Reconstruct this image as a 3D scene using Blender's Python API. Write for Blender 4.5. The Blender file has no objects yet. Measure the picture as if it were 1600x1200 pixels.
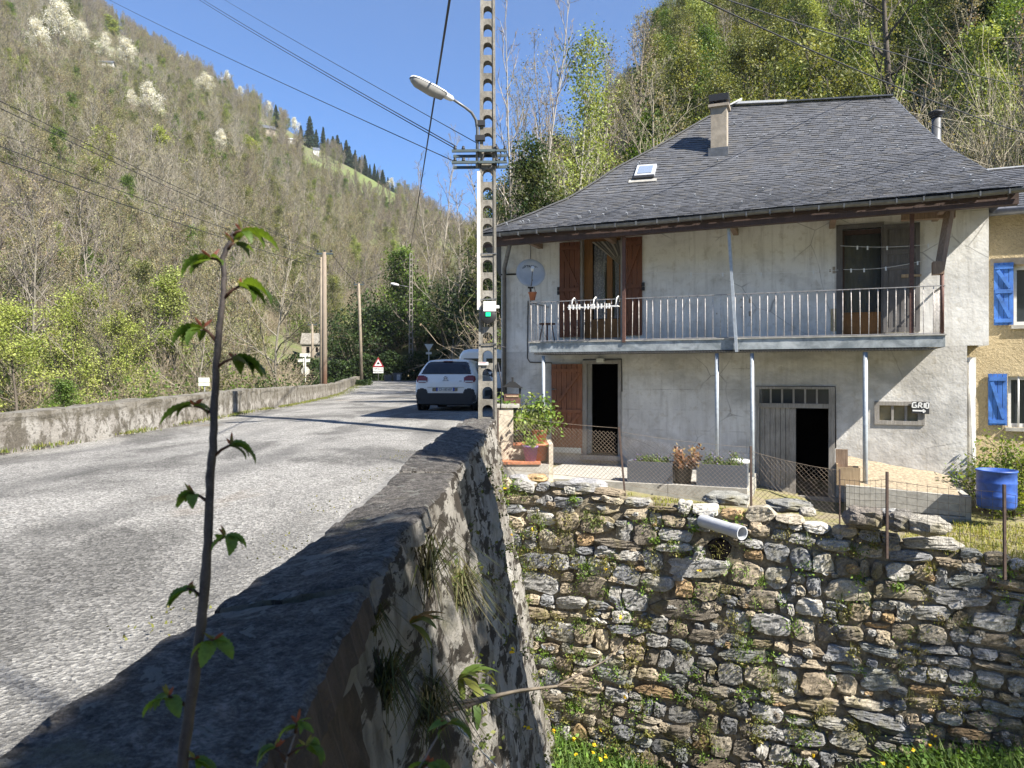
import bpy, math, random
import numpy as np
from mathutils import Vector, Matrix, noise as mnoise

# ---------------------------------------------------------------- camera, sky, sun, exposure
scene = bpy.context.scene
COL = scene.collection
E = 1.05            # eye height above the road
FPX = 1150.0        # focal length in photograph pixels (1600 wide)
HOR = 590.0
def P(px, py, Y):   # a point at real distance Y seen at a pixel of the photograph
    return ((px - 800.0) / FPX * Y, Y, E + (HOR - py) / FPX * Y)

cam_data = bpy.data.cameras.new("camera")
cam = bpy.data.objects.new("camera", cam_data)
COL.objects.link(cam)
cam.location = (0, 0, E)
cam.rotation_euler = (math.radians(90), 0, 0)
cam_data.sensor_width = 36.0
cam_data.lens = FPX / 1600.0 * 36.0
cam_data.shift_y = -(600.0 - HOR) / 1600.0
cam_data.clip_start = 0.05
cam_data.clip_end = 5000.0
cam_data.dof.use_dof = True
cam_data.dof.focus_distance = 14.0
cam_data.dof.aperture_fstop = 14.0
scene.camera = cam

SUN_H = Vector((0.768, -0.640, 0.0)).normalized()
SUN_EL = math.radians(45.0)
world = bpy.data.worlds.new("World")
scene.world = world
world.use_nodes = True
wn = world.node_tree.nodes
bg = wn["Background"]
sky = wn.new("ShaderNodeTexSky")
sky.sky_type = 'NISHITA'
sky.sun_disc = False
sky.sun_elevation = SUN_EL
sky.sun_rotation = math.atan2(SUN_H.x, SUN_H.y)
sky.altitude = 2000.0
sky.air_density = 1.0
sky.dust_density = 0.0
sky.ozone_density = 5.0
tint = wn.new("ShaderNodeMix"); tint.data_type = 'RGBA'; tint.blend_type = 'MULTIPLY'
tint.inputs[0].default_value = 1.0; tint.inputs[7].default_value = (0.80, 1.02, 1.20, 1)
world.node_tree.links.new(sky.outputs[0], tint.inputs[6])
world.node_tree.links.new(tint.outputs[2], bg.inputs[0])
bg.inputs[1].default_value = 0.068

sun_data = bpy.data.lights.new("sun", 'SUN')
sun_data.energy = 5.0
sun_data.angle = math.radians(0.55)
sun_data.color = (1.0, 0.94, 0.84)
sun = bpy.data.objects.new("sun", sun_data)
COL.objects.link(sun)
sdir = Vector((SUN_H.x * math.cos(SUN_EL), SUN_H.y * math.cos(SUN_EL), math.sin(SUN_EL)))
sun.rotation_euler = sdir.to_track_quat('Z', 'Y').to_euler()
sun.location = (30, -20, 40)

scene.view_settings.view_transform = 'Standard'
scene.view_settings.look = 'None'
scene.view_settings.exposure = 1.5
scene.view_settings.gamma = 1.0
scene.render.engine = 'CYCLES'
scene.cycles.max_bounces = 6
scene.cycles.transparent_max_bounces = 8
scene.cycles.use_denoising = True
scene.cycles.denoiser = 'OPENIMAGEDENOISE'
scene.cycles.denoising_input_passes = 'RGB_ALBEDO_NORMAL'
scene.cycles.sample_clamp_indirect = 4.0

# ---------------------------------------------------------------- helpers
RND = random.Random(7)
def tag(o, label=None, cat=None, group=None, kind=None):
    if label: o["label"] = label
    if cat: o["category"] = cat
    if group: o["group"] = group
    if kind: o["kind"] = kind
    return o
def thing(name, label, cat, loc=(0, 0, 0), rz=0.0, group=None):
    o = bpy.data.objects.new(name, None)
    o.empty_display_size = 0.2
    COL.objects.link(o)
    o.location = loc
    o.rotation_euler = (0, 0, rz)
    return tag(o, label, cat, group)
def link_mesh(name, me, parent=None):
    o = bpy.data.objects.new(name, me)
    COL.objects.link(o)
    if parent is not None: o.parent = parent
    return o
def dup(root, loc=None, rz=None, scale=None, label=None, group=None):
    r = root.copy(); COL.objects.link(r)
    if loc is not None: r.location = loc
    if rz is not None: r.rotation_euler = (0, 0, rz)
    if scale is not None: r.scale = scale if hasattr(scale, '__len__') else (scale,) * 3
    if label: r["label"] = label
    if group: r["group"] = group
    for ch in list(root.children):
        c = ch.copy(); COL.objects.link(c); c.parent = r
        for g in list(ch.children):
            d = g.copy(); COL.objects.link(d); d.parent = c
    return r

def np_mesh(name, V, F, mats, col=None, midx=None, smooth=False):
    """V (n,3), F list of arrays of equal-size polygons or one (m,k) array."""
    me = bpy.data.meshes.new(name)
    if isinstance(F, np.ndarray): F = [F]
    F = [f for f in F if len(f)]
    V = np.asarray(V, dtype=np.float32)
    me.vertices.add(len(V)); me.vertices.foreach_set("co", V.ravel())
    nl = sum(f.size for f in F); npoly = sum(len(f) for f in F)
    me.loops.add(nl); me.polygons.add(npoly)
    me.loops.foreach_set("vertex_index", np.concatenate([f.ravel() for f in F]).astype(np.int32))
    starts = []; tot = []; s = 0
    for f in F:
        k = f.shape[1]
        starts.append(np.arange(len(f)) * k + s); s += f.size
        tot.append(np.full(len(f), k))
    me.polygons.foreach_set("loop_start", np.concatenate(starts).astype(np.int32))
    if midx is not None:
        me.polygons.foreach_set("material_index", np.asarray(midx, dtype=np.int32))
    me.polygons.foreach_set("use_smooth", np.full(npoly, bool(smooth)))
    if col is not None:
        a = me.attributes.new("Col", 'FLOAT_COLOR', 'POINT')
        c = np.ones((len(V), 4), dtype=np.float32); c[:, :3] = col
        a.data.foreach_set("color", c.ravel())
    for m in (mats if isinstance(mats, (list, tuple)) else [mats]): me.materials.append(m)
    me.update(calc_edges=True)
    me.validate()
    return me

class MB:
    def __init__(s): s.v = []; s.f = []; s.m = []; s.c = []; s.s = []; s.col = (1, 1, 1); s.mat = 0; s.smooth = False
    def add(s, vs, fs, smooth=None):
        b = len(s.v)
        s.v.extend([tuple(v) for v in vs]); s.c.extend([s.col] * len(vs))
        sm = s.smooth if smooth is None else smooth
        for f in fs:
            s.f.append([b + i for i in f]); s.m.append(s.mat); s.s.append(sm)
        return s
    def box(s, lo, hi, M=None):
        x0, y0, z0 = lo; x1, y1, z1 = hi
        vs = [(x0,y0,z0),(x1,y0,z0),(x1,y1,z0),(x0,y1,z0),(x0,y0,z1),(x1,y0,z1),(x1,y1,z1),(x0,y1,z1)]
        if M is not None: vs = [M @ Vector(v) for v in vs]
        return s.add(vs, [(3,2,1,0),(4,5,6,7),(0,1,5,4),(1,2,6,5),(2,3,7,6),(3,0,4,7)], False)
    def bar(s, a, b, w, h, up=(0, 0, 1)):
        a = Vector(a); b = Vector(b); d = b - a; L = d.length
        if L < 1e-6: return s
        d.normalize(); up = Vector(up)
        if abs(d.dot(up)) > 0.98: up = Vector((0, 1, 0))
        x = d.cross(up).normalized(); z = x.cross(d)
        M = Matrix((( x.x, d.x, z.x, a.x), (x.y, d.y, z.y, a.y), (x.z, d.z, z.z, a.z), (0, 0, 0, 1)))
        return s.box((-w/2, 0, -h/2), (w/2, L, h/2), M)
    def tube(s, pts, rad, n=8, cap=True, smooth=True):
        pts = [Vector(p) for p in pts]
        if not hasattr(rad, '__len__'): rad = [rad] * len(pts)
        vs = []; fs = []; ref = None
        for i, p in enumerate(pts):
            t = (pts[min(i+1, len(pts)-1)] - pts[max(i-1, 0)])
            if t.length < 1e-9: t = Vector((0, 0, 1))
            t.normalize()
            if ref is None:
                ref = Vector((1, 0, 0)) if abs(t.x) < 0.9 else Vector((0, 1, 0))
            x = (ref - t * ref.dot(t))
            if x.length < 1e-6: x = t.orthogonal()
            x.normalize(); y = t.cross(x); ref = x
            for k in range(n):
                a = 2 * math.pi * k / n
                vs.append(p + x * (math.cos(a) * rad[i]) + y * (math.sin(a) * rad[i]))
        for i in range(len(pts) - 1):
            for k in range(n):
                k2 = (k + 1) % n
                fs.append((i*n+k, i*n+k2, (i+1)*n+k2, (i+1)*n+k))
        s.add(vs, fs, smooth)
        if cap:
            b = len(s.v) - len(vs)
            s.f.append([b + k for k in range(n)][::-1]); s.m.append(s.mat); s.s.append(False)
            s.f.append([b + (len(pts)-1)*n + k for k in range(n)]); s.m.append(s.mat); s.s.append(False)
        return s
    def lathe(s, prof, n=24, c=(0, 0, 0), smooth=True, M=None):
        vs = []; fs = []
        for r, z in prof:
            for k in range(n):
                a = 2 * math.pi * k / n
                v = Vector((c[0] + r*math.cos(a), c[1] + r*math.sin(a), c[2] + z))
                vs.append(M @ v if M is not None else v)
        for i in range(len(prof) - 1):
            for k in range(n):
                k2 = (k+1) % n
                fs.append((i*n+k, i*n+k2, (i+1)*n+k2, (i+1)*n+k))
        return s.add(vs, fs, smooth)
    def prism(s, poly, M, d):
        """poly of 2D points in the local xz plane of M, extruded by d along local y"""
        n = len(poly)
        vs = [M @ Vector((p[0], 0, p[1])) for p in poly] + [M @ Vector((p[0], d, p[1])) for p in poly]
        fs = [tuple(range(n)), tuple(range(2*n-1, n-1, -1))]
        for i in range(n):
            j = (i+1) % n
            fs.append((i, i+n, j+n, j))
        return s.add(vs, fs, False)
    def quad(s, a, b, c, d): return s.add([a, b, c, d], [(0, 1, 2, 3)], False)
    def mesh(s, name, mats):
        me = bpy.data.meshes.new(name)
        me.from_pydata(s.v, [], s.f)
        me.polygons.foreach_set("material_index", np.array(s.m, dtype=np.int32))
        me.polygons.foreach_set("use_smooth", np.array(s.s, dtype=bool))
        a = me.attributes.new("Col", 'FLOAT_COLOR', 'POINT')
        c = np.ones((len(s.v), 4), dtype=np.float32); c[:, :3] = np.array(s.c, dtype=np.float32).reshape(-1, 3)
        a.data.foreach_set("color", c.ravel())
        for m in (mats if isinstance(mats, (list, tuple)) else [mats]): me.materials.append(m)
        me.update()
        return me
    def build(s, name, mats, parent=None): return link_mesh(name, s.mesh(name, mats), parent)

def fbm(x, y, z=0.0, o=4):
    return mnoise.fractal(Vector((x, y, z)), 1.0, 2.1, o, noise_basis='PERLIN_ORIGINAL')

# ---------------------------------------------------------------- materials
class NT:
    def __init__(s, name):
        s.m = bpy.data.materials.new(name); s.m.use_nodes = True
        s.t = s.m.node_tree; s.n = s.t.nodes; s.l = s.t.links
        s.b = s.n["Principled BSDF"]
        s.coord = s.n.new("ShaderNodeTexCoord").outputs["Object"]
    def _set(s, sock, v):
        if hasattr(v, 'is_linked') or hasattr(v, 'links'): s.l.new(v, sock)
        else:
            if hasattr(sock.default_value, '__len__') and hasattr(v, '__len__') and len(v) == 3 and len(sock.default_value) == 4: v = (*v, 1)
            sock.default_value = v
    def map(s, sc=(1, 1, 1), rot=(0, 0, 0)):
        m = s.n.new("ShaderNodeMapping"); s.l.new(s.coord, m.inputs[0])
        m.inputs["Scale"].default_value = sc if hasattr(sc, '__len__') else (sc,) * 3
        m.inputs["Rotation"].default_value = rot
        return m.outputs[0]
    def noise(s, scale, detail=5, rough=0.6, dist=0.0, vec=None):
        t = s.n.new("ShaderNodeTexNoise"); s.l.new(vec if vec is not None else s.coord, t.inputs["Vector"])
        t.inputs["Scale"].default_value = scale; t.inputs["Detail"].default_value = detail
        t.inputs["Roughness"].default_value = rough; t.inputs["Distortion"].default_value = dist
        return t.outputs[0]
    def voro(s, scale, vec=None, out="Distance", feat='F1'):
        t = s.n.new("ShaderNodeTexVoronoi"); s.l.new(vec if vec is not None else s.coord, t.inputs["Vector"])
        t.inputs["Scale"].default_value = scale; t.feature = feat
        return t.outputs[out]
    def ramp(s, fac, *stops):
        r = s.n.new("ShaderNodeValToRGB"); s.l.new(fac, r.inputs[0]); cr = r.color_ramp
        while len(cr.elements) < len(stops): cr.elements.new(0.5)
        for e, (p, c) in zip(cr.elements, stops):
            e.position = p; e.color = (*c, 1) if hasattr(c, '__len__') else (c, c, c, 1)
        return r.outputs[0]
    def mix(s, fac, a, b, mode='MIX'):
        x = s.n.new("ShaderNodeMix"); x.data_type = 'RGBA'; x.blend_type = mode
        s._set(x.inputs[0], fac); s._set(x.inputs[6], a); s._set(x.inputs[7], b)
        return x.outputs[2]
    def math(s, op, a, b=0.0):
        x = s.n.new("ShaderNodeMath"); x.operation = op; s._set(x.inputs[0], a); s._set(x.inputs[1], b)
        return x.outputs[0]
    def attr(s, name="Col"):
        a = s.n.new("ShaderNodeAttribute"); a.attribute_name = name; return a.outputs["Color"]
    def sep(s, vec=None):
        x = s.n.new("ShaderNodeSeparateXYZ"); s.l.new(vec if vec is not None else s.coord, x.inputs[0]); return x.outputs
    def bump(s, h, strength=0.5, dist=0.02):
        b = s.n.new("ShaderNodeBump"); s.l.new(h, b.inputs["Height"])
        b.inputs["Strength"].default_value = strength; b.inputs["Distance"].default_value = dist
        s.l.new(b.outputs[0], s.b.inputs["Normal"]); return b.outputs[0]
    def fin(s, col=None, rough=0.8, metal=0.0, spec=None):
        if col is not None: s._set(s.b.inputs["Base Color"], col)
        s._set(s.b.inputs["Roughness"], rough); s.b.inputs["Metallic"].default_value = metal
        if spec is not None: s.b.inputs["Specular IOR Level"].default_value = spec
        return s.m

def simple(name, col, rough=0.6, metal=0.0, var=0.15, scale=12.0, bump=0.0, spec=None, vcol=False):
    t = NT(name)
    n = t.noise(scale, 5, 0.65)
    k = t.ramp(n, (0.3, 1 - var), (0.7, 1 + var * 0.6))
    base = t.mix(1.0, t.attr(), col, 'MULTIPLY') if vcol else col
    c = t.mix(1.0, base, k, 'MULTIPLY')
    if bump: t.bump(n, bump, 0.01)
    return t.fin(c, rough, metal, spec)

def leaf_mat(name, trans=0.35, rough=0.55):
    t = NT(name)
    c = t.attr()
    t.fin(c, rough, 0, 0.3)
    tr = t.n.new("ShaderNodeBsdfTranslucent"); t.l.new(t.mix(1.0, c, (1.25, 1.15, 0.6), 'MULTIPLY'), tr.inputs[0])
    mx = t.n.new("ShaderNodeMixShader"); mx.inputs[0].default_value = trans
    t.l.new(t.b.outputs[0], mx.inputs[1]); t.l.new(tr.outputs[0], mx.inputs[2])
    t.l.new(mx.outputs[0], t.n["Material Output"].inputs[0])
    return t.m

def wood_mat(name, c1, c2, plank=0.0, scale=1.0, rough=0.7):
    """weathered timber with the grain running along local z"""
    t = NT(name)
    g = t.noise(9 * scale, 6, 0.7, 0.4, t.map((6, 6, 0.5)))
    c = t.mix(t.ramp(g, (0.3, 0.0), (0.72, 1.0)), c1, c2)
    b = t.noise(2.2 * scale, 4, 0.6)
    c = t.mix(1.0, c, t.ramp(b, (0.3, 0.72), (0.7, 1.15)), 'MULTIPLY')
    t.bump(g, 0.35, 0.006)
    return t.fin(c, rough)

M = {}
# asphalt with pale chippings
t = NT("asphalt_chippings")
v = t.voro(60, out="Color"); vs_ = t.sep(v)[0]
big = t.noise(0.5, 5, 0.62, 0.6, t.map((1.0, .55, 1), (0, 0, .9))); mid = t.noise(5, 5, 0.7)
chips = t.ramp(vs_, (0.0, (0.07, 0.068, 0.064)), (0.45, (0.25, 0.244, 0.23)), (1.0, (0.56, 0.545, 0.51)))
chips = t.mix(0.35, chips, (0.27, 0.262, 0.245))
c = t.mix(1.0, chips, t.ramp(big, (0.42, 0.55), (0.5, 0.95), (0.58, 1.12)), 'MULTIPLY')
c = t.mix(t.ramp(t.noise(0.8, 4, 0.6, 0.2, t.map((1.7, .5, 1))), (0.60, 0.0), (0.72, 0.35)), c, (0.10, 0.10, 0.105))
c = t.mix(1.0, c, t.ramp(mid, (0.3, 0.85), (0.7, 1.08)), 'MULTIPLY')
sx = t.sep()
trk = t.n.new("ShaderNodeMath"); trk.operation = 'SINE'; t.l.new(t.math('MULTIPLY', t.math('ADD', sx[0], t.math('MULTIPLY', t.noise(0.15, 2), 0.8)), 3.9), trk.inputs[0])
c = t.mix(t.math('MULTIPLY', t.ramp(trk.outputs[0], (0.3, 0.0), (0.95, 1.0)), t.ramp(t.noise(0.5, 4, 0.6, 0.3, t.map((1.4, .35, 1))), (0.42, 0.0), (0.58, 0.5))), c, (0.115, 0.113, 0.108))
ck = t.voro(0.35, t.mix(0.12, t.coord, t.n.new("ShaderNodeTexNoise").outputs[1]), "Distance", 'DISTANCE_TO_EDGE')
c = t.mix(t.math('MULTIPLY', t.ramp(ck, (0.0, 1.0), (0.006, 0.0)), t.ramp(t.noise(0.4, 3), (0.5, 0.0), (0.58, 0.7))), c, (0.06, 0.058, 0.054))
c = t.mix(t.ramp(t.noise(0.42, 4, 0.6, 0.6, t.map((1, .8, 1), (0, 0, 1))), (0.63, 0.0), (0.70, 0.45)), c, (0.20, 0.145, 0.09))
t.bump(t.math('ADD', t.voro(60), t.noise(160, 2)), 1.0, 0.016)
M['asphalt'] = t.fin(c, 0.92, 0, 0.25)

# lichen-mottled old wall render of the bridge
t = NT("old_wall_render")
n1 = t.noise(2.2, 7, 0.72, 0.5, t.map((1, .4, 0.45))); n2 = t.noise(9, 7, 0.68, 0.3, t.map((1, .22, 0.7))); n3 = t.noise(1.1, 4, 0.6)
c = t.mix(t.ramp(n3, (0.35, 0.0), (0.65, 1.0)), (0.21, 0.195, 0.172), (0.38, 0.362, 0.33))
c = t.mix(t.ramp(t.noise(4, 5, 0.65, 0.2, t.map((2.5, 1.1, .16))), (0.52, 0.0), (0.62, 0.7)), c, (0.075, 0.062, 0.048))
c = t.mix(t.ramp(t.noise(1.6, 5, 0.7, 0.2, t.map((1, .5, 1))), (0.55, 0.0), (0.68, 0.6)), c, (0.085, 0.085, 0.032))
c = t.mix(t.ramp(n2, (0.515, 0.0), (0.545, 1.0)), c, (0.05, 0.043, 0.036))
c = t.mix(t.ramp(n1, (0.55, 0.0), (0.66, 0.8)), c, (0.11, 0.085, 0.062))
c = t.mix(t.ramp(t.noise(3.1, 5, 0.7), (0.63, 0.0), (0.72, 0.6)), c, (0.46, 0.45, 0.43))
t.bump(t.math('ADD', n2, t.noise(34, 6, 0.75)), 0.9, 0.05)
M['oldwall'] = t.fin(c, 0.92, 0, 0.2)
# coping slabs: dark slate-like stone with lichen blotches
t = NT("dark_coping_stone")
n1 = t.noise(3.0, 6, 0.7, 0.3); n2 = t.noise(22, 7, 0.75)
c = t.mix(t.ramp(n1, (0.35, 0.0), (0.65, 1.0)), (0.090, 0.083, 0.076), (0.165, 0.152, 0.138))
c = t.mix(1.0, c, t.ramp(n2, (0.40, 0.5), (0.60, 1.55)), 'MULTIPLY')
c = t.mix(1.0, c, t.ramp(t.noise(90, 4, 0.7), (0.40, 0.6), (0.60, 1.4)), 'MULTIPLY')
pv = t.noise(7.5, 4, 0.6, 0.8)
c = t.mix(t.ramp(pv, (0.59, 0.0), (0.605, 0.85)), c, (0.24, 0.238, 0.215))
c = t.mix(t.ramp(t.noise(1.7, 6, 0.75, 0.8), (0.60, 0.0), (0.66, 0.6)), c, (0.15, 0.14, 0.085))
t.bump(t.math('ADD', n2, t.noise(70, 5, 0.7)), 1.0, 0.05)
M['coping'] = t.fin(c, 0.85, 0, 0.3)
t = NT("brown_earth_face")
n1 = t.noise(6, 8, 0.75, 0.6, t.map((1, 1, 0.5)))
c = t.ramp(n1, (0.3, (0.018, 0.013, 0.010)), (0.5, (0.06, 0.042, 0.03)), (0.75, (0.15, 0.105, 0.075)))
t.bump(t.math('ADD', n1, t.noise(40, 6, 0.75)), 1.0, 0.04)
M['earthface'] = t.fin(c, 0.95)
# far parapet
t = NT("parapet_render")
n1 = t.noise(3.5, 7, 0.72, 0.4, t.map((1, 1, 0.8))); n2 = t.noise(1.2, 4, 0.6)
c = t.mix(t.ramp(n2, (0.35, 0.0), (0.65, 1.0)), (0.25, 0.228, 0.20), (0.38, 0.362, 0.33))
c = t.mix(t.ramp(n1, (0.47, 0.0), (0.56, 0.85)), c, (0.085, 0.072, 0.052))
c = t.mix(t.ramp(t.noise(11, 6, 0.7, 0.2), (0.55, 0.0), (0.60, 0.7)), c, (0.06, 0.052, 0.04))
z = t.sep()[2]
c = t.mix(t.math('MULTIPLY', t.ramp(t.math('ADD', z, t.math('MULTIPLY', n1, 0.6)), (0.62, 0.0), (0.72, 0.85)), 0.6), c, (0.10, 0.088, 0.06))
t.bump(t.math('ADD', n1, t.noise(30, 6, 0.75)), 0.9, 0.04)
M['parapet'] = t.fin(c, 0.92)

# rubble stones
t = NT("rubble_stone")
n1 = t.noise(7, 7, 0.72, 0.4); n2 = t.noise(40, 6, 0.75); n3 = t.noise(1.6, 4, 0.65)
c = t.mix(1.0, t.attr(), t.ramp(n1, (0.36, 0.68), (0.64, 1.25)), 'MULTIPLY')
c = t.mix(1.0, c, t.ramp(n2, (0.4, 0.72), (0.6, 1.3)), 'MULTIPLY')
c = t.mix(t.ramp(t.noise(4.5, 6, 0.75, 0.5), (0.60, 0.0), (0.70, 0.75)), c, (0.075, 0.060, 0.042))
c = t.mix(t.ramp(t.noise(9, 5, 0.7), (0.64, 0.0), (0.70, 0.4)), c, (0.33, 0.325, 0.30))
c = t.mix(t.ramp(n3, (0.54, 0.0), (0.66, 0.6)), c, (0.14, 0.12, 0.045))
t.bump(t.math('ADD', t.math('MULTIPLY', n1, 1.5), n2), 0.9, 0.016)
M['rubble'] = t.fin(c, 0.85, 0, 0.3)
t = NT("joint_earth")
n1 = t.noise(8, 6, 0.7)
c = t.ramp(n1, (0.35, (0.07, 0.058, 0.042)), (0.5, (0.19, 0.16, 0.112)), (0.68, (0.31, 0.27, 0.20)))
t.bump(n1, 1.0, 0.05)
M['joint'] = t.fin(c, 0.95)
# soil / gravel / dry grass ground of the yard
t = NT("yard_soil")
n1 = t.noise(1.3, 6, 0.7); n2 = t.noise(26, 5, 0.7)
c = t.ramp(n2, (0.3, (0.12, 0.095, 0.06)), (0.7, (0.32, 0.275, 0.19)))
c = t.mix(t.ramp(n1, (0.44, 0.0), (0.6, 0.85)), c, (0.19, 0.185, 0.055))
t.bump(n2, 0.8, 0.03)
M['yard'] = t.fin(c, 0.95)
t = NT("woodland_floor")
n1 = t.noise(0.12, 6, 0.7, 0.4); n2 = t.noise(1.7, 6, 0.75)
c = t.ramp(n2, (0.35, (0.07, 0.058, 0.038)), (0.65, (0.19, 0.16, 0.105)))
c = t.mix(t.ramp(n1, (0.40, 0.0), (0.54, 0.85)), c, (0.11, 0.135, 0.042))
a = t.attr(); asp = t.sep(a)
c = t.mix(asp[1], c, t.ramp(n2, (0.35, (0.085, 0.12, 0.03)), (0.65, (0.16, 0.20, 0.055))))
t.bump(n2, 0.8, 0.3)
M['woodfloor'] = t.fin(c, 0.95)

# house plasters
def plaster(name, ca, cb, stain, blocks=False, rough_bump=0.5):
    t = NT(name)
    n1 = t.noise(0.9, 6, 0.68, 0.3); n2 = t.noise(6, 5, 0.6, 0.2); n3 = t.noise(30, 2, 0.5)
    c = t.mix(t.ramp(n1, (0.35, 0.0), (0.65, 1.0)), ca, cb)
    c = t.mix(t.ramp(n2, (0.54, 0.0), (0.70, 0.55)), c, stain)
    c = t.mix(t.ramp(t.noise(11, 7, 0.78, 0.3), (0.62, 0.0), (0.68, 0.55)), c, (0.16, 0.145, 0.13))
    streak = t.noise(3.2, 5, 0.65, 0.2, t.map((2.2, 2.2, 0.22)))
    c = t.mix(t.ramp(streak, (0.50, 0.0), (0.70, 0.4)), c, (0.30, 0.275, 0.24))
    c = t.mix(t.ramp(t.noise(0.55, 5, 0.66, 0.3, t.map((1, 1, 1.6), (0, 0, 0))), (0.47, 0.0), (0.60, 0.55 if blocks else 0.32)), c, (0.27, 0.26, 0.24))
    cr = t.voro(0.9, t.mix(0.22, t.coord, t.n.new("ShaderNodeTexNoise").outputs[1]), "Distance", 'DISTANCE_TO_EDGE')
    crm = t.math('MULTIPLY', t.ramp(cr, (0.0, 1.0), (0.007, 0.0)), t.ramp(t.noise(0.7, 3), (0.50, 0.0), (0.6, 0.6)))
    c = t.mix(crm, c, (0.09, 0.08, 0.07))
    h = t.math('ADD', t.noise(4.5, 2, 0.5), t.math('MULTIPLY', t.noise(15, 1, 0.5), .4))
    if blocks:
        s = t.sep(); cmb = t.n.new("ShaderNodeCombineXYZ"); t.l.new(s[0], cmb.inputs[0]); t.l.new(s[2], cmb.inputs[1])
        br = t.n.new("ShaderNodeTexBrick"); t.l.new(cmb.outputs[0], br.inputs["Vector"])
        br.inputs["Scale"].default_value = 1.0; br.inputs["Brick Width"].default_value = 0.98; br.inputs["Row Height"].default_value = 0.43
        br.inputs["Mortar Size"].default_value = 0.012; br.inputs["Mortar Smooth"].default_value = 0.6
        fac = t.math('MULTIPLY', br.outputs["Fac"], t.ramp(t.noise(1.6, 4, 0.7), (0.46, 0.0), (0.66, 0.45)))
        fac = t.math('MULTIPLY', fac, t.ramp(s[0], (5.6, 1.0), (5.9, 0.0)) if False else t.math('LESS_THAN', s[0], 5.75))
        c = t.mix(fac, c, (0.15, 0.138, 0.125))
    t.bump(t.math('ADD', h, t.math('MULTIPLY', t.noise(28, 2, 0.6), .35)), rough_bump, 0.016)
    return t.fin(c, 0.9, 0, 0.25)
M['plaster_up'] = plaster("white_worn_plaster", (0.67, 0.65, 0.605), (0.78, 0.77, 0.735), (0.46, 0.42, 0.35))
M['plaster_low'] = plaster("grey_worn_plaster", (0.51, 0.49, 0.455), (0.69, 0.675, 0.64), (0.42, 0.37, 0.29), True, 0.7)
t = NT("ochre_roughcast")
n2 = t.noise(18, 6, 0.7); n1 = t.noise(1.0, 4)
c = t.mix(t.ramp(n1, (0.3, 0.0), (0.7, 1.0)), (0.40, 0.315, 0.18), (0.55, 0.45, 0.275))
t.bump(n2, 1.0, 0.06)
M['ochre'] = t.fin(t.mix(1.0, c, t.ramp(n2, (0.3, 0.8), (0.7, 1.15)), 'MULTIPLY'), 0.95)
# slates: colour per slate + lichen
t = NT("roof_slate")
n1 = t.noise(1.1, 6, 0.7); n2 = t.noise(30, 5, 0.7)
c = t.mix(1.0, t.attr(), t.ramp(n2, (0.38, 0.55), (0.62, 0.85)), 'MULTIPLY')
c = t.mix(t.ramp(n1, (0.52, 0.0), (0.70, 0.35)), c, (0.11, 0.10, 0.085))
c = t.mix(t.ramp(t.noise(14, 5, .7), (0.62, 0.0), (0.68, 0.35)), c, (0.22, 0.215, 0.20))
t.bump(n2, 0.25, 0.006)
M['slate'] = t.fin(c, 0.5, 0, 0.5)

M['gutter'] = simple("gutter_concrete", (0.20, 0.194, 0.18), 0.95, 0, 0.5, 14, 0.6)
M['concrete'] = simple("pale_concrete", (0.36, 0.345, 0.31), 0.9, 0, 0.3, 9, 0.5)
t = NT("mossy_pole_concrete")
n1 = t.noise(5, 7, 0.75, 0.3, t.map((1, 1, 0.4))); n2 = t.noise(45, 4, 0.7)
c = t.mix(t.ramp(n1, (0.36, 0.0), (0.62, 1.0)), (0.115, 0.105, 0.085), (0.27, 0.252, 0.22))
c = t.mix(t.ramp(t.noise(13, 6, 0.75), (0.58, 0.0), (0.66, 0.65)), c, (0.07, 0.064, 0.052))
c = t.mix(1.0, c, t.ramp(n2, (0.3, 0.8), (0.7, 1.15)), 'MULTIPLY')
t.bump(n2, 0.5, 0.01)
M['poleconc'] = t.fin(c, 0.9)
M['steel_grey'] = simple("grey_painted_steel", (0.36, 0.40, 0.44), 0.5, 0.2, 0.25, 14)
M['rail'] = simple("flaking_rail_paint", (0.52, 0.48, 0.45), 0.6, 0.0, 0.6, 22)
M['rail_dark'] = simple("rail_handrail", (0.30, 0.29, 0.29), 0.6, 0.2, 0.35, 20)
M['pier'] = simple("beige_pier_render", (0.50, 0.44, 0.35), 0.95, 0, 0.4, 8, 0.6)
M['roofedge'] = simple("dark_roof_edge", (0.05, 0.052, 0.058), 0.7, 0, 0.3)
M['soil'] = simple("tan_soil", (0.30, 0.245, 0.17), 0.95, 0, 0.5, 18, 0.8)
M['postiron'] = simple("dark_iron_post", (0.075, 0.050, 0.040), 0.8, 0.1, 0.4, 18)
M['rust'] = simple("rusty_brown_steel", (0.11, 0.055, 0.042), 0.7, 0.1, 0.4, 18)
M['darkbrown'] = wood_mat("dark_red_fascia", (0.042, 0.024, 0.018), (0.085, 0.048, 0.037))
M['zinc'] = simple("weathered_zinc", (0.16, 0.163, 0.165), 0.45, 0.5, 0.35, 10)
t = NT("galvanised_edging")
n1 = t.noise(3.5, 6, 0.7, 0.8); n2 = t.noise(1.4, 4, 0.6)
c = t.mix(t.ramp(n1, (0.4, 0.0), (0.62, 1.0)), (0.20, 0.225, 0.235), (0.40, 0.43, 0.44))
c = t.mix(t.ramp(n2, (0.55, 0.0), (0.7, 0.7)), c, (0.52, 0.55, 0.55))
M['galv'] = t.fin(c, 0.55, 0.25)
M['shutter'] = wood_mat("red_brown_shutter_wood", (0.105, 0.035, 0.015), (0.205, 0.074, 0.032))
M['doorwood'] = wood_mat("red_brown_door_wood", (0.17, 0.062, 0.028), (0.31, 0.125, 0.058))
M['honey'] = wood_mat("honey_brown_wood", (0.16, 0.070, 0.018), (0.28, 0.13, 0.035))
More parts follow.
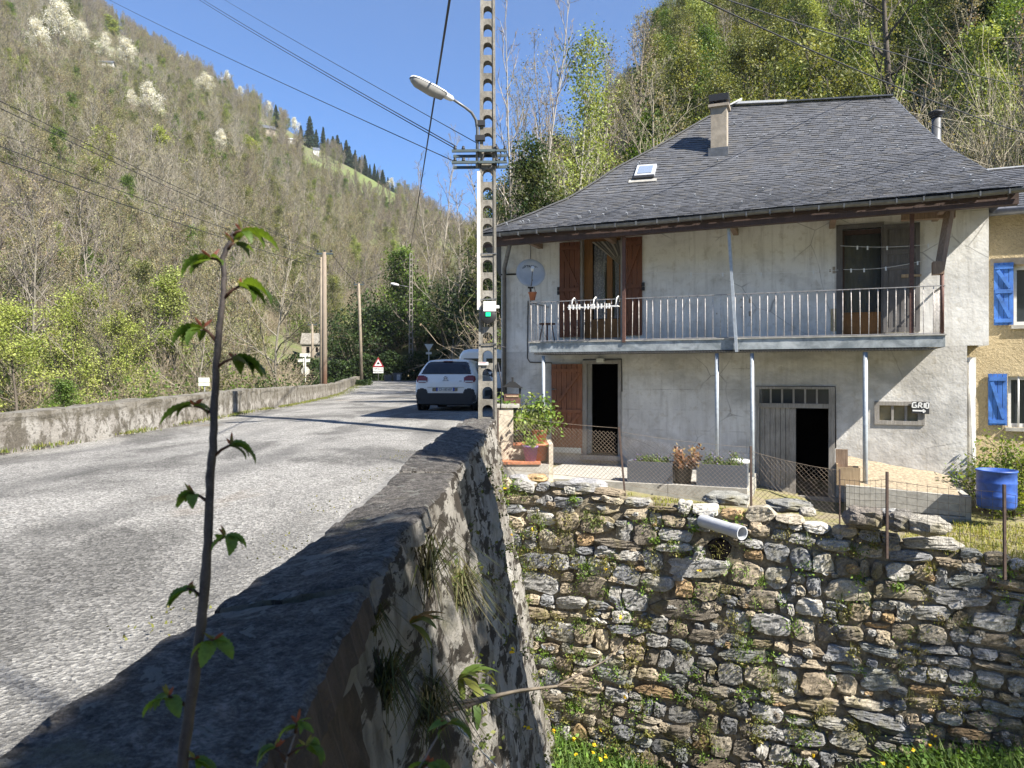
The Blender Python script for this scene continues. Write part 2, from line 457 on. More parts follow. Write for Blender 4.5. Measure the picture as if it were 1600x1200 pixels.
M['greywood'] = wood_mat("weathered_grey_wood", (0.19, 0.17, 0.15), (0.38, 0.36, 0.325))
M['greyshut'] = wood_mat("grey_shutter_wood", (0.095, 0.088, 0.085), (0.16, 0.15, 0.145))
M['oldbrace'] = wood_mat("old_brace_timber", (0.16, 0.10, 0.060), (0.34, 0.24, 0.165))
M['crate'] = wood_mat("bare_crate_wood", (0.26, 0.18, 0.10), (0.44, 0.33, 0.21))
M['polewood'] = wood_mat("utility_pole_wood", (0.17, 0.138, 0.10), (0.28, 0.235, 0.175))
def _pole2():
    t = NT("stained_pole_wood"); z = t.sep()[2]; g = t.noise(9, 6, 0.7, 0.4, t.map((6, 6, 0.5)))
    up = t.mix(t.ramp(g, (0.35, 0.0), (0.65, 1.0)), (0.15, 0.118, 0.088), (0.25, 0.205, 0.16)); lo = t.mix(t.ramp(g, (0.35, 0.0), (0.65, 1.0)), (0.13, 0.065, 0.04), (0.24, 0.14, 0.09))
    return t.fin(t.mix(t.ramp(t.math('ADD', t.math('MULTIPLY', z, 0.25), t.math('MULTIPLY', g, 0.3)), (0.42, 0.0), (0.72, 1.0)), lo, up), 0.8)
M['polewood2'] = _pole2()
M['unused_pole'] = wood_mat("brown_utility_pole_wood", (0.15, 0.085, 0.052), (0.29, 0.20, 0.14))
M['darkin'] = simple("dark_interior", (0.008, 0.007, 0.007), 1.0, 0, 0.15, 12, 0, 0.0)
M['black'] = simple("black_plastic", (0.018, 0.018, 0.019), 0.5)
M['blackwire'] = simple("black_cable", (0.02, 0.02, 0.022), 0.6)
M['whitep'] = simple("white_plastic", (0.72, 0.72, 0.70), 0.45, 0, 0.06)
M['white_metal'] = simple("white_metal", (0.70, 0.70, 0.69), 0.45, 0, 0.12)
M['dish'] = simple("grey_dish", (0.42, 0.44, 0.46), 0.5, 0, 0.12, 5)
M['blue'] = simple("bright_blue_paint", (0.045, 0.155, 0.48), 0.65, 0, 0.45, 5)
M['barrel'] = simple("blue_barrel_plastic", (0.03, 0.09, 0.36), 0.5, 0, 0.5, 5)
M['terracotta'] = simple("terracotta", (0.42, 0.16, 0.08), 0.8, 0, 0.25, 14)
M['purple'] = simple("purple_pot", (0.26, 0.14, 0.36), 0.5, 0, 0.15)
M['greenpot'] = simple("dark_green_pot", (0.025, 0.065, 0.05), 0.5, 0, 0.2)
M['slatepot'] = simple("slate_grey_planter", (0.09, 0.10, 0.12), 0.6, 0, 0.2, 30)
M['pvc'] = simple("grey_pvc", (0.42, 0.44, 0.47), 0.45, 0, 0.12, 6)
M['chain'] = simple("rusty_fence_wire", (0.27, 0.215, 0.16), 0.6, 0.2, 0.4, 30)
M['chain_dark'] = simple("dark_fence_wire", (0.085, 0.075, 0.062), 0.6, 0.2, 0.3, 30)
M['carwhite'] = simple("white_car_paint", (0.82, 0.80, 0.76), 0.22, 0, 0.03, 2, 0, 0.5)
M['carwhite'].node_tree.nodes["Principled BSDF"].inputs["Coat Weight"].default_value = 0.5
M['carglass'] = simple("tinted_car_glass", (0.010, 0.012, 0.016), 0.06, 0, 0.0, 2, 0, 0.6)
M['carblack'] = simple("car_trim_black", (0.022, 0.022, 0.024), 0.6, 0, 0.2)
M['tyre'] = simple("tyre_rubber", (0.014, 0.014, 0.014), 0.85)
M['alloy'] = simple("alloy_rim", (0.35, 0.35, 0.36), 0.35, 0.8)
M['redlens'] = simple("red_lamp_lens", (0.17, 0.010, 0.012), 0.2)
M['chrome'] = simple("dark_chrome", (0.10, 0.11, 0.13), 0.2, 0.9)
M['platewhite'] = simple("number_plate_white", (0.66, 0.66, 0.63), 0.5, 0, 0.04)
M['plateblue'] = simple("number_plate_blue", (0.02, 0.06, 0.35), 0.5)
M['ink'] = simple("black_lettering", (0.012, 0.012, 0.013), 0.6)
M['signred'] = simple("sign_red", (0.27, 0.022, 0.03), 0.5)
M['signboard'] = simple("dark_sign_board", (0.032, 0.033, 0.036), 0.7, 0, 0.2)
M['paint_white'] = simple("white_brush_paint", (0.78, 0.78, 0.76), 0.7, 0, 0.08)
M['signback'] = simple("bare_sign_back", (0.62, 0.62, 0.56), 0.6, 0, 0.1)
M['glass'] = simple("dark_window_glass", (0.035, 0.042, 0.047), 0.08, 0, 0.1, 2, 0, 0.6)
M['curtain_grey'] = simple("grey_net_curtain", (0.10, 0.105, 0.105), 0.8, 0, 0.12, 3)
t = NT("white_lace")
br = t.voro(26); g = t.ramp(br, (0.25, 0.0), (0.5, 1.0))
c = t.mix(g, (0.42, 0.43, 0.45), (0.22, 0.23, 0.25))
M['lace'] = t.fin(c, 0.9)
M['stripe'] = simple("striped_curtain_cloth", (0.10, 0.092, 0.08), 0.9, 0, 0.2, 20, 0, None, True)
M['yellowglass'] = simple("dusty_yellow_pane", (0.25, 0.215, 0.13), 0.4, 0, 0.25, 5)
M['bin'] = simple("grey_bin_plastic", (0.115, 0.12, 0.125), 0.55, 0, 0.2, 4)
M['binlight'] = simple("pale_bin_panel", (0.45, 0.46, 0.47), 0.5, 0, 0.3, 8)
t = NT("green_signal_lamp")
t.fin((0.0, 0.3, 0.12), 0.4)
t.b.inputs["Emission Color"].default_value = (0.02, 1.0, 0.35, 1); t.b.inputs["Emission Strength"].default_value = 0.45
M['green_lamp'] = t.m
M['lens'] = simple("ribbed_lamp_lens", (0.27, 0.265, 0.25), 0.3, 0, 0.2, 9)
M['tealsteel'] = simple("dark_crossarm_steel", (0.075, 0.10, 0.105), 0.6, 0.3, 0.25)
M['chimney'] = simple("tan_chimney_render", (0.33, 0.285, 0.225), 0.9, 0, 0.3, 5, 0.5)
M['skyglass'] = simple("skylight_glass", (0.20, 0.25, 0.34), 0.08, 0, 0.05, 2, 0, 0.7)
M['soffit'] = simple("pale_soffit_boards", (0.42, 0.38, 0.32), 0.9, 0, 0.3, 4)
M['roofwhite'] = simple("white_ridge_flashing", (0.66, 0.66, 0.65), 0.5, 0, 0.15)
# vegetation
M['leaf'] = leaf_mat("leaf_surface")
M['grass'] = leaf_mat("grass_blade", 0.3, 0.6)
M['bark'] = simple("tree_bark", (1.0, 1.0, 1.0), 0.9, 0, 0.3, 6, 0.3, None, True)
M['petal'] = leaf_mat("blossom_petal", 0.3, 0.7)
M['mosscol'] = simple("moss", (0.13, 0.14, 0.03), 0.95, 0, 0.4, 30, 0.6)
# ---------------------------------------------------------------- terrain
TY = np.array([12, 16, 22, 30, 40, 55, 70, 85, 110, 140, 200, 300, 430, 700], float)
TPX = np.array([-900, 0, 180, 300, 400, 470, 540, 600, 650, 700, 760, 850, 1000, 1300, 1600, 2600], float)
TZ = np.array([
 [-4,-4,-5,-5,-3,4,14,26,46,70,118,190,290,340],
 [-4,-4,-5,-5,-3,3,11,20,36,56,98,168,262,300],
 [-4,-4,-5,-5,-4,0,6,13,26,42,76,136,205,222],
 [-3,-3,-4,-5,-4,-1,4,9,20,34,64,117,178,195],
 [-0.6,-0.6,-0.8,-1.5,-2,-1,1.2,5,14,27,54,101,158,172],
 [-0.6,-0.6,-0.7,-0.9,-1.3,-0.3,0.3,3.2,8,18,44,88,140,150],
 [-0.6,-0.6,-0.6,-0.6,-0.6,-0.3,0.3,3.2,5,9,32,75,125,132],
 [-0.6,-0.6,-0.6,-0.6,-0.6,-0.1,0.3,3.6,6,8,24,64,112,115],
 [-0.6,-0.6,-0.6,-0.6,-0.6,-0.1,0.3,5,9,11,20,58,102,102],
 [-0.6,-0.6,-0.6,-0.6,-0.6,0,0.3,7,14,16,22,52,88,88],
 [-6,-6,-0.6,-0.5,-0.3,1.2,4,13,23,28,30,48,78,78],
 [-6,-6,-0.9,0,3,8,13,18,24,28,32,46,70,70],
 [-6,-6,-1,1.5,6,14,22,31,44,57,76,100,120,120],
 [-6,-6,-1,3,10,22,34,46,66,86,120,160,180,180],
 [-6,-3.5,-0.5,5,13,26,39,52,74,96,135,180,200,200],
 [-6,-3.5,1,9,20,38,56,74,100,130,180,240,260,260]], float)
def terr(px, Y):
    px = np.asarray(px, float); Y = np.asarray(Y, float)
    i = np.clip(np.searchsorted(TPX, px) - 1, 0, len(TPX) - 2); j = np.clip(np.searchsorted(TY, Y) - 1, 0, len(TY) - 2)
    a = np.clip((px - TPX[i]) / (TPX[i+1] - TPX[i]), 0, 1); b = np.clip((Y - TY[j]) / (TY[j+1] - TY[j]), 0, 1)
    return (TZ[i, j]*(1-a)*(1-b) + TZ[i+1, j]*a*(1-b) + TZ[i, j+1]*(1-a)*b + TZ[i+1, j+1]*a*b)
def tz_xy(X, Y):
    return float(terr(800 + FPX * X / max(Y, 1.0), Y))
def is_meadow(px, Y, z):
    py = HOR - (z - E) * FPX / Y
    if 392 < px < 470 and 64 < Y < 84: return True
    if 255 < Y < 440:
        if 475 < px < 622 and abs(py - (252 + (px - 470) * 0.36)) < (13 if px > 540 else 8) * (1 + .8 * fbm(px * .05, Y * .02)): return True
        if 205 < px < 262 and 152 < py < 200: return True
        if 140 < px < 215 and 95 < py - (px - 150) * 0.45 < 122: return True
    return False
def hit(px, py):
    for Y in np.arange(24.0, 470.0, 0.5):
        z = float(terr(px, Y))
        if z >= E + (HOR - py) / FPX * Y: return Y, z
    return 430.0, float(terr(px, 430))

pxs = np.concatenate([np.arange(-900, -100, 60), np.arange(-100, 1700, 12), np.arange(1700, 2601, 60)])
Ys = np.concatenate([np.arange(12, 60, 2.0), np.arange(60, 130, 3.0), np.arange(130, 450, 6.0), np.arange(450, 701, 50)])
V = np.zeros((len(pxs) * len(Ys), 3)); C = np.zeros((len(V), 3))
q = 0
for px in pxs:
    for Y in Ys:
        z = float(terr(px, Y)); X = (px - 800) / FPX * Y
        amp = min(max((Y - 64) / 60, 0), 1)
        if is_meadow(px, Y, z): C[q, 1] = .8
        if Y > 62: z += amp * 1.6 * fbm(X * .03, Y * .03, 0, 4)
        V[q] = (X, Y, z); q += 1
n = len(Ys)
I, J = np.meshgrid(np.arange(len(pxs) - 1), np.arange(n - 1), indexing='ij')
a = (I * n + J).ravel()
F = np.stack([a, a + n, a + n + 1, a + 1], 1)
o = link_mesh("hillside_terrain", np_mesh("hillside_terrain", V, F, M['woodfloor'], C, smooth=True)); o["kind"] = "structure"

# unseen hillside behind the camera, added to block bright horizon sky
V = []; gx = np.arange(-900, 901, 60); gy = np.arange(-60, -621, -40)
for X in gx:
    for Y in gy: d = (-Y - 60) / 560; V.append((X, Y - 20 * math.sin(X * .006), -7 + 150 * d ** .85 + 8 * fbm(X * .01, Y * .01)))
n = len(gy); I, J = np.meshgrid(np.arange(len(gx) - 1), np.arange(n - 1), indexing='ij'); a = (I * n + J).ravel()
o = link_mesh("hillside_terrain", np_mesh("added_back_hill", V, np.stack([a, a + 1, a + n + 1, a + n], 1), M['woodfloor'], np.zeros((len(V), 3)), smooth=True)); o["kind"] = "structure"

# ---------------------------------------------------------------- road
RZ = ([-12, 12, 20, 35, 45, 62, 72], [0, 0, .12, .08, .12, .66, .74])
def road_z(Y): return float(np.interp(Y, *RZ))
LW = ([-12, 10, 18, 25, 35, 45, 52, 60], [-7.25, -7.2, -7.1, -7.6, -9.0, -10.5, -11.5, -12.4])
def left_x(Y): return float(np.interp(Y, *LW))
def right_x(Y): return float(np.interp(Y, [-12, 12.6, 13.2, 16.8, 23.5, 72], [-.78, -.78, -.30, -.28, 2.3, 3.5]))
Yr = np.concatenate([np.arange(-12, 20, .4), np.arange(20, 72.1, 1.0)])
nx = 25
V = []
for Y in Yr:
    l = left_x(Y) - (0.1 if Y < 61 else (Y - 61) * 1.5); r = right_x(Y)
    for i in range(nx):
        a = i / (nx - 1); X = l + (r - l) * a
        crown = 0.05 * (1 - (2 * a - 1) ** 2)
        V.append((X, Y, road_z(Y) + crown - 0.05 + 0.012 * fbm(X * .9, Y * .5)))
I, J = np.meshgrid(np.arange(len(Yr) - 1), np.arange(nx - 1), indexing='ij')
a = (I * nx + J).ravel()
o = link_mesh("road", np_mesh("road", V, np.stack([a, a + 1, a + nx + 1, a + nx], 1), M['asphalt'], smooth=True)); o["kind"] = "structure"
# pale concrete gutter strip along the near parapet
mb = MB()
for i in range(60):
    y0 = -2 + i * .235; y1 = y0 + .236
    w0 = 1.405 + .10 * fbm(y0 * 1.2, 3) + .05 * fbm(y0 * 5, 3); w1 = 1.405 + .10 * fbm(y1 * 1.2, 3) + .05 * fbm(y1 * 5, 3)
    z0 = road_z(y0) + .012; z1 = road_z(y1) + .012
    mb.quad((-w0, y0, z0 - .055), (-.77, y0, z0 + .03), (-.77, y1, z1 + .03), (-w1, y1, z1 - .055))
o = mb.build("gutter_strip", M['gutter']); o["kind"] = "structure"

# ---------------------------------------------------------------- far parapet on the left of the road
def wall_strip(name, y0, y1, hfun, th, mat, step=.25, seed=0):
    ys = np.arange(y0, y1 + 1e-6, step); V = []; prof = 7
    for Y in ys:
        X = left_x(Y); zb = road_z(Y) - .3; h = hfun(Y) + .035 * fbm(Y * .8, seed) + .02 * fbm(Y * 3.1, seed + 5)
        zt = road_z(Y) + h
        nz = lambda k: .022 * fbm(Y * 1.9, k * 2.3 + seed, 1)
        V += [(X + nz(0), Y, zb), (X + nz(1), Y, zb + (zt - zb) * .45), (X + nz(2) - .01, Y, zt - .12), (X - .005 + nz(3) * .5, Y, zt - .06),
              (X - .015 + nz(4) * .5, Y, zt), (X - th - .03, Y, zt + .01 + nz(5)), (X - th, Y, zb - 3.2)]
    I, J = np.meshgrid(np.arange(len(ys) - 1), np.arange(prof - 1), indexing='ij')
    a = (I * prof + J).ravel()
    F = np.stack([a, a + prof, a + prof + 1, a + 1], 1)
    o = link_mesh(name, np_mesh(name, V, F, mat))
    return o
o = wall_strip("parapet_wall", -11, 60, lambda Y: np.interp(Y, [-11, 10, 18, 40, 60], [.5, .53, .60, .62, .55]), .38, M['parapet'])
tag(o, "long low mossy stone parapet along the far left edge of the road", "wall")

# ---------------------------------------------------------------- near bridge wall: coping slabs, sloping face
ST_Y = [-2.5, .3, 1.28, 2.0, 3.05, 5.6, 8.9, 11.2, 13.05]
ST_ZL = [-.57, -.57, -.57, -.61, -.655, -.61, -.63, -.68, -.72]
ST_ZR = [-.58, -.58, -.585, -.54, -.56, -.65, -.69, -.71, -.74]
ST_XR = [-.40, -.40, -.40, -.40, -.40, -.40, -.385, -.36, -.34]
def ztl(Y): return E + float(np.interp(Y, ST_Y, ST_ZL))
def ztr(Y): return E + float(np.interp(Y, ST_Y, ST_ZR))
def xr(Y): return float(np.interp(Y, ST_Y, ST_XR))
bw = thing("bridge_wall", "old bridge wall with dark lichened coping and a tall sloping mottled face, below the sapling", "wall", (-.58, 0, 0))
joints = [-2.5, .15, 1.92, 3.25, 4.9, 6.9, 9.2, 13.05]
for s in range(len(joints) - 1):
    y0, y1 = joints[s] + .012, joints[s+1] - .012
    far = s == len(joints) - 2
    n_y = max(int((y1 - y0) / .028), 14); n_x = 26
    dz = [.0, .0, .012, -.006, .01, -.005, 0][s]; V = []
    prm = []
    for j in range(n_y + 1):
        Y = y0 + (y1 - y0) * j / n_y
        e = min(j, n_y - j) / n_y * (y1 - y0)
        drop = .012 * max(0, 1 - e / .025) ** 2
        xl = -.775 + .03 * fbm(Y * 1.3, s * 3.1) + .022 * fbm(Y * 6, s); xrr = xr(Y) + .03 + .03 * fbm(Y * 1.6, 9 + s) + .022 * fbm(Y * 9, 4) + .010 * fbm(Y * 31, 4)
        for i in range(n_x + 1):
            u = i / n_x; X = xl + (xrr - xl) * u
            eu = min(u, 1 - u) * .4
            z = ztl(Y) + (ztr(Y) - ztl(Y)) * u + dz - drop - .012 * max(0, 1 - eu / .012) ** 2
            z += .008 * fbm(X * 5, Y * 2.2, s) + .006 * fbm(X * 17, Y * 13, s) + .003 * fbm(X * 60, Y * 45, s) + (.03 * fbm(X * 6, Y * 3.0, 2) if far else 0)
            V.append((X + .58, Y, z))
    top = len(V); N = n_x + 1
    I, J = np.meshgrid(np.arange(n_y), np.arange(n_x), indexing='ij'); a = (I * N + J).ravel()
    F = [np.stack([a, a + 1, a + N + 1, a + N], 1)]
    ring = [j * N for j in range(n_y + 1)] + [n_y * N + i for i in range(1, N)] + [j * N + n_x for j in range(n_y - 1, -1, -1)] + [i for i in range(n_x - 1, 0, -1)]
    th = .06 if s > 0 else .05
    for r in ring:
        x, y, z = V[r]; V.append((x + (.02 if x > .18 else 0.0), y, z - th - .03 * fbm(y * 4, x * 3)))
    k = len(ring); b = np.arange(k); b2 = (b + 1) % k; ra = np.array(ring)
    F.append(np.stack([ra[b], ra[b2], top + b2, top + b], 1))
    link_mesh("coping_stone", np_mesh("coping_stone", V, F, [M['coping'], M['earthface'] if s < 2 else M['oldwall']], None, np.concatenate([np.zeros(len(F[0]), int), np.ones(k, int)])), bw)
# sloping face towards the stream
ys = np.concatenate([np.arange(-2.5, 4, .04), np.arange(4, 13.4, .075)]); ds = np.concatenate([np.arange(0, 2.2, .05), np.arange(2.2, 6.6, .11)])
V = []; 
for Y in ys:
    for d in ds:
        rid = fbm(Y * 1.25 + 2, d * .28, 3.3, 3); r2 = fbm(Y * 4.2, d * 1.3, 1.7, 4)
        amp = min(1, .25 + d * 1.2)
        X = xr(Y) - .03 + .2 * d + .14 * rid * amp + .045 * r2 * amp + .02 * fbm(Y * 11, d * 8, 0) * min(1, d * 4) + .012 * fbm(Y * 31, d * 22, 0) * min(1, d * 4)
        if Y < 1.6: X += .05
        V.append((X + .58, Y, min(ztr(Y), 2) - .09 - d))
n = len(ds)
I, J = np.meshgrid(np.arange(len(ys) - 1), np.arange(n - 1), indexing='ij'); a = (I * n + J).ravel()
F = np.stack([a, a + 1, a + n + 1, a + n], 1)
mi = np.array([1 if (V[k][1] < 1.75 + .25 * fbm(V[k][2] * 2, 0) and -V[k][2] + .45 < .42 + .15 * fbm(V[k][1] * 3, 1)) else 0 for k in a])
link_mesh("wall_face", np_mesh("wall_face", V, F, [M['oldwall'], M['earthface']], None, mi, True), bw)
mb = MB(); mb.box((-.17, -2.5, -1.0), (.14, 13.0, .30)); mb.build("wall_core", M['oldwall'], bw)

# ---------------------------------------------------------------- ground beneath: stream bank
W0 = Vector((-.35, 13.05, 0)); WD = Vector((.902, -.432, 0)).normalized(); WN = Vector((WD.y, -WD.x, 0))  # WN points to the viewer
def wall_u(px):
    k = (px - 800) / FPX
    return (W0.y * k - W0.x) / (WD.x - WD.y * k)
_tp = [(700, 742), (775, 748), (850, 752), (900, 757), (1000, 778), (1100, 787), (1180, 798), (1300, 822), (1440, 846), (1600, 880), (1800, 915)]
TOPU = [wall_u(a) for a, b in _tp]
TOPZ = [E - (b - HOR) / FPX * (W0.y + WD.y * u) for (a, b), u in zip(_tp, TOPU)]
def wall_top(u): return float(np.interp(u, TOPU, TOPZ))
_ft = [(820, -5.05), (900, -4.95), (1100, -5.25), (1280, -5.0), (1400, -4.25), (1500, -4.0), (1700, -3.9)]
def foot_z(u): return float(np.interp(u, [wall_u(a) for a, b in _ft], [b for a, b in _ft]))
V = []; gx = np.arange(-1.5, 16.01, .25); gy = np.arange(-9, 14.6, .25)
for X in gx:
    for Y in gy:
        p = Vector((X, Y, 0)) - W0; u = p.dot(WD); s = p.dot(WN)
        z = foot_z(u) - .38 * max(0, min(s - .5, 4.0)) + .12 * fbm(X * .7, Y * .7)
        if Y < 3.0:      # bank the photographer stands on
            a = min(max((2.2 - Y) / 2.6, 0), 1); a = a * a * (3 - 2 * a)
            b = min(max((3.5 - X) / 2.5, 0), 1)
            z = z + (-.62 - z) * a * b
        V.append((X, Y, z))
n = len(gy); I, J = np.meshgrid(np.arange(len(gx) - 1), np.arange(n - 1), indexing='ij'); a = (I * n + J).ravel()
o = link_mesh("stream_bank", np_mesh("stream_bank", V, np.stack([a, a + n, a + n + 1, a + 1], 1), M['yard'], smooth=True)); o["kind"] = "structure"

# yard between the stone wall and the house
V = []; us = np.arange(-.8, 11.6, .2); ss = np.concatenate([np.arange(.10, 1.6, .12), np.arange(1.6, 8.5, .4)])
def yard_z(u, s):
    far = float(np.interp(u, [0, 1.6, 4.2, 5.0, 5.8, 11], [-.86, -.95, -1.15, -1.34, -1.37, -1.30]))
    a = min(max(s / 1.3, 0), 1); a = a * a * (3 - 2 * a)
    return wall_top(u) - .09 + (far - wall_top(u) + .09) * a
for u in us:
    for s in ss:
        p = W0 + WD * u - WN * s
        V.append((p.x, p.y, yard_z(u, s) + .03 * fbm(p.x * 1.7, p.y * 1.7)))
n = len(ss); I, J = np.meshgrid(np.arange(len(us) - 1), np.arange(n - 1), indexing='ij'); a = (I * n + J).ravel()
o = link_mesh("yard_ground", np_mesh("yard_ground", V, np.stack([a, a + n, a + n + 1, a + 1], 1), M['yard'], smooth=True)); o["kind"] = "structure"
def yard_at(X, Y):
    p = Vector((X, Y, 0)) - W0
    return yard_z(p.dot(WD), -p.dot(WN))

# ---------------------------------------------------------------- dry stone retaining wall
rs = np.random.RandomState(11)
PAL = np.array([(.30, .295, .285), (.235, .24, .25), (.36, .35, .33), (.37, .31, .225), (.39, .27, .15), (.46, .44, .40), (.30, .245, .175), (.22, .19, .15), (.42, .37, .29), (.26, .27, .26)])
PW = np.array([.17, .13, .14, .14, .035, .08, .10, .08, .09, .035]); PAL = PAL * .98
sw = thing("stone_wall", "tall dry-stone retaining wall of grey and ochre rubble below the house yard", "wall", W0)
def frame(u, z, n):
    d = wall_top(u) - z
    return W0 + WD * u + WN * (n + .11 * max(d, 0)) + Vector((0, 0, z))
Vs = []; Fs = []; Cs = []; base = 0
G = 11
gi = np.linspace(-1, 1, G); GX, GY = np.meshgrid(gi, gi, indexing='ij')
MX = GX * np.sqrt(1 - GY**2 / 2); MY = GY * np.sqrt(1 - GX**2 / 2)
ii, jj = np.meshgrid(np.arange(G - 1), np.arange(G - 1), indexing='ij'); ga = (ii * G + jj).ravel()
GF = np.stack([ga, ga + G, ga + G + 1, ga + 1], 1)
_hu = wall_u(1126); HOLE = (_hu, E - (860 - HOR) / FPX * (W0.y + WD.y * _hu - .12))
def stone(u0, u1, z0, z1, darkk):
    global base
    if abs((u0 + u1) / 2 - HOLE[0]) < .15 + (u1 - u0) * .25 and abs((z0 + z1) / 2 - HOLE[1]) < .22: return
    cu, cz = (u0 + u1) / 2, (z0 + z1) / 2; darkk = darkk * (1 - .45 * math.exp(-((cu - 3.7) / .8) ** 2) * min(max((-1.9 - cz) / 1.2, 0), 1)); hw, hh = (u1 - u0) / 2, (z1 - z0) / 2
    sq = rs.uniform(.15, .6)
    x = MX * (1 - sq) + GX * sq; y = MY * (1 - sq) + GY * sq
    ang = np.arctan2(y, x)
    rad = 1.10 + .10 * np.sin(ang * 2 + rs.uniform(0, 6.3)) + .08 * np.sin(ang * 3 + rs.uniform(0, 6.3)) + .05 * np.sin(ang * 5 + rs.uniform(0, 6.3))
    x = x * rad; y = y * rad
    # clip with a few random chords: broken corners
    for _ in range(rs.randint(2, 5)):
        a = rs.uniform(0, 6.28); c = rs.uniform(.86, 1.08); dd = x * np.cos(a) + y * np.sin(a) - c
        x = x - np.cos(a) * np.maximum(dd, 0) * .9; y = y - np.sin(a) * np.maximum(dd, 0) * .9
    rot = rs.uniform(-.10, .10); x, y = x * np.cos(rot) - y * np.sin(rot) * hh / hw, x * np.sin(rot) * hw / hh + y * np.cos(rot)
    m = np.maximum(np.abs(GX), np.abs(GY)); dep = rs.uniform(.05, .10)
    h = dep * (1 - m ** 6)
    tx, ty = rs.uniform(-.35, .35), rs.uniform(-.35, .25)
    pl = dep * (.75 + tx * x + ty * y)
    for _ in range(3):
        pl = np.minimum(pl, dep * (rs.uniform(.6, 1.15) + rs.uniform(-.6, .6) * x + rs.uniform(-.6, .6) * y))
    h = np.minimum(h, pl) + rs.normal(0, .006, h.shape) * (m < .95)
    h = np.where(m > .95, -.10, np.maximum(h, -.03))
    nn = rs.uniform(-.015, .04)
    for k in range(G * G):
        xx, yy, zz = x.flat[k], y.flat[k], h.flat[k]
        p = frame(cu + xx * hw, cz + yy * hh, zz + nn)
        Vs.append((p.x - W0.x, p.y - W0.y, p.z))
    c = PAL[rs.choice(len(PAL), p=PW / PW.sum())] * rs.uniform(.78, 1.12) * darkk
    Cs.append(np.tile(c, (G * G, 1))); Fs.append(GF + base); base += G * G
UMAX = 10.8
s = 0.0; row = 0
while s < 1.0:
    hs = rs.uniform(.040, .072) * (1.0 if s < .6 else 1.15); s1 = min(s + hs, 1.0)
    if 1.0 - s1 < .03: s1 = 1.0
    u = -.5 - rs.uniform(0, .3)
    while u < UMAX:
        zb, zt = foot_z(u) - .5, wall_top(u) + .03
        H = zt - zb
        w = np.clip(rs.lognormal(math.log(.34), .36), .16, .8)
        if rs.rand() < .10: w *= 1.5
        f0 = s + .012 * fbm(u * .9, row * 1.7) * (0 < s); f1 = s1 + (.012 * fbm(u * .9, (row + 1) * 1.7) if s1 < 1 else .008 * rs.normal())
        z0, z1 = zb + H * f0, zb + H * f1
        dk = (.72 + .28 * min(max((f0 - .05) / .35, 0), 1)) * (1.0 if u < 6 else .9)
        g = .002
        if z1 - z0 > .22 and rs.rand() < .22:
            zm = z0 + (z1 - z0) * rs.uniform(.35, .65)
            if rs.rand() < .5:
                um = u + w * rs.uniform(.4, .6); stone(u + g, um - g, z0, zm, dk); stone(um + g, u + w - g, z0, zm - .01, dk)
            else: stone(u + g, u + w - g, z0 + .005, zm - .008, dk)
            stone(u + g, u + w - g, zm + .005, z1 - .008, dk)
        else:
            stone(u + g, u + w - g, z0 + .006 + rs.uniform(0, .02), z1 - .006 - rs.uniform(0, .03), dk)
        u += w
    s = s1; row += 1
for _ in range(520):
    u = rs.uniform(-.2, UMAX); z = rs.uniform(foot_z(u), wall_top(u) - .05); w = rs.uniform(.07, .2); h_ = w * rs.uniform(.45, .9)
    stone(u - w / 2, u + w / 2, z - h_ / 2, z + h_ / 2, .9)
me = np_mesh("rubble", Vs, np.concatenate(Fs), M['rubble'], np.concatenate(Cs), smooth=False)
link_mesh("rubble", me, sw)
us = np.arange(-.9, 11.2, .1); ts = np.linspace(0, 1, 70); V = []
for u in us:
    zb, zt = foot_z(u) - .9, wall_top(u) - .06 + .03 * fbm(u * 4, 3)
    for tt in ts:
        z = zb + (zt - zb) * tt
        p = frame(u, z, -.012 + .018 * fbm(u * 3, z * 3) + .016 * fbm(u * 11, z * 11)) - W0; V.append((p.x, p.y, p.z))
    p = frame(u, zt, -.35) - W0; V.append((p.x, p.y, zt - .04))
n = len(ts) + 1; I, J = np.meshgrid(np.arange(len(us) - 1), np.arange(n - 1), indexing='ij'); a = (I * n + J).ravel()
link_mesh("earth_joints", np_mesh("earth_joints", V, np.stack([a, a + n, a + n + 1, a + 1], 1), M['joint'], smooth=True), sw)
mb = MB(); _c = [frame(HOLE[0] + .17 * math.cos(a) * (1 + .2 * math.sin(a * 3)), HOLE[1] + .19 * math.sin(a), .035) - W0 for a in np.linspace(0, 6.283, 15)[:-1]]; mb.add(_c, [tuple(range(14))[::-1]]); mb.build("dark_hole_patch", M['darkin'], sw)  # flat dark patch painted for the shade inside a missing-stone hole
NSTONES = base // (G * G)
print("stones", NSTONES)
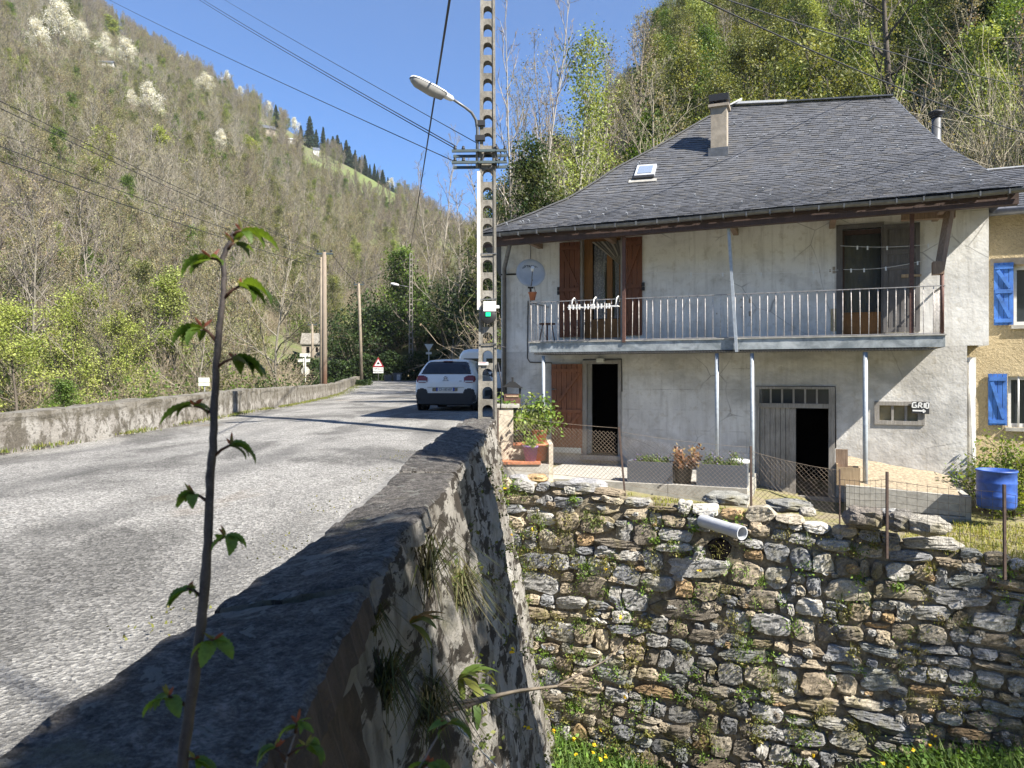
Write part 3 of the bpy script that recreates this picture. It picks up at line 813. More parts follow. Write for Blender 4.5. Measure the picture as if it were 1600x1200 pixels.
# ---------------------------------------------------------------- vegetation generators
def segs_to_mesh(S, cols, thick=6):
    """S (N,8): p0 p1 r0 r1 -> open prisms"""
    S = np.asarray(S, float); cols = np.asarray(cols, float)
    out_v = []; out_f = []; out_c = []; base = 0
    big = S[:, 6] > .045
    for sel, k in ((big, thick), (~big, 3)):
        s = S[sel]
        if not len(s): continue
        d = s[:, 3:6] - s[:, :3]; L = np.linalg.norm(d, axis=1, keepdims=True) + 1e-9; d = d / L
        ref = np.where(np.abs(d[:, 2:3]) > .9, np.array([[1., 0, 0]]), np.array([[0, 0, 1.]]))
        x = np.cross(d, ref); x /= np.linalg.norm(x, axis=1, keepdims=True) + 1e-9; y = np.cross(d, x)
        a = np.arange(k) / k * 2 * np.pi
        ring = np.cos(a)[None, :, None] * x[:, None, :] + np.sin(a)[None, :, None] * y[:, None, :]
        v0 = s[:, None, :3] + ring * s[:, 6][:, None, None]; v1 = s[:, None, 3:6] + ring * s[:, 7][:, None, None]
        V = np.concatenate([v0, v1], 1).reshape(-1, 3)
        n = len(s); b = (np.arange(n) * 2 * k)[:, None]; i = np.arange(k)[None, :]; i2 = (i + 1) % k
        F = np.stack([b + i, b + i2, b + i2 + k, b + i + k], 2).reshape(-1, 4) + base
        out_v.append(V); out_f.append(F); out_c.append(np.repeat(cols[sel], 2 * k, axis=0)); base += len(V)
    return np.concatenate(out_v), np.concatenate(out_f), np.concatenate(out_c)

def skeleton(rs, H, n1=14, n2=6, n3=4, spread=.36, ang=(35, 65), start=.22, r0=None, wob=.05, droop=0.0, upc=.12, twig=.012, multi=1, lean=.04, len_pow=1.0, fork=.0):
    S = []; lev = []; tips = []
    r0 = r0 or H * .014
    def limb(p, d, L, ra, rb, n, w, up, lv):
        pts = [p]; d = d / (np.linalg.norm(d) + 1e-9)
        for i in range(n):
            d = d + rs.normal(0, w, 3) + np.array([0, 0, up]); d /= np.linalg.norm(d)
            q = pts[-1] + d * L / n
            a = i / n; b = (i + 1) / n
            S.append(np.concatenate([pts[-1], q, [ra + (rb - ra) * a, ra + (rb - ra) * b]])); lev.append(lv)
            pts.append(q)
        return pts, d
    for mi in range(multi):
        d0 = np.array([rs.normal(0, lean), rs.normal(0, lean), 1.0])
        p0 = np.array([rs.normal(0, .12), rs.normal(0, .12), -.3]) if multi > 1 else np.array([0, 0, -.4])
        Hm = H * (1 if mi == 0 else rs.uniform(.6, .95))
        tp, td = limb(p0, d0, Hm, r0 * (1 if multi == 1 else .6), twig * 1.3, 12, wob, .03, 0)
        tp = np.array(tp)
        az = rs.uniform(0, 6.28)
        for i in range(n1):
            f = start + (1 - start) * (i + rs.rand()) / n1; f = min(f, .98)
            x = f * 12; k = int(x); p = tp[k] + (tp[min(k + 1, 12)] - tp[k]) * (x - k)
            az += 2.4 + rs.normal(0, .4)
            a = math.radians(rs.uniform(*ang)) * (1.05 - .35 * f)
            d = np.array([math.sin(a) * math.cos(az), math.sin(a) * math.sin(az), math.cos(a)])
            L = H * spread * (1.12 - f * .85) ** len_pow * rs.uniform(.7, 1.2)
            rb = r0 * (1 - f) * .45 + twig * 1.4
            bp, bd = limb(p, d, L, rb, twig, 5, .13, upc - droop, 1)
            bp = np.array(bp)
            for j in range(n2):
                g = .2 + .8 * (j + rs.rand()) / n2; x2 = min(g, .99) * 5; k2 = int(x2)
                q = bp[k2] + (bp[k2 + 1] - bp[k2]) * (x2 - k2)
                dd = bp[k2 + 1] - bp[k2]; dd = dd / np.linalg.norm(dd) + rs.normal(0, .55, 3) + np.array([0, 0, .15 - droop])
                L2 = L * .48 * (1.15 - g * .6) * rs.uniform(.6, 1.2)
                cp, cd = limb(q, dd, L2, max(rb * .5, twig), twig * .8, 3, .18, upc * .8 - droop, 2)
                cp = np.array(cp)
                tips.append((cp[-1], cd))
                for m in range(n3):
                    x3 = rs.uniform(.15, .98) * 3; k3 = int(x3); e = cp[k3] + (cp[k3 + 1] - cp[k3]) * (x3 - k3)
                    d3 = cd + rs.normal(0, .6, 3) + np.array([0, 0, .12 - droop])
                    ep, ed = limb(e, d3, L2 * .5 * rs.uniform(.5, 1.2), twig * .8, twig * .5, 2, .2, upc - droop, 3)
                    tips.append((ep[-1], ed))
    return np.array(S), np.array(lev), tips

def leaf_quads(rs, C, size, up=.3, aspect=.62):
    n = len(C)
    a = rs.normal(0, 1, (n, 3)); a /= np.linalg.norm(a, axis=1, keepdims=True)
    b = rs.normal(0, 1, (n, 3)); b[:, 2] *= (1 - up); b -= a * (a * b).sum(1, keepdims=True); b /= np.linalg.norm(b, axis=1, keepdims=True)
    s = size * rs.uniform(.6, 1.25, (n, 1))
    V = np.stack([C - a * s, C + b * s * aspect, C + a * s, C - b * s * aspect], 1).reshape(-1, 3)
    F = np.arange(n * 4).reshape(-1, 4)
    return V, F
def leaf_cols(rs, n, pal, var=.22):
    pal = np.array(pal); c = pal[rs.randint(0, len(pal), n)] * rs.uniform(1 - var, 1 + var, (n, 1))
    return np.repeat(c, 4, axis=0)
def clump_cols(rs, C, pal, cell=1.3):
    """light and dark clumps: neighbouring leaves share a shade"""
    pal = np.array(pal); h = np.floor(C / cell).astype(int)
    idx = (h[:, 0] * 73856093 ^ h[:, 1] * 19349663 ^ h[:, 2] * 83492791) % 997
    c = pal[idx % len(pal)] * (0.75 + .5 * ((idx * 7 % 101) / 101.0))[:, None] * rs.uniform(.82, 1.18, (len(C), 1))
    return np.repeat(c, 4, axis=0)

GREYS = [(.20, .175, .145), (.25, .225, .19), (.16, .14, .115)]
LEAFPAL = {
 'spring': [(.235, .285, .065), (.29, .335, .095), (.175, .225, .055)],
 'green':  [(.10, .165, .028), (.15, .22, .04), (.07, .12, .02)],
 'dark':   [(.035, .062, .018), (.055, .090, .024), (.025, .045, .014)],
 'olive':  [(.15, .17, .045), (.20, .21, .06), (.11, .13, .04)],
 'conifer': [(.03, .055, .026), (.042, .072, .034), (.022, .04, .02)],
 'lime':   [(.31, .36, .085), (.36, .40, .11), (.24, .29, .06)],
 'blossom': [(.68, .67, .65), (.76, .75, .73), (.56, .55, .52)],
 'bud':    [(.27, .23, .13), (.30, .27, .15), (.25, .19, .13), (.26, .27, .11)],
 'ivy':    [(.035, .062, .018), (.055, .085, .022), (.10, .12, .04)],
}
def tree_meshes(seed, H, barkcol=(.20, .175, .145), leaf=None, nleaf=0, lsize=.1, lspread=.4, trunkivy=0, clump=1.3, twigcol=None, ok=None, **kw):
    rs = np.random.RandomState(seed)
    S, lev, tips = skeleton(rs, H, **kw)
    if ok is not None: m_ = (lev < 1) | (ok(S[:, :3]) & ok(S[:, 3:6])); S, lev = S[m_], lev[m_]
    bc = np.array(barkcol); tc = np.array(twigcol) if twigcol is not None else bc * 1.1
    cols = np.where((lev < 1)[:, None], bc, np.where((lev < 2)[:, None], bc * .95, tc)) * rs.uniform(.82, 1.15, (len(S), 1))
    tr = lev <= 1
    out = {}
    V, F, C = segs_to_mesh(S[tr], cols[tr]); out['trunk'] = np_mesh("trunk", V, F, M['bark'], C, smooth=True)
    V, F, C = segs_to_mesh(S[~tr], cols[~tr])
    mats = [M['bark']]; mi = np.zeros(len(F), int)
    T = np.array([t_[0] for t_ in tips])
    parts_v = [V]; parts_f = [F]; parts_c = [C]; base = len(V)
    if leaf and nleaf:
        L = T[rs.randint(0, len(T), nleaf)] + rs.normal(0, lspread, (nleaf, 3)) * np.array([1, 1, .8])
        if ok is not None: L = L[ok(L)]
        v, f = leaf_quads(rs, L, lsize); parts_v.append(v); parts_f.append(f + base); parts_c.append(clump_cols(rs, L, LEAFPAL[leaf], clump)); base += len(v)
        mi = np.concatenate([mi, np.ones(len(f), int)])
    if trunkivy:
        tt = S[lev == 0]; k = rs.randint(0, len(tt), trunkivy); a = rs.rand(trunkivy, 1)
        keep = tt[k, 2] < H * .75
        L = (tt[k, :3] * (1 - a) + tt[k, 3:6] * a + rs.normal(0, .02 * H + .05, (trunkivy, 3)) * np.array([1, 1, .5]))[keep]
        v, f = leaf_quads(rs, L, .09); parts_v.append(v); parts_f.append(f + base); parts_c.append(clump_cols(rs, L, LEAFPAL['ivy'], .6)); base += len(v)
        mi = np.concatenate([mi, np.ones(len(f), int)])
    out['crown'] = np_mesh("crown", np.concatenate(parts_v), np.concatenate(parts_f), [M['bark'], M['leaf']], np.concatenate(parts_c), mi)
    return out
def conifer_meshes(seed, H):
    rs = np.random.RandomState(seed); S = []; L = []
    for i in range(8): S.append([0, 0, H*i/8 - .3, 0, 0, H*(i+1)/8 - .3, H*.013*(1-i/8)+.02, H*.013*(1-(i+1)/8)+.015])
    V, F, C = segs_to_mesh(S, np.tile((.10, .075, .055), (len(S), 1)))
    out = {'trunk': np_mesh("trunk", V, F, M['bark'], C)}
    z = H * .10
    while z < H * .985:
        f = z / H; R = H * .20 * (1 - f) ** .85 + .12
        for k in range(9):
            a = rs.uniform(0, 6.28); r = R * rs.uniform(.7, 1.15); m = int(10 + 22 * (1 - f))
            tt = rs.rand(m) ** .7
            L.append(np.stack([np.cos(a) * r * tt, np.sin(a) * r * tt, z - .28 * r * tt + .10 * r * tt ** 2], 1) + rs.normal(0, .10 + .012 * H * (1 - f), (m, 3)))
        z += H * .026
    L = np.concatenate(L); v, f = leaf_quads(rs, L, .017 * H + .05, 0, .4)
    out['crown'] = np_mesh("crown", v, f, M['leaf'], clump_cols(rs, L, LEAFPAL['conifer'], 1.6))
    return out
def shrub_meshes(seed, R, Hs, leaf, nleaf, lsize, nstem=26, stemcol=(.17, .14, .10), pal=None):
    rs = np.random.RandomState(seed); S = []; tips = []
    for i in range(nstem):
        a = rs.uniform(0, 6.28); p = np.array([math.cos(a), math.sin(a), 0]) * R * .25 * rs.rand(); p[2] = -.1
        d = np.array([math.cos(a) * rs.uniform(.1, .8), math.sin(a) * rs.uniform(.1, .8), 1.0]); n = 6; L = Hs * rs.uniform(.6, 1.1)
        for j in range(n):
            d = d / np.linalg.norm(d) + rs.normal(0, .18, 3); d /= np.linalg.norm(d)
            q = p + d * L / n; r = .018 * (1 - j / n) + .006; S.append([*p, *q, r, r * .8]); p = q
            if j > 1:
                for _ in range(2):
                    e = p + (d + rs.normal(0, .7, 3)) * L * .16; S.append([*p, *e, .008, .004]); tips.append(e)
        tips.append(p)
    V, F, C = segs_to_mesh(S, np.tile(stemcol, (len(S), 1)) * np.random.RandomState(seed).uniform(.8, 1.2, (len(S), 1)))
    out = {'stems': np_mesh("stems", V, F, M['bark'], C)}
    if nleaf:
        T = np.array(tips); L = T[rs.randint(0, len(T), nleaf)] + rs.normal(0, .13 * R, (nleaf, 3)); L[:, 2] = np.maximum(L[:, 2], .03)
        v, f = leaf_quads(rs, L, lsize); out['foliage'] = np_mesh("foliage", v, f, M['leaf'], clump_cols(rs, L, pal or LEAFPAL[leaf], .45 * R + .05))
    return out
def place_tree(kind, meshes, loc, label, cat="tree", group=None, scale=1.0, rz=None):
    o = thing(kind, label, cat, loc, RND.uniform(0, 6.28) if rz is None else rz, group)
    o.scale = scale if hasattr(scale, '__len__') else (scale,) * 3
    for k, me in meshes.items(): link_mesh(k, me, o)
    return o
def merged(meshes, name):
    """prototype with everything in one mesh, for the stuff woodlands"""
    V = []; F = []; C = []; mi = []; base = 0
    for me in meshes.values():
        n = len(me.vertices); v = np.zeros(n * 3, np.float32); me.vertices.foreach_get("co", v); V.append(v.reshape(-1, 3))
        c = np.zeros(n * 4, np.float32); me.attributes["Col"].data.foreach_get("color", c); C.append(c.reshape(-1, 4)[:, :3])
        l = np.zeros(len(me.loops), np.int32); me.loops.foreach_get("vertex_index", l); F.append(l.reshape(-1, 4) + base)
        m = np.zeros(len(me.polygons), np.int32); me.polygons.foreach_get("material_index", m)
        isleaf = np.array([mm.name == "leaf_surface" for mm in me.materials]); mi.append(isleaf[m].astype(int)); base += n
    return np_mesh(name, np.concatenate(V), np.concatenate(F), [M['bark'], M['leaf']], np.concatenate(C), np.concatenate(mi))

def scatter(name, label, cat, pts, scl, rot, idx, protos, tilt=None):
    """one object of kind stuff whose points carry instances of the prototype meshes"""
    col = bpy.data.collections.new(name + "_kinds")
    for i, me in enumerate(protos):
        po = bpy.data.objects.new("%s_kind_%02d" % (name, i), me); col.objects.link(po)
    me = bpy.data.meshes.new(name); me.vertices.add(len(pts))
    me.vertices.foreach_set("co", np.asarray(pts, np.float32).ravel())
    for nm, ty, arr in (("scl", 'FLOAT', scl), ("rot", 'FLOAT', rot), ("idx", 'INT', idx)):
        at = me.attributes.new(nm, ty, 'POINT'); at.data.foreach_set("value", np.asarray(arr, np.float32 if ty == 'FLOAT' else np.int32))
    o = link_mesh(name, me); tag(o, label, cat, None, "stuff")
    ng = bpy.data.node_groups.new(name + "_nodes", 'GeometryNodeTree')
    ng.interface.new_socket("Geometry", in_out='INPUT', socket_type='NodeSocketGeometry')
    ng.interface.new_socket("Geometry", in_out='OUTPUT', socket_type='NodeSocketGeometry')
    N = ng.nodes; L = ng.links
    gi = N.new("NodeGroupInput"); go = N.new("NodeGroupOutput")
    ci = N.new("GeometryNodeCollectionInfo"); ci.inputs["Collection"].default_value = col
    ci.inputs["Separate Children"].default_value = True; ci.inputs["Reset Children"].default_value = True
    ip = N.new("GeometryNodeInstanceOnPoints"); ip.inputs["Pick Instance"].default_value = True
    def at(nm, ty):
        a = N.new("GeometryNodeInputNamedAttribute"); a.data_type = ty; a.inputs["Name"].default_value = nm; return a.outputs["Attribute"]
    cx = N.new("ShaderNodeCombineXYZ"); L.new(at("rot", 'FLOAT'), cx.inputs[2])
    er = N.new("FunctionNodeEulerToRotation"); L.new(cx.outputs[0], er.inputs[0])
    L.new(gi.outputs[0], ip.inputs["Points"]); L.new(ci.outputs[0], ip.inputs["Instance"])
    L.new(at("idx", 'INT'), ip.inputs["Instance Index"]); L.new(er.outputs[0], ip.inputs["Rotation"]); L.new(at("scl", 'FLOAT'), ip.inputs["Scale"])
    L.new(ip.outputs[0], go.inputs[0])
    md = o.modifiers.new("scatter", 'NODES'); md.node_group = ng
    return o

# ---------------------------------------------------------------- prototypes
BARE = [tree_meshes(100 + i, 11.5, barkcol=[(.22, .20, .16), (.17, .15, .12), (.28, .26, .22), (.15, .13, .105)][i % 4],
        twigcol=[(.225, .20, .145), (.195, .185, .115), (.265, .24, .18), (.175, .17, .105), (.19, .165, .14), (.17, .145, .125)][i],  # last two twig tones are purple-brown, haze painted into the colour
        leaf='bud', nleaf=[500, 1100, 300, 1900, 500, 900][i], lsize=.07, lspread=.2,
        r0=.11, n1=17 + i % 3, n2=7, n3=6, spread=[.40, .34, .44, .36, .48, .38][i], ang=(30, 66), start=.20 + .05 * (i % 3), twig=.014, upc=.12) for i in range(6)]
SPRING = [tree_meshes(130 + i, 10.5, barkcol=(.19, .17, .13), leaf='spring', nleaf=7000, lsize=.09, lspread=.38, n1=14, n2=6, n3=2, spread=.34, ang=(30, 60), start=.2, twig=.016) for i in range(3)]
GREENT = [tree_meshes(140 + i, 10.0, barkcol=(.14, .12, .09), leaf='green', nleaf=8500, lsize=.09, lspread=.40, n1=15, n2=6, n3=2, spread=.36, ang=(35, 70), start=.15, twig=.016) for i in range(3)]
OLIVE = [tree_meshes(150 + i, 11.0, barkcol=(.18, .16, .12), leaf='olive', nleaf=5200, lsize=.085, lspread=.45, n1=15, n2=6, n3=3, spread=.34, ang=(30, 60), start=.15, twig=.016, trunkivy=700) for i in range(3)]
BLOSSOM = [tree_meshes(160 + i, 9.5, barkcol=(.16, .14, .12), leaf='blossom', nleaf=6000, lsize=.105, lspread=.42, n1=16, n2=6, n3=3, spread=.40, ang=(35, 70), start=.15, twig=.016) for i in range(2)]
BIGSPR = [tree_meshes(165 + i, 10.5, barkcol=(.19, .17, .13), leaf='lime', nleaf=9000, lsize=.15, lspread=.42, n1=16, n2=6, n3=3, spread=.36, ang=(30, 60), start=.12, twig=.016, clump=1.6) for i in range(2)]
CONIF = [conifer_meshes(170 + i, 14.0) for i in range(3)]
SHRUBS = [shrub_meshes(180, 2.0, 2.6, 'olive', 900, .10), shrub_meshes(181, 2.2, 3.0, 'dark', 1500, .10), shrub_meshes(182, 2.0, 3.2, 'green', 1100, .10),
          shrub_meshes(183, 2.2, 3.6, 'bud', 160, .07, 46, (.30, .25, .18)), shrub_meshes(184, 2.0, 2.4, 'ivy', 1300, .09)]

# ---------------------------------------------------------------- woodland on the left hill
BLOSS = [
    (62, 95, 60, 1.2, "white-blossomed tree highest at the left edge of the far hillside"),
    (92, 78, 72, 1.3, "broad white-blossomed tree above the hillside cabin, in the far upper left"),
    (128, 78, 40, 1.2, "white-blossomed tree on the right flank of the big blossoming crown"),
    (160, 98, 42, 1.2, "white-blossomed tree just behind the hillside cabin's roof"),
    (200, 112, 48, 1.3, "white-blossomed tree to the right of the hillside cabin"),
    (238, 195, 62, 1.2, "white-blossomed tree on the small green clearing below the cabin"),
    (205, 178, 36, 1.0, "small white-blossomed tree on the left rim of the small clearing"),
    (283, 95, 20, 1.2, "tiny white-blossomed tree high up near the hill's skyline"),
    (318, 152, 34, 1.9, "wide pale blossoming tree halfway down the far ridge"),
    (375, 158, 22, 1.2, "small pale blossoming tree under the ridge, left of the conifers"),
    (352, 132, 32, 1.0, "pale blossoming tree close under the skyline of the far ridge"),
    (420, 178, 24, 1.1, "pale blossoming tree by the ridge barn"),
    (462, 212, 28, 1.1, "pale blossoming tree next to the dark conifers"),
    (345, 245, 40, 1.2, "white-blossomed tree beside the round yellow-green tree"),
    (610, 283, 20, 1.3, "white-blossomed tree at the low end of the ridge meadow")]
BUDDING = [
    (155, 292, 88, .95, SPRING[0], "tall yellow-green tree left of its twin, midway up the far hill"),
    (247, 282, 76, .95, SPRING[1], "yellow-green tree under the small clearing on the far hill"),
    (392, 246, 36, 1.6, SPRING[2], "round yellow-green tree below the ridge barn"),
    (115, 40, 40, 1.0, OLIVE[1], "olive-green tree by the topmost blossoms of the far hill"),
    (178, 62, 36, 1.0, SPRING[1], "small yellow-green tree above the hillside cabin")]
CONROW = [(431, 202, 38), (484, 232, 50), (505, 236, 40), (520, 232, 34), (533, 240, 32), (546, 250, 34), (562, 255, 26), (578, 262, 24), (470, 222, 26), (590, 268, 22), (512, 226, 26), (527, 229, 40), (539, 235, 25), (541, 247, 40), (555, 248, 33), (570, 254, 34), (573, 262, 20), (585, 262, 29), (598, 268, 27), (606, 274, 20), (494, 224, 30), (552, 240, 24), (613, 280, 18)]
KEEP = [(a[0], a[1], a[2], a[2] * .5) for a in BLOSS + BUDDING] + [(a[0], a[1], a[2] * .8, a[2] * .2) for a in CONROW] + [(165, 106, 14, 16), (186, 113, 9, 10), (416, 210, 16, 15), (452, 222, 8, 11), (494, 241, 11, 7)]
def hides(px, Y, z, hh):
    p0 = HOR - (z - E) * FPX / Y; p1 = p0 - hh * FPX / Y
    return any(abs(px - a) < w and p0 > b - h * .2 and p1 < b - h * .25 for a, b, h, w in KEEP)
rs = np.random.RandomState(5)
pts = []; scl = []; rot = []; idx = []; near = []
step = 4.3
for Yc in np.arange(44, 468, step):
    stp = step * (1.0 if Yc < 200 else 1.12)
    for Xc in np.arange(-1.02 * Yc, .02 * Yc, stp):
        X = Xc + rs.uniform(-.5, .5) * stp; Y = Yc + rs.uniform(-.5, .5) * stp
        px = 800 + FPX * X / Y
        if px > 1000: continue
        z = float(terr(px, Y))
        if px > 430 and Y < 92: continue
        if px > 530 and Y < 150: continue
        if px > 690 and Y < 300: continue
        if z < -3.5: continue
        if is_meadow(px, Y, z) or is_meadow(px, Y, z + 4): continue
        if Y > 150 and hides(px, Y, z, 8): continue
        g = fbm(X * .018, Y * .018, 4.0, 3); r = rs.rand()
        low = max(0, 1 - Y / 190)
        if r < .02 + .12 * max(g, 0) + .02 * low: k = 6 + rs.randint(3)
        elif r < .06 + .18 * max(g, 0) + .015 * low: k = 9 + rs.randint(3)
        elif r < .18 + .06 * low + .3 * max(g, 0): k = 12 + rs.randint(3)
        elif r < .178: k = 15 + rs.randint(2)
        elif r < .180 and Y > 250: k = 17 + rs.randint(3)
        else:
            gg = fbm(X * .012 + 9, Y * .012, 1.0, 3) + .22 * rs.normal() + (Y - 230) / 600  # farther trees lean to the purple-brown kinds, haze put into their colour
            k = [2, 0, 1, 3, 4, 5][int(np.clip((gg + .55) / 1.1 * 6, 0, 5))]
        s_ = rs.uniform(.7, 1.12) * (1.0 if k < 6 else .82)
        if Y < 130 and -60 < px < 700 and k < 6: near.append((X, Y, z, s_, k)); continue
        pts.append((X, Y, z)); scl.append(s_); rot.append(rs.uniform(0, 6.28)); idx.append(k)
near.sort(key=lambda t_: t_[1])
ind = near[:130]
for X, Y, z, s_, k in near[130:]: pts.append((X, Y, z)); scl.append(s_); rot.append(rs.uniform(0, 6.28)); idx.append(k)
# undergrowth between the trunks
for i in range(4200):
    Y = 42 + 290 * rs.rand() ** 1.3; px = rs.uniform(-150, 680)
    if px > 430 and Y < 95 or px > 530 and Y < 150: continue
    z = float(terr(px, Y)); X = (px - 800) / FPX * Y
    if z < -4 or is_meadow(px, Y, z): continue
    pts.append((X, Y, z)); scl.append(rs.uniform(.5, 1.15)); rot.append(rs.uniform(0, 6.28)); idx.append(20 + rs.choice([0, 1, 2, 3, 4], p=[.20, .04, .10, .56, .10]))
protos = [merged(m_, "kind") for m_ in BARE + SPRING + GREENT + OLIVE + BLOSSOM + CONIF + SHRUBS]
scatter("far_woodland", "leafless and budding woodland covering the far left hillside", "woodland", pts, scl, rot, idx, protos)
print("far trees", len(pts), "near", len(ind))
for X, Y, z, s_, k in ind:
    place_tree("bare_tree", BARE[k], (X, Y, z), "leafless grey-brown tree in the wood beyond the far parapet", "tree", "leafless trees beyond the far parapet", s_)

# individual trees one can tell apart on the left hill: pixel of the foot, height in pixels
def hill_tree(kind, meshes, px, py, hp, Hm, label, group, wide=1.0):
    Y, z = hit(px, py); s_ = hp * Y / FPX / Hm
    return place_tree(kind, meshes, ((px - 800) / FPX * Y, Y, z), label, "tree", group, (s_ * wide, s_ * wide, s_))
for (px, py, hp, w, lb) in BLOSS:
    hill_tree("blossom_tree", BLOSSOM[int(px) % 2], px, py, hp * 1.0, 9.5, lb, "blossoming trees on the far hill", w * .95)
for (px, py, hp, w, me, lb) in BUDDING:
    hill_tree("budding_tree", BIGSPR[int(px) % 2] if me in SPRING else me, px, py, hp, 10.5, lb, "yellow-green trees on the far hill", w * 1.5)
for i, (px, py, hp) in enumerate(CONROW):
    lb = ["lone dark conifer beside the ridge barn", "tallest dark conifer of the ridge row"][i] if i < 2 else "dark conifer in the row along the far ridge meadow"
    hill_tree("conifer", CONIF[i % 3], px, py, hp, 14.0, lb, "conifers on the far ridge", [1.1, 1.25, .95, 1.3, 1.0][i % 5])
# bright bushes and trees right behind the far parapet
def at_tree(kind, meshes, px, Y, z, Hm, h, label, cat="tree", group=None, wide=1.0):
    s_ = h / Hm; return place_tree(kind, meshes, ((px - 800) / FPX * Y, Y, z), label, cat, group, (s_ * wide, s_ * wide, s_))
BRIGHT = [tree_meshes(200 + i, 8.0, barkcol=(.12, .10, .08), leaf='lime', nleaf=9500, lsize=.058, lspread=.30, n1=16, n2=6, n3=3, spread=.46, ang=(45, 80), start=.10, twig=.012, upc=.05, clump=.8) for i in range(3)]
for (px, Y, z, h, w, m_, lb) in [
    (105, 47, -3.0, 9.6, .95, BRIGHT[0], "bright yellow-green tree behind the far parapet, tallest of the bright ones"),
    (30, 38, -3.2, 7.6, 1.1, BRIGHT[1], "bright green bushy tree at the far left behind the parapet"),
    (172, 44, -3.4, 7.8, .95, BRIGHT[2], "bright green tree behind the parapet, right of the tallest bright one"),
    (-70, 36, -3.2, 7.2, 1.0, BRIGHT[2], "bright green tree leaning in from the left picture edge"),
    (100, 34, -3.6, 4.6, 1.1, GREENT[0], "low mid-green tree between the bright ones behind the parapet"),
    (318, 62, -2.0, 6.5, .7, OLIVE[0], "ivy-clad tree behind the parapet near the small white sign")]:
    at_tree("bright_tree", m_, px, Y, z, 8.0 if m_ in BRIGHT else 10.5, h, lb, "tree", "bright trees behind the far parapet", w)

# ---------------------------------------------------------------- right hill, behind the house
pts = []; scl = []; rot = []; idx = []
for Yc in np.arange(27, 190, 3.5):
    for Xc in np.arange(-.16 * Yc, 1.5 * Yc, 3.5):
        X = Xc + rs.uniform(-1.7, 1.7); Y = Yc + rs.uniform(-1.7, 1.7); px = 800 + FPX * X / Y
        if px < 690 or (px < 800 and Y < 66): continue
        if Y < 36 and px < 1000 or px < 1010 and rs.rand() < .35: continue
        z = float(terr(px, Y)); r = rs.rand()
        if px < 1020: k = rs.randint(6) if r < .74 else 12 + rs.randint(3)
        else: k = rs.randint(6) if r < .22 else (6 + rs.randint(3) if r < .36 else (9 + rs.randint(3) if r < .66 else 12 + rs.randint(3)))
        pts.append((X, Y, z)); scl.append(rs.uniform(.6, 1.0) * (1 if px > 1010 else .66)); rot.append(rs.uniform(0, 6.28)); idx.append(k)
for i in range(1500):
    Y = 25 + 120 * rs.rand() ** 1.6; px = rs.uniform(790, 2000)
    if px < 1010 and Y < 34: continue
    z = float(terr(px, Y)); X = (px - 800) / FPX * Y
    pts.append((X, Y, z)); scl.append(rs.uniform(.6, 1.2)); rot.append(rs.uniform(0, 6.28)); idx.append(20 + rs.choice([0, 1, 2, 3, 4], p=[.28, .14, .26, .14, .18]))
scatter("near_woodland", "mixed green and bare woodland climbing the steep slope behind the house", "woodland", pts, scl, rot, idx, protos)
print("near wood", len(pts))
# ---------------------------------------------------------------- the house
t = NT("clear_pane"); t.fin((1, 1, 1), 0.03)
gl = t.n.new("ShaderNodeBsdfGlossy"); gl.inputs["Roughness"].default_value = .03
trn = t.n.new("ShaderNodeBsdfTransparent"); mx = t.n.new("ShaderNodeMixShader")
fr = t.n.new("ShaderNodeFresnel"); fr.inputs[0].default_value = 1.5
t.l.new(t.math('MULTIPLY', fr.outputs[0], 0.8), mx.inputs[0]); t.l.new(trn.outputs[0], mx.inputs[1]); t.l.new(gl.outputs[0], mx.inputs[2])
t.l.new(mx.outputs[0], t.n["Material Output"].inputs[0]); M['clear'] = t.m

HA = math.radians(22.0); HC, HS = math.cos(HA), math.sin(HA)
HX, HY, HB = -.22, 17.0, -1.35
def F(px, py, y=0.0):
    """house-local point on the plane (local y) seen at a photograph pixel; x to the right along the front, z from the base"""
    k = (px - 800) / FPX; X0 = HX + HS * y; Y0 = HY + HC * y
    x = (Y0 * k - X0) / (HC + HS * k); Y = Y0 - HS * x
    return x, E + (HOR - py) / FPX * Y - HB
def HW(x, y, z): return (HX + HC * x + HS * y, HY - HS * x + HC * y, z + HB)
house = thing("house", "old two-storey house with grey slate hip roof, worn white plaster and a long balcony", "house", (HX, HY, HB), -HA)

def wall_holes(mb, x0, x1, z0, z1, y0, y1, holes):
    xs = sorted(set([x0, x1] + [h[0] for h in holes] + [h[1] for h in holes])); zs = sorted(set([z0, z1] + [h[2] for h in holes] + [h[3] for h in holes]))
    xs = [v for v in xs if x0 <= v <= x1]; zs = [v for v in zs if z0 <= v <= z1]
    for i in range(len(xs) - 1):
        for j in range(len(zs) - 1):
            cx, cz = (xs[i] + xs[i+1]) / 2, (zs[j] + zs[j+1]) / 2
            if any(h[0] < cx < h[1] and h[2] < cz < h[3] for h in holes): continue
            mb.quad((xs[i], y0, zs[j]), (xs[i+1], y0, zs[j]), (xs[i+1], y0, zs[j+1]), (xs[i], y0, zs[j+1]))
    for a, b, c, d in holes:
        d = min(d, z1); c = max(c, z0)
        mb.quad((a, y0, c), (a, y0, d), (a, y1, d), (a, y1, c)); mb.quad((b, y0, c), (b, y1, c), (b, y1, d), (b, y0, d))
        mb.quad((a, y0, d), (b, y0, d), (b, y1, d), (a, y1, d)); mb.quad((a, y0, c), (a, y1, c), (b, y1, c), (b, y0, c))

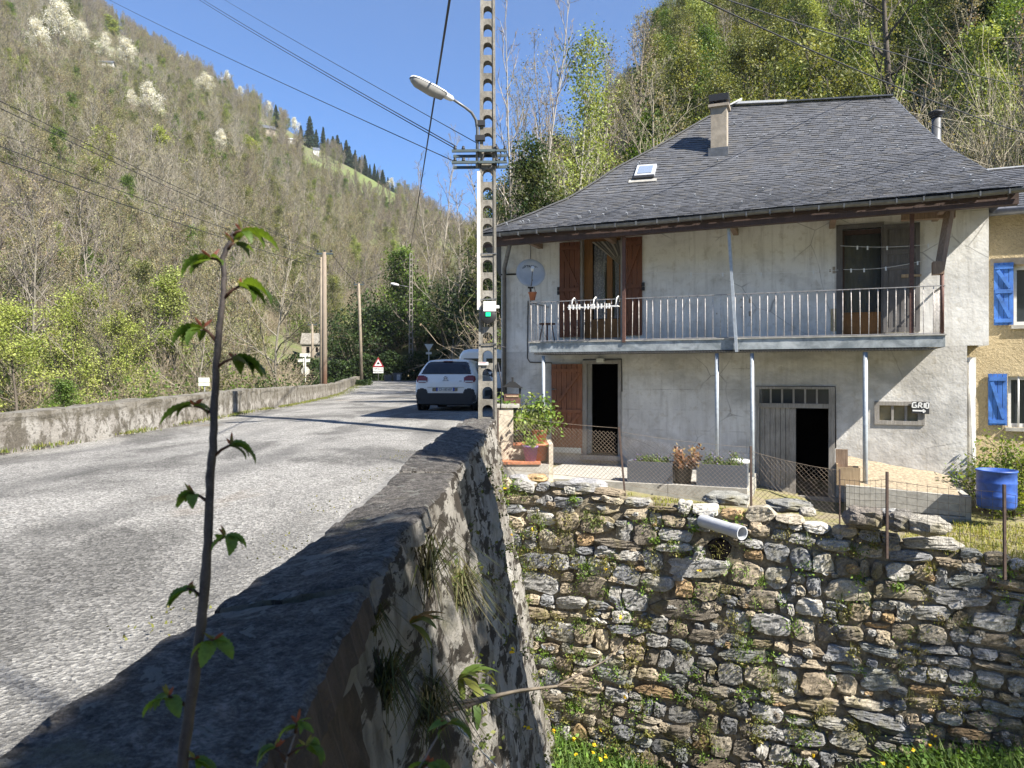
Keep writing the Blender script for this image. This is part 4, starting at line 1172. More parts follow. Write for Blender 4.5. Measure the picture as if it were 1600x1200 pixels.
def rect(px0, py0, px1, py1, y=0.0):
    xa, za = F(px0, py0, y); xb, zb = F(px1, py1, y); return xa, xb, min(za, zb), max(za, zb)
D1 = rect(917, 570, 966, 712); D1 = (D1[0], D1[1], F(940, 711)[1], F(940, 568)[1])
D2 = (F(1183, 0)[0], F(1295, 0)[0], F(1240, 773)[1], F(1240, 608)[1])
W3 = (F(1369, 0)[0], F(1442, 0)[0], F(1405, 662)[1], F(1405, 629)[1])
W1 = (F(908, 0)[0], F(972, 0)[0], F(940, 528)[1], F(940, 370)[1])
W2 = (F(1312, 0)[0], F(1379, 0)[0], F(1345, 524)[1], F(1345, 357)[1])
ZDECK = E + .742 - HB; ZDB = E + .50 - HB; ZRAIL = E + 1.577 - HB
ZSPLIT = ZDECK - .15; ZEAVE = E + 3.06 - HB; XR_LOW = F(1511, 0)[0]; XR_UP = F(1545, 0)[0]
mb = MB(); wall_holes(mb, -.03, XR_LOW, -.4, ZSPLIT, 0, .42, [D1, D2, W3])
LBX, LBY = -.03 - .315 * 11, .92 * 11   # the left wall follows the road, not square to the front
mb.quad((-.03, 0, -.4), (-.03, 0, ZSPLIT), (LBX, LBY, ZSPLIT), (LBX, LBY, -.4))
mb.quad((XR_LOW, 0, -.4), (XR_LOW, .9, -.4), (XR_LOW, .9, ZSPLIT), (XR_LOW, 0, ZSPLIT))
mb.build("lower_wall", M['plaster_low'], house)
mb = MB(); wall_holes(mb, -.03, XR_UP, ZSPLIT, ZEAVE + .03, 0, .30, [W1, W2])
mb.quad((-.03, 0, ZSPLIT), (-.03, 0, ZEAVE), (LBX, LBY, ZEAVE), (LBX, LBY, ZSPLIT))
mb.quad((XR_UP, 0, ZSPLIT), (XR_UP, 7, ZSPLIT), (XR_UP, 7, ZEAVE), (XR_UP, 0, ZEAVE)); mb.quad((LBX, LBY, ZSPLIT), (LBX, LBY, ZEAVE), (XR_UP, 7, ZEAVE), (XR_UP, 7, ZSPLIT)); mb.quad((LBX, LBY, -.4), (LBX, LBY, ZSPLIT), (XR_UP, 7, ZSPLIT), (XR_UP, 7, -.4))
zc = F(1545, 537)[1]
mb.quad((XR_LOW, -.001, zc), (XR_UP, -.001, zc), (XR_UP, -.001, ZSPLIT + .001), (XR_LOW, -.001, ZSPLIT + .001))
mb.quad((XR_LOW, 0, zc), (XR_LOW, .9, zc), (XR_UP, .9, zc), (XR_UP, 0, zc)); mb.quad((XR_UP, 0, zc), (XR_UP, .9, zc), (XR_UP, .9, ZSPLIT), (XR_UP, 0, ZSPLIT))
mb.build("upper_wall", M['plaster_up'], house)
xs_ = F(1525, 600, .22)[0]
mb = MB(); mb.box((XR_LOW + .003, .22, -.3), (xs_, .9, zc - .24)); mb.tube([(XR_LOW + .10, .16, -.2), (XR_LOW + .11, .17, 1.2), (XR_LOW + .08, .16, zc - .3)], .045, 8)
mb.build("side_buttress", M['plaster_up'], house)
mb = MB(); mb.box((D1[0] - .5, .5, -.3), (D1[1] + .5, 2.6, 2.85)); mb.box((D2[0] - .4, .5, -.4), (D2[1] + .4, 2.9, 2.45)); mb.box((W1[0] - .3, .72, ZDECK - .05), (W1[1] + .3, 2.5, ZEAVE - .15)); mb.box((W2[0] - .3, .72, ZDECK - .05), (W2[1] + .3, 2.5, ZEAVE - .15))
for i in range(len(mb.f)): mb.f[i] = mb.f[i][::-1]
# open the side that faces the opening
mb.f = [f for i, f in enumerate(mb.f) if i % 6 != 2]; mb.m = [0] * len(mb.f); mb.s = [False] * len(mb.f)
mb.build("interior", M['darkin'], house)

# --- roof
XL0, XL1, XRR0, XRR1, YE, YRG = .03, 4.93, 9.78, 8.31, -1.42, 2.8
GL_ = ([0, .15, .33, .5, .72, .87, 1], [0, .11, .262, .475, .708, .885, 1]); GR_ = ([0, .125, .25, .5, .75, .875, 1], [0, .09, .198, .42, .695, .845, 1])
def roofpt(u, v):
    zl = E + 3.06 + 3.49 * np.interp(v, *GL_) - HB; zr = E + 3.125 + 3.155 * np.interp(v, *GR_) - HB
    xl = XL0 + (XL1 - XL0) * v; xr_ = XRR0 + (XRR1 - XRR0) * v
    sag = -.035 * math.sin(math.pi * u) * math.sin(math.pi * min(v * 1.2, 1)) + .012 * fbm(u * 9, v * 5)
    return Vector((xl + (xr_ - xl) * u, YE + (YRG - YE) * v, zl + (zr - zl) * u + sag))
mb = MB(); nu, nv = 24, 24
mb.col = (.10, .10, .11)
vs = [roofpt(i / nu, j / nv) + Vector((0, .01, -.02)) for j in range(nv + 1) for i in range(nu + 1)]
mb.add(vs, [(j*(nu+1)+i, j*(nu+1)+i+1, (j+1)*(nu+1)+i+1, (j+1)*(nu+1)+i) for j in range(nv) for i in range(nu)], True)
for side in (1,):   # side and back slopes
    for j in range(nv):
        a = roofpt(side, j / nv) + Vector((0, 0, -.012)); b = roofpt(side, (j + 1) / nv) + Vector((0, 0, -.012))
        a2 = Vector((a.x, 7.4 - (7.4 - YRG) * j / nv, a.z)); b2 = Vector((b.x, 7.4 - (7.4 - YRG) * (j + 1) / nv, b.z))
        mb.quad(*( (a, b, b2, a2) if side == 0 else (a2, b2, b, a)))
lbc = Vector((XL0 - .315 * 12, YE + .92 * 12, roofpt(0, 0).z))
for j in range(nv):
    a = roofpt(0, j / nv) + Vector((0, 0, -.012)); b = roofpt(0, (j + 1) / nv) + Vector((0, 0, -.012)); t_ = roofpt(0, 1)
    a2 = lbc.lerp(t_, j / nv); b2 = lbc.lerp(t_, (j + 1) / nv); a2.z = a.z; b2.z = b.z; mb.quad(a, b, b2, a2)
for j in range(nv):
    l0 = lbc.lerp(roofpt(0, 1), j / nv); l1 = lbc.lerp(roofpt(0, 1), (j+1) / nv); l0.z = roofpt(0, j / nv).z; l1.z = roofpt(0, (j+1) / nv).z; r0_ = roofpt(1, j / nv); r1_ = roofpt(1, (j+1) / nv)
    y0 = 7.4 - (7.4 - YRG) * j / nv; y1 = 7.4 - (7.4 - YRG) * (j+1) / nv
    mb.quad((r0_.x, y0, r0_.z), (l0.x, l0.y, l0.z), (l1.x, l1.y, l1.z), (r1_.x, y1, r1_.z))
rr = random.Random(3); NR = 58
for r in range(NR):
    v0 = r / NR; v1 = min((r + 1.25) / NR, 1.0)
    a = roofpt(0, v0); b = roofpt(1, v0); Lr = (b - a).length; nsl = max(int(Lr / .15), 3); off = .5 * (r % 2) + rr.uniform(-.1, .1)
    for i in range(-1, nsl + 1):
        u0 = (i + off) / nsl; u1 = (i + 1 + off) / nsl - .03 / nsl * rr.uniform(.5, 1.6)
        u0, u1 = max(u0, -.004), min(u1, 1.004)
        if u1 - u0 < .2 / nsl: continue
        g = rr.uniform(.82, 1.15); base_c = (.128, .132, .143) if rr.random() < .85 else (.142, .140, .138)
        mb.col = tuple(c * g for c in base_c)
        jv = rr.uniform(-.0018, .0018); lift = rr.uniform(.010, .020)
        A, B, Cc, D = roofpt(u0, v0 + jv), roofpt(u1, v0 + jv), roofpt(u1, v1), roofpt(u0, v1)
        up = (B - A).cross(D - A).normalized(); A += up * lift; B += up * lift; Cc += up * .001; D += up * .001
        mb.add([A, B, Cc, D, A - up * lift * .9, B - up * lift * .9], [(0, 1, 2, 3), (4, 5, 1, 0), (5, 2, 1), (4, 0, 3)], False)
roof = mb.build("roof", M['slate'], house)
mb = MB()
for _ in range(75):
    u, v = rr.uniform(.02, .98), rr.choice([.07, .14, .22, .36, .52, .70, .8]) + rr.uniform(-.01, .01); p = roofpt(u, v); mb.bar(p + Vector((0, -.02, .025)), p + Vector((0, -.06, .065)), .03, .012)
mb.build("slate_hook", M['pvc'], roof)
a, b = roofpt(0, 1), roofpt(.34, 1); mb = MB(); mb.bar(a + Vector((-.05, 0, .05)), b + Vector((0, 0, .035)), .22, .05); mb.bar(a + Vector((-.25, -.12, -.06)), a + Vector((.12, .0, .13)), .2, .03)
mb.build("ridge_flashing", M['roofwhite'], roof)
mb = MB(); a, b = roofpt(.34, 1), roofpt(1, 1); mb.bar(a + Vector((0, 0, .035)), b + Vector((0, 0, .03)), .16, .03); mb.build("ridge_cap", M['zinc'], roof)
# hip battens with dark edge on the left
mb = MB(); pts = [roofpt(0, j / 16) + Vector((-.01, 0, .03)) for j in range(17)]
for p, q in zip(pts[:-1], pts[1:]): mb.bar(p, q, .09, .03)
mb.build("hip_edge", M['roofedge'], house); mb = MB(); pts = [roofpt(1, j / 16) + Vector((.012, 0, -.01)) for j in range(17)]
for p, q in zip(pts[:-1], pts[1:]): mb.bar(p, q, .02, .03)
mb.build("hip_edge", M['slatepot'], roof)
# gutter, fascia beam, soffit
ga, gb = roofpt(0, 0) + Vector((-.02, -.06, -.05)), roofpt(1, 0) + Vector((.06, -.06, -.05))
mb = MB(); n = 40
for i in range(n):
    p = ga.lerp(gb, i / n); q = ga.lerp(gb, (i + 1) / n)
    for k in range(6):
        a0, a1 = math.pi + math.pi * k / 6, math.pi + math.pi * (k + 1) / 6; R_ = .068
        f = lambda P_, an: Vector((P_.x, P_.y + R_ * math.cos(an), P_.z + R_ * math.sin(an) + .012 * math.sin(P_.x * 1.3)))
        mb.add([f(p, a0), f(q, a0), f(q, a1), f(p, a1)], [(0, 1, 2, 3)], True)
for i in range(0, 24): p = ga.lerp(gb, (i + .4) / 24); mb.box((p.x - .012, p.y - .078, p.z - .075), (p.x + .012, p.y + .07, p.z - .0))
mb.build("gutter", M['zinc'], house)
mb = MB(); mb.bar(roofpt(0, 0) + Vector((.0, .12, -.17)), roofpt(1, 0) + Vector((-.02, .12, -.17)), .14, .20); mb.build("fascia_beam", M['darkbrown'], house)
mb = MB()
for i in range(9):
    y0 = YE + .16 + i * .148; mb.bar((XL0 + .05, y0 + .07, ZEAVE - .045 + i * .008), (XRR0 - .06, y0 + .07, ZEAVE + .02 + i * .008), .140, .02)
mb.build("soffit", M['soffit'], house)
for px in (845, 960, 1150, 1300, 1460): x = F(px, 0)[0]; mb = MB(); mb.bar((x, YE + .2, ZEAVE - .10), (x, .0, ZEAVE - .09), .10, .12); mb.build("rafter_end", M['oldbrace'], house)
# chimneys, skylight
def chimney_at(px, pyb, w, d, h, y):
    x, z = F(px, pyb, y); return x, z
def roof_v_at(px, py):
    best = None
    for v in np.linspace(0, 1, 101):
        for u in np.linspace(0, 1, 101):
            p = roofpt(u, v); X, Y, Z = HW(p.x, p.y, p.z); e = abs(800 + FPX * X / Y - px) + abs(HOR - FPX * (Z - E) / Y - py)
            if best is None or e < best[0]: best = (e, u, v, p)
    return best[1:]
u, v, p = roof_v_at(1122, 240); cw = .34
mb = MB(); mb.box((p.x - cw/2, p.y, p.z - .3), (p.x + cw/2, p.y + cw, p.z + 1.03)); mb.box((p.x - cw/2 - .05, p.y - .05, p.z + 1.03), (p.x + cw/2 + .05, p.y + cw + .05, p.z + 1.09))
ch = mb.build("chimney", M['chimney'], house)
mb = MB()
for dx in (-.13, .13):
    for dy in (.04, .30): mb.box((p.x + dx - .03, p.y + dy - .03, p.z + 1.09), (p.x + dx + .03, p.y + dy + .03, p.z + 1.17))
mb.box((p.x - .21, p.y - .03, p.z + 1.16), (p.x + .21, p.y + cw + .03, p.z + 1.31)); mb.build("chimney_cap", M['black'], ch)
mb = MB(); mb.box((p.x - cw/2 - .04, p.y - .12, p.z - .10), (p.x + cw/2 + .04, p.y - .005, p.z + .10)); mb.build("chimney_flashing", M['zinc'], ch)
u, v, p = roof_v_at(1009, 270)
up = (roofpt(u + .02, v) - p).cross(roofpt(u, v + .02) - p).normalized(); ex = (roofpt(u + .02, v) - p).normalized(); ey = up.cross(ex)
SM = Matrix(((ex.x, ey.x, up.x, p.x), (ex.y, ey.y, up.y, p.y), (ex.z, ey.z, up.z, p.z), (0, 0, 0, 1)))
mb = MB(); w_, h_ = .215, .215
for lo, hi in (((-w_, -h_, 0), (w_, -h_ + .08, .11)), ((-w_, h_ - .08, 0), (w_, h_, .11)), ((-w_, -h_ + .08, 0), (-w_ + .07, h_ - .08, .11)), ((w_ - .07, -h_ + .08, 0), (w_, h_ - .08, .11))): mb.box((lo[0], lo[1], lo[2]), (hi[0], hi[1], .075), SM)
sk = mb.build("skylight", M['pvc'], house)
mb = MB(); mb.box((-w_ + .06, -h_ + .07, .05), (w_ - .06, h_ - .07, .085), SM); mb.build("skylight_pane", M['skyglass'], sk)
mb = MB(); mb.box((-w_ - .1, -h_ - .20, .012), (w_ + .08, -h_ - .10, .035), SM); mb.build("skylight_apron", M['concrete'], sk)
mb = MB(); mb.box((-w_ - .01, -h_ - .10, .01), (w_ + .01, -h_ - .002, .08), SM); mb.build("skylight_sill", M['black'], sk)
x, z = F(1463, 222, 3.2); mb = MB(); mb.tube([(x, 3.2, z - 1.6), (x, 3.2, z + .55)], .095, 14); fl = mb.build("flue_pipe", M['zinc'], house)
mb = MB(); mb.lathe([(.0, .74), (.17, .66), (.17, .63), (.12, .60), (.11, .54)], 14, (x, 3.2, z)); mb.build("flue_cowl", M['black'], fl)

# --- balcony
XB0, XB1, YB = 1.096, 8.74, -1.15
mb = MB(); mb.box((XB0, YB + .03, ZDB + .05), (XB1, -.003, ZDECK - .012)); dk = mb.build("balcony_deck", M['concrete'], house)
mb = MB(); n = 40
for i in range(n):
    xa, xb = XB0 + (XB1 - XB0) * i / n, XB0 + (XB1 - XB0) * (i + 1) / n; w0, w1 = .012 * fbm(i * .6, 1), .012 * fbm((i + 1) * .6, 1)
    mb.add([(xa, YB + w0, ZDB + .03), (xb, YB + w1, ZDB + .03), (xb, YB - w1 * .5, ZDECK - .012), (xa, YB - w0 * .5, ZDECK - .012)], [(0, 1, 2, 3)], True)
mb.quad((XB1, YB, ZDB + .03), (XB1, 0, ZDB + .03), (XB1, 0, ZDECK - .012), (XB1, YB, ZDECK - .012)); mb.quad((XB0, YB, ZDB + .03), (XB0, YB, ZDECK - .012), (XB0, 0, ZDECK - .012), (XB0, 0, ZDB + .03))
mb.build("edge_sheet", M['galv'], dk)
mb = MB(); n = 140
for i in range(n):
    xa, xb = XB0 + .1 + (XB1 - XB0 - .25) * i / n, XB0 + .1 + (XB1 - XB0 - .25) * (i + 1) / n; xm = (xa + xb) / 2
    for A, B, za, zb in ((xa, xm, 0, .034), (xm, xb, .034, 0)):
        mb.quad((A, YB - .02, ZDB - .012 + za), (B, YB - .02, ZDB - .012 + zb), (B, 0, ZDB + .002 + zb), (A, 0, ZDB + .002 + za)); mb.quad((A, YB - .02, ZDB - .02 + za), (B, YB - .02, ZDB - .02 + zb), (B, YB - .02, ZDB - .012 + zb), (A, YB - .02, ZDB - .012 + za))
mb.build("corrugated_sheet", M['zinc'], dk)
mb = MB(); mb.box((XB0 - .02, YB - .02, ZDECK - .012), (XB1 + .02, -.004, ZDECK + .012)); mb.build("deck_screed", M['concrete'], dk)
mb = MB()
n = 53
for i in range(n + 1):
    x = XB0 + .04 + (XB1 - XB0 - .08) * i / n + RND.uniform(-.008, .008); mb.tube([(x, YB + .04, ZDECK), (x + RND.uniform(-.012, .012), YB + .04, ZRAIL)], .0068, 6)
for x in (XB0 + .02, XB1 - .02):
    for i in range(1, 8): mb.tube([(x, YB + .04 + .145 * i, ZDECK), (x, YB + .04 + .145 * i, ZRAIL)], .0068, 6)
rl = mb.build("railing", M['rail'], house)
mb = MB(); 
for a, b in (((XB0, YB + .04), (XB1, YB + .04)), ((XB0 + .02, YB + .04), (XB0 + .02, 0)), ((XB1 - .02, YB + .04), (XB1 - .02, 0))): mb.bar((*a, ZRAIL + .01), (*b, ZRAIL + .01), .04, .014); mb.bar((*a, ZDECK + .028), (*b, ZDECK + .028), .03, .012)
mb.build("handrail", M['rail_dark'], rl)
def post(name, pxt, pyt, pxb, pyb, y, r, mat, label=None, sq=False):
    a = F(pxb, pyb, y); b = F(pxt, pyt, y); mb = MB()
    if sq: mb.bar((a[0], y, a[1]), (b[0], y, b[1]), 2 * r, 2 * r)
    else: mb.tube([(a[0], y, a[1]), (b[0], y, b[1])], r, 10)
    o = mb.build(name, M[mat], house)
    if label: o["label"] = label
    return o
post("support_post", 849, 556, 849, 694, YB + .06, .037, 'steel_grey')
post("support_post", 1120, 552, 1120, 726, YB + .06, .037, 'steel_grey')
post("support_post", 1175, 552, 1176, 785, YB + .06, .037, 'steel_grey')
post("support_post", 1352, 550, 1352, 797, YB + .06, .042, 'steel_grey')
post("eaves_post", 975, 362, 975, 535, YB - .0, .030, 'rust', "brown steel post before the left window", True)
post("eaves_post", 1138, 349, 1151, 550, YB - .05, .027, 'steel_grey', "leaning grey post nailed across the balcony edge", True)
post("eaves_post", 1425, 323, 1424, 523, YB + .08, .032, 'rust', "brown steel post before the grey shutter", True)
post("corner_post", 1472, 412, 1472, 526, YB + .05, .033, 'rust')
a = F(1468, 420, YB + .1); b = F(1486, 316, YB + .35); mb = MB(); mb.bar((a[0], YB + .1, a[1]), (b[0], YB + .35, b[1]), .115, .115); c = F(1466, 392, YB + .1)
mb.box((c[0] - .09, YB + .0, a[1] - .10), (c[0] + .08, YB + .2, a[1] + .12)); mb.bar((b[0] - .75, -.5, ZEAVE - .13), (b[0] + .1, -.6, ZEAVE - .16), .14, .12); mb.build("brace", M['oldbrace'], house)

# --- joinery
def plank_panel(mb, x0, x1, z0, z1, y, n=5, rails=(.06, .5, .94), diag=True, flip=False, rail_h=.09, th=.03, topbrace=True):
    w = (x1 - x0) / n
    for i in range(n): mb.box((x0 + i * w + .004, y - th, z0 + RND.uniform(-.004, .004)), (x0 + (i + 1) * w - .004, y, z1))
    H = z1 - z0; yf = y - th - .002
    for r in rails: mb.box((x0 + .015, yf - .024, z0 + H * r - rail_h / 2), (x1 - .015, yf, z0 + H * r + rail_h / 2))
    if diag:
        for r0, r1 in zip(rails[:-1], rails[1:]):
            za, zb = z0 + H * r0 + rail_h / 2, z0 + H * r1 - rail_h / 2; xa, xb = (x0 + .06, x1 - .06) if flip else (x1 - .06, x0 + .06)
            mb.bar((xa, yf - .012, za + .02), (xb, yf - .012, zb - .02), .022, rail_h * .85, (0, 1, 0)) if False else mb.bar((xa, yf - .0125, za + .02), (xb, yf - .0125, zb - .02), rail_h * .85, .021, (0, -1, 0))
def hinge(mb, x, y, z, s): mb.box((x - .05 * s, y - .02, z - .04), (x + .02 * s, y + .01, z + .04))
# upper left shutters
s1 = (F(875, 0)[0], F(907, 0)[0], F(890, 527)[1], F(890, 379)[1]); s2 = (F(973, 0)[0], F(1004, 0)[0], F(990, 524)[1], F(990, 371)[1])
for s_, fl_ in ((s1, False), (s2, True)):
    mb = MB(); plank_panel(mb, *s_, -.02, 4, (.06, .5, .94), True, fl_, .085); o = mb.build("shutter", M['shutter'], house)
    mb = MB(); xo = s_[0] if not fl_ else s_[1]; hinge(mb, xo, -.03, (s_[2] + s_[3]) / 2 + .03, 1 if not fl_ else -1); hinge(mb, xo, -.03, (s_[2] + s_[3]) / 2 - .06, 1 if not fl_ else -1); mb.build("catch", M['black'], o)
# french window with lace and a swagged curtain
win = MB(); x0, x1, z0, z1 = W1
win.box((x0 - .07, -.035, z1 - .01), (x1 + .07, .10, z1 + .11)); win.box((x0 - .05, -.02, z0), (x0 + .03, .12, z1 - .01)); win.box((x1 - .03, -.02, z0), (x1 + .05, .12, z1 - .01)); win.box((x0 - .05, -.03, z0 - .05), (x1 + .05, .2, z0))
w1 = win.build("window", M['greywood'], house)
mb = MB(); sy0, sy1 = .14, .19; xm = F(950, 450)[0]
mb.box((x0 + .03, sy0, z0), (x0 + .22, sy1, z1 - .01)); mb.box((xm - .06, sy0, z0), (xm + .06, sy1, z1 - .01)); mb.box((x1 - .10, sy0, z0), (x1 - .03, sy1, z1 - .01))
zp = F(940, 498)[1]
for a_, b_ in ((x0 + .22, xm - .06), (xm + .06, x1 - .10)): mb.box((a_, sy0, z0), (b_, sy1, zp)); mb.box((a_, sy0, z1 - .10), (b_, sy1, z1 - .01))
mb.build("sash", M['honey'], w1)
for a_, b_ in ((x0 + .22, xm - .06), (xm + .06, x1 - .10)):
    mb = MB(); mb.quad((a_, sy0 + .02, zp), (b_, sy0 + .02, zp), (b_, sy0 + .02, z1 - .1), (a_, sy0 + .02, z1 - .1)); mb.build("pane", M['clear'], w1)
for q, (xa, xb, gather) in enumerate(((x0 + .23, xm - .07, 1), (xm + .07, x1 - .11, -1))):
    mb = MB(); n, m = 16, 14; vs = []
    for j in range(m + 1):
        f = j / m; z = zp + .02 + (z1 - .12 - zp) * f; tk = .22 * math.sin(math.pi * min(f * 1.15, 1)) * (xb - xa)
        for i in range(n + 1):
            a_ = xa if gather > 0 else xa + tk; b_ = xb - tk if gather > 0 else xb
            vs.append((a_ + (b_ - a_) * i / n, .235 + .018 * math.sin(i * 1.7 + q), z))
    mb.add(vs, [(j*(n+1)+i, j*(n+1)+i+1, (j+1)*(n+1)+i+1, (j+1)*(n+1)+i) for j in range(m) for i in range(n)], True); mb.build("lace_curtain", M['lace'], w1)
mb = MB(); ns = 20; top0, top1, tiex = x0 + .24, x1 - .05, x1 - .07; ztop, ztie = z1 - .08, F(965, 412)[1]
for i in range(ns):
    f = i / (ns - 1); mb.col = (3.6, 3.5, 3.3) if i % 3 == 0 else (1, 1, 1)
    a_ = Vector((top0 + (top1 - top0) * f, .10 + .012 * (i % 2), ztop)); b_ = Vector((tiex - .02 + .03 * f, .10, ztie)); c_ = Vector(((a_.x + b_.x) / 2 + (.13 - .08 * f), .085, (a_.z + b_.z) / 2 - .10 + .08 * f))
    for k in range(8):
        t0, t1 = k / 8, (k + 1) / 8; Q = lambda t_: a_ * (1-t_)**2 + c_ * 2*t_*(1-t_) + b_ * t_*t_
        wd0, wd1 = .052 * (1 - t0) + .012 * t0, .052 * (1 - t1) + .012 * t1; p, q = Q(t0), Q(t1)
        mb.quad((p.x - wd0/2, p.y, p.z), (q.x - wd1/2, q.y, q.z), (q.x + wd1/2, q.y + .004, q.z), (p.x + wd0/2, p.y + .004, p.z))
mb.build("swag_curtain", M['stripe'], w1)
# right upper french window and grey shutter
x0, x1, z0, z1 = W2; win = MB(); win.box((x0 - .06, -.03, z1), (x1 + .02, .12, z1 + .09)); win.box((x0 - .06, -.025, z0), (x0 + .05, .12, z1)); win.box((x1 - .02, -.025, z0), (x1 + .04, .12, z1)); win.box((x0 - .05, -.03, z0 - .06), (x1 + .04, .2, z0))
w2 = win.build("window", M['greyshut'], house)
zp = F(1345, 487)[1]; mb = MB(); mb.box((x0 + .05, .13, z0), (x1 - .02, .18, zp)); 
for i in range(3): mb.box((x0 + .07, .122, z0 + .05 + i * (zp - z0 - .04) / 3), (x1 - .04, .13, z0 + .03 + (i + .9) * (zp - z0 - .04) / 3))
mb.build("sash", M['honey'], w2); mb = MB(); mb.box((x0 + .05, .13, z1 - .09), (x1 - .02, .18, z1)); mb.box((x0 + .05, .13, zp), (x0 + .09, .18, z1 - .09)); mb.build("sash_frame", M['darkbrown'], w2)
mb = MB(); mb.quad((x0 + .09, .15, zp), (x1 - .02, .15, zp), (x1 - .02, .15, z1 - .09), (x0 + .09, .15, z1 - .09)); mb.build("pane", M['clear'], w2)
mb = MB(); n = 30
mb.add([(x0 + .06 + (x1 - x0 - .08) * i / n, .24 + .012 * math.sin(i * 1.1), z_) for z_ in (zp, z1 - .08) for i in range(n + 1)], [(i, i + 1, n + 2 + i, n + 1 + i) for i in range(n)], True); mb.build("net_curtain", M['curtain_grey'], w2)
x0, x1, z0, z1 = F(1380, 0)[0], F(1437, 0)[0], F(1408, 519)[1], F(1408, 350)[1]
mb = MB(); y = -.025; mb.box((x0, y, z0), (x1, y + .02, z1)); H = z1 - z0
for a_, b_ in ((x0, x0 + .07), (x1 - .07, x1)): mb.box((a_, y - .022, z0), (b_, y - .001, z1))
for r in (0, .345, .58, .72, .955): mb.box((x0 + .07, y - .022, z0 + H * r), (x1 - .07, y - .001, z0 + H * (r + .045)))
for i in range(5): mb.bar((x0 + .10 + i * (x1 - x0 - .2) / 4, y - .006, z0 + .1), (x0 + .10 + i * (x1 - x0 - .2) / 4, y - .006, z1 - .1), .012, .010)
o = mb.build("shutter", M['greyshut'], house); o["label"] = "large grey panelled shutter folded open"
mb = MB(); zt_ = F(1408, 432)[1]; mb.box((x0 + .30, y - .05, zt_ - .03), (x0 + .42, y - .024, zt_ + .03)); mb.box((x0 + .48, y - .05, zt_ - .02), (x1 + .02, y - .024, zt_ + .02)); mb.build("latch", M['crate'], o)
# front door left with its plank leaf folded on the wall
x0, x1, z0, z1 = D1; mb = MB()
mb.box((x0 - .10, -.03, z0), (x0, .1, z1)); mb.box((x1, -.03, z0), (x1 + .07, .1, z1)); mb.box((x0 - .10, -.03, z1), (x1 + .07, .1, z1 + .06)); mb.box((x0 - .12, -.16, z0 - .10), (x1 + .1, .42, z0)); df = mb.build("door_frame", M['greywood'], house)
l0, l1 = F(863, 0)[0], F(911, 0)[0]; zl0, zl1 = F(888, 707)[1], F(888, 569)[1]
mb = MB(); plank_panel(mb, l0, l1, zl0, zl1, -.04, 6, (.05, .47, .93), True, True, .075); dl = mb.build("door", M['doorwood'], house)
mb = MB(); mb.box((l0 + .01, -.103, zl0 - .0), (l1 - .01, -.099, zl0 + .12)); mb.build("kick_plate", M['signback'], dl)
mb = MB(); zk = F(866, 608)[1]; mb.tube([(l0 + .05, -.07, zk), (l0 + .05, -.13, zk)], .02, 8); mb.tube([(l0 + .05, -.12, zk), (l0 + .14, -.12, zk)], .009, 6); mb.build("handle", M['zinc'], dl)
# right double door with transom
x0, x1, z0, z1 = D2; zt = F(1240, 632)[1]; zt2 = F(1240, 628)[1]; mb = MB()
mb.box((x0 - .02, -.03, z0), (x0 + .045, .14, z1)); mb.box((x1, -.03, z0), (x1 + .11, .14, z1)); mb.box((x0 - .02, -.03, z1), (x1 + .11, .14, z1 + .05)); mb.box((x0 + .045, -.02, zt - .07), (x1, .12, zt + .02))
for i in range(1, 6): xx = x0 + .045 + (x1 - x0 - .045) * i / 6; mb.box((xx - .018, .0, zt + .02), (xx + .018, .08, z1))
mb.box((x0 - .1, -.12, z0 - .14), (x1 + .2, .5, z0 - .0)); df = mb.build("door_frame", M['greywood'], house)
mb = MB(); mb.quad((x0 + .045, .05, zt + .02), (x1, .05, zt + .02), (x1, .05, z1), (x0 + .045, .05, z1)); mb.build("transom_pane", M['glass'], df)
xm = F(1244, 0)[0]; mb = MB(); n = 7; w_ = (xm - x0 - .05) / n
for i in range(n): mb.box((x0 + .05 + i * w_ + .004, .02 + RND.uniform(0, .006), z0 + RND.uniform(.0, .03)), (x0 + .05 + (i + 1) * w_ - .004, .055, zt - .07))
mb.box((x0 + .06, .0, z0 + .01), (xm - .01, .019, z0 + .13)); mb.box((xm - .12, .002, z0 + .13), (xm - .01, .019, zt - .09)); mb.build("door", M['greywood'], house)
# small three-paned window
x0, x1, z0, z1 = W3; mb = MB(); f = .055
mb.box((x0 - .03, -.025, z1 - f), (x1 + .03, .06, z1 + .02)); mb.box((x0 - .03, -.025, z0 - .02), (x1 + .03, .06, z0 + f)); mb.box((x0 - .03, -.024, z0 + f), (x0 + f, .06, z1 - f)); mb.box((x1 - f - .03, -.024, z0 + f), (x1 + .03, .06, z1 - f))
for i in (1, 2): xx = x0 + f + (x1 - x0 - 2 * f) * i / 3; mb.box((xx - .022, .0, z0 + f), (xx + .022, .06, z1 - f))
w3 = mb.build("window", M['greywood'], house); mb = MB(); mb.box((x0, .062, z0), (x1, .09, z1)); mb.build("pane", M['yellowglass'], w3)
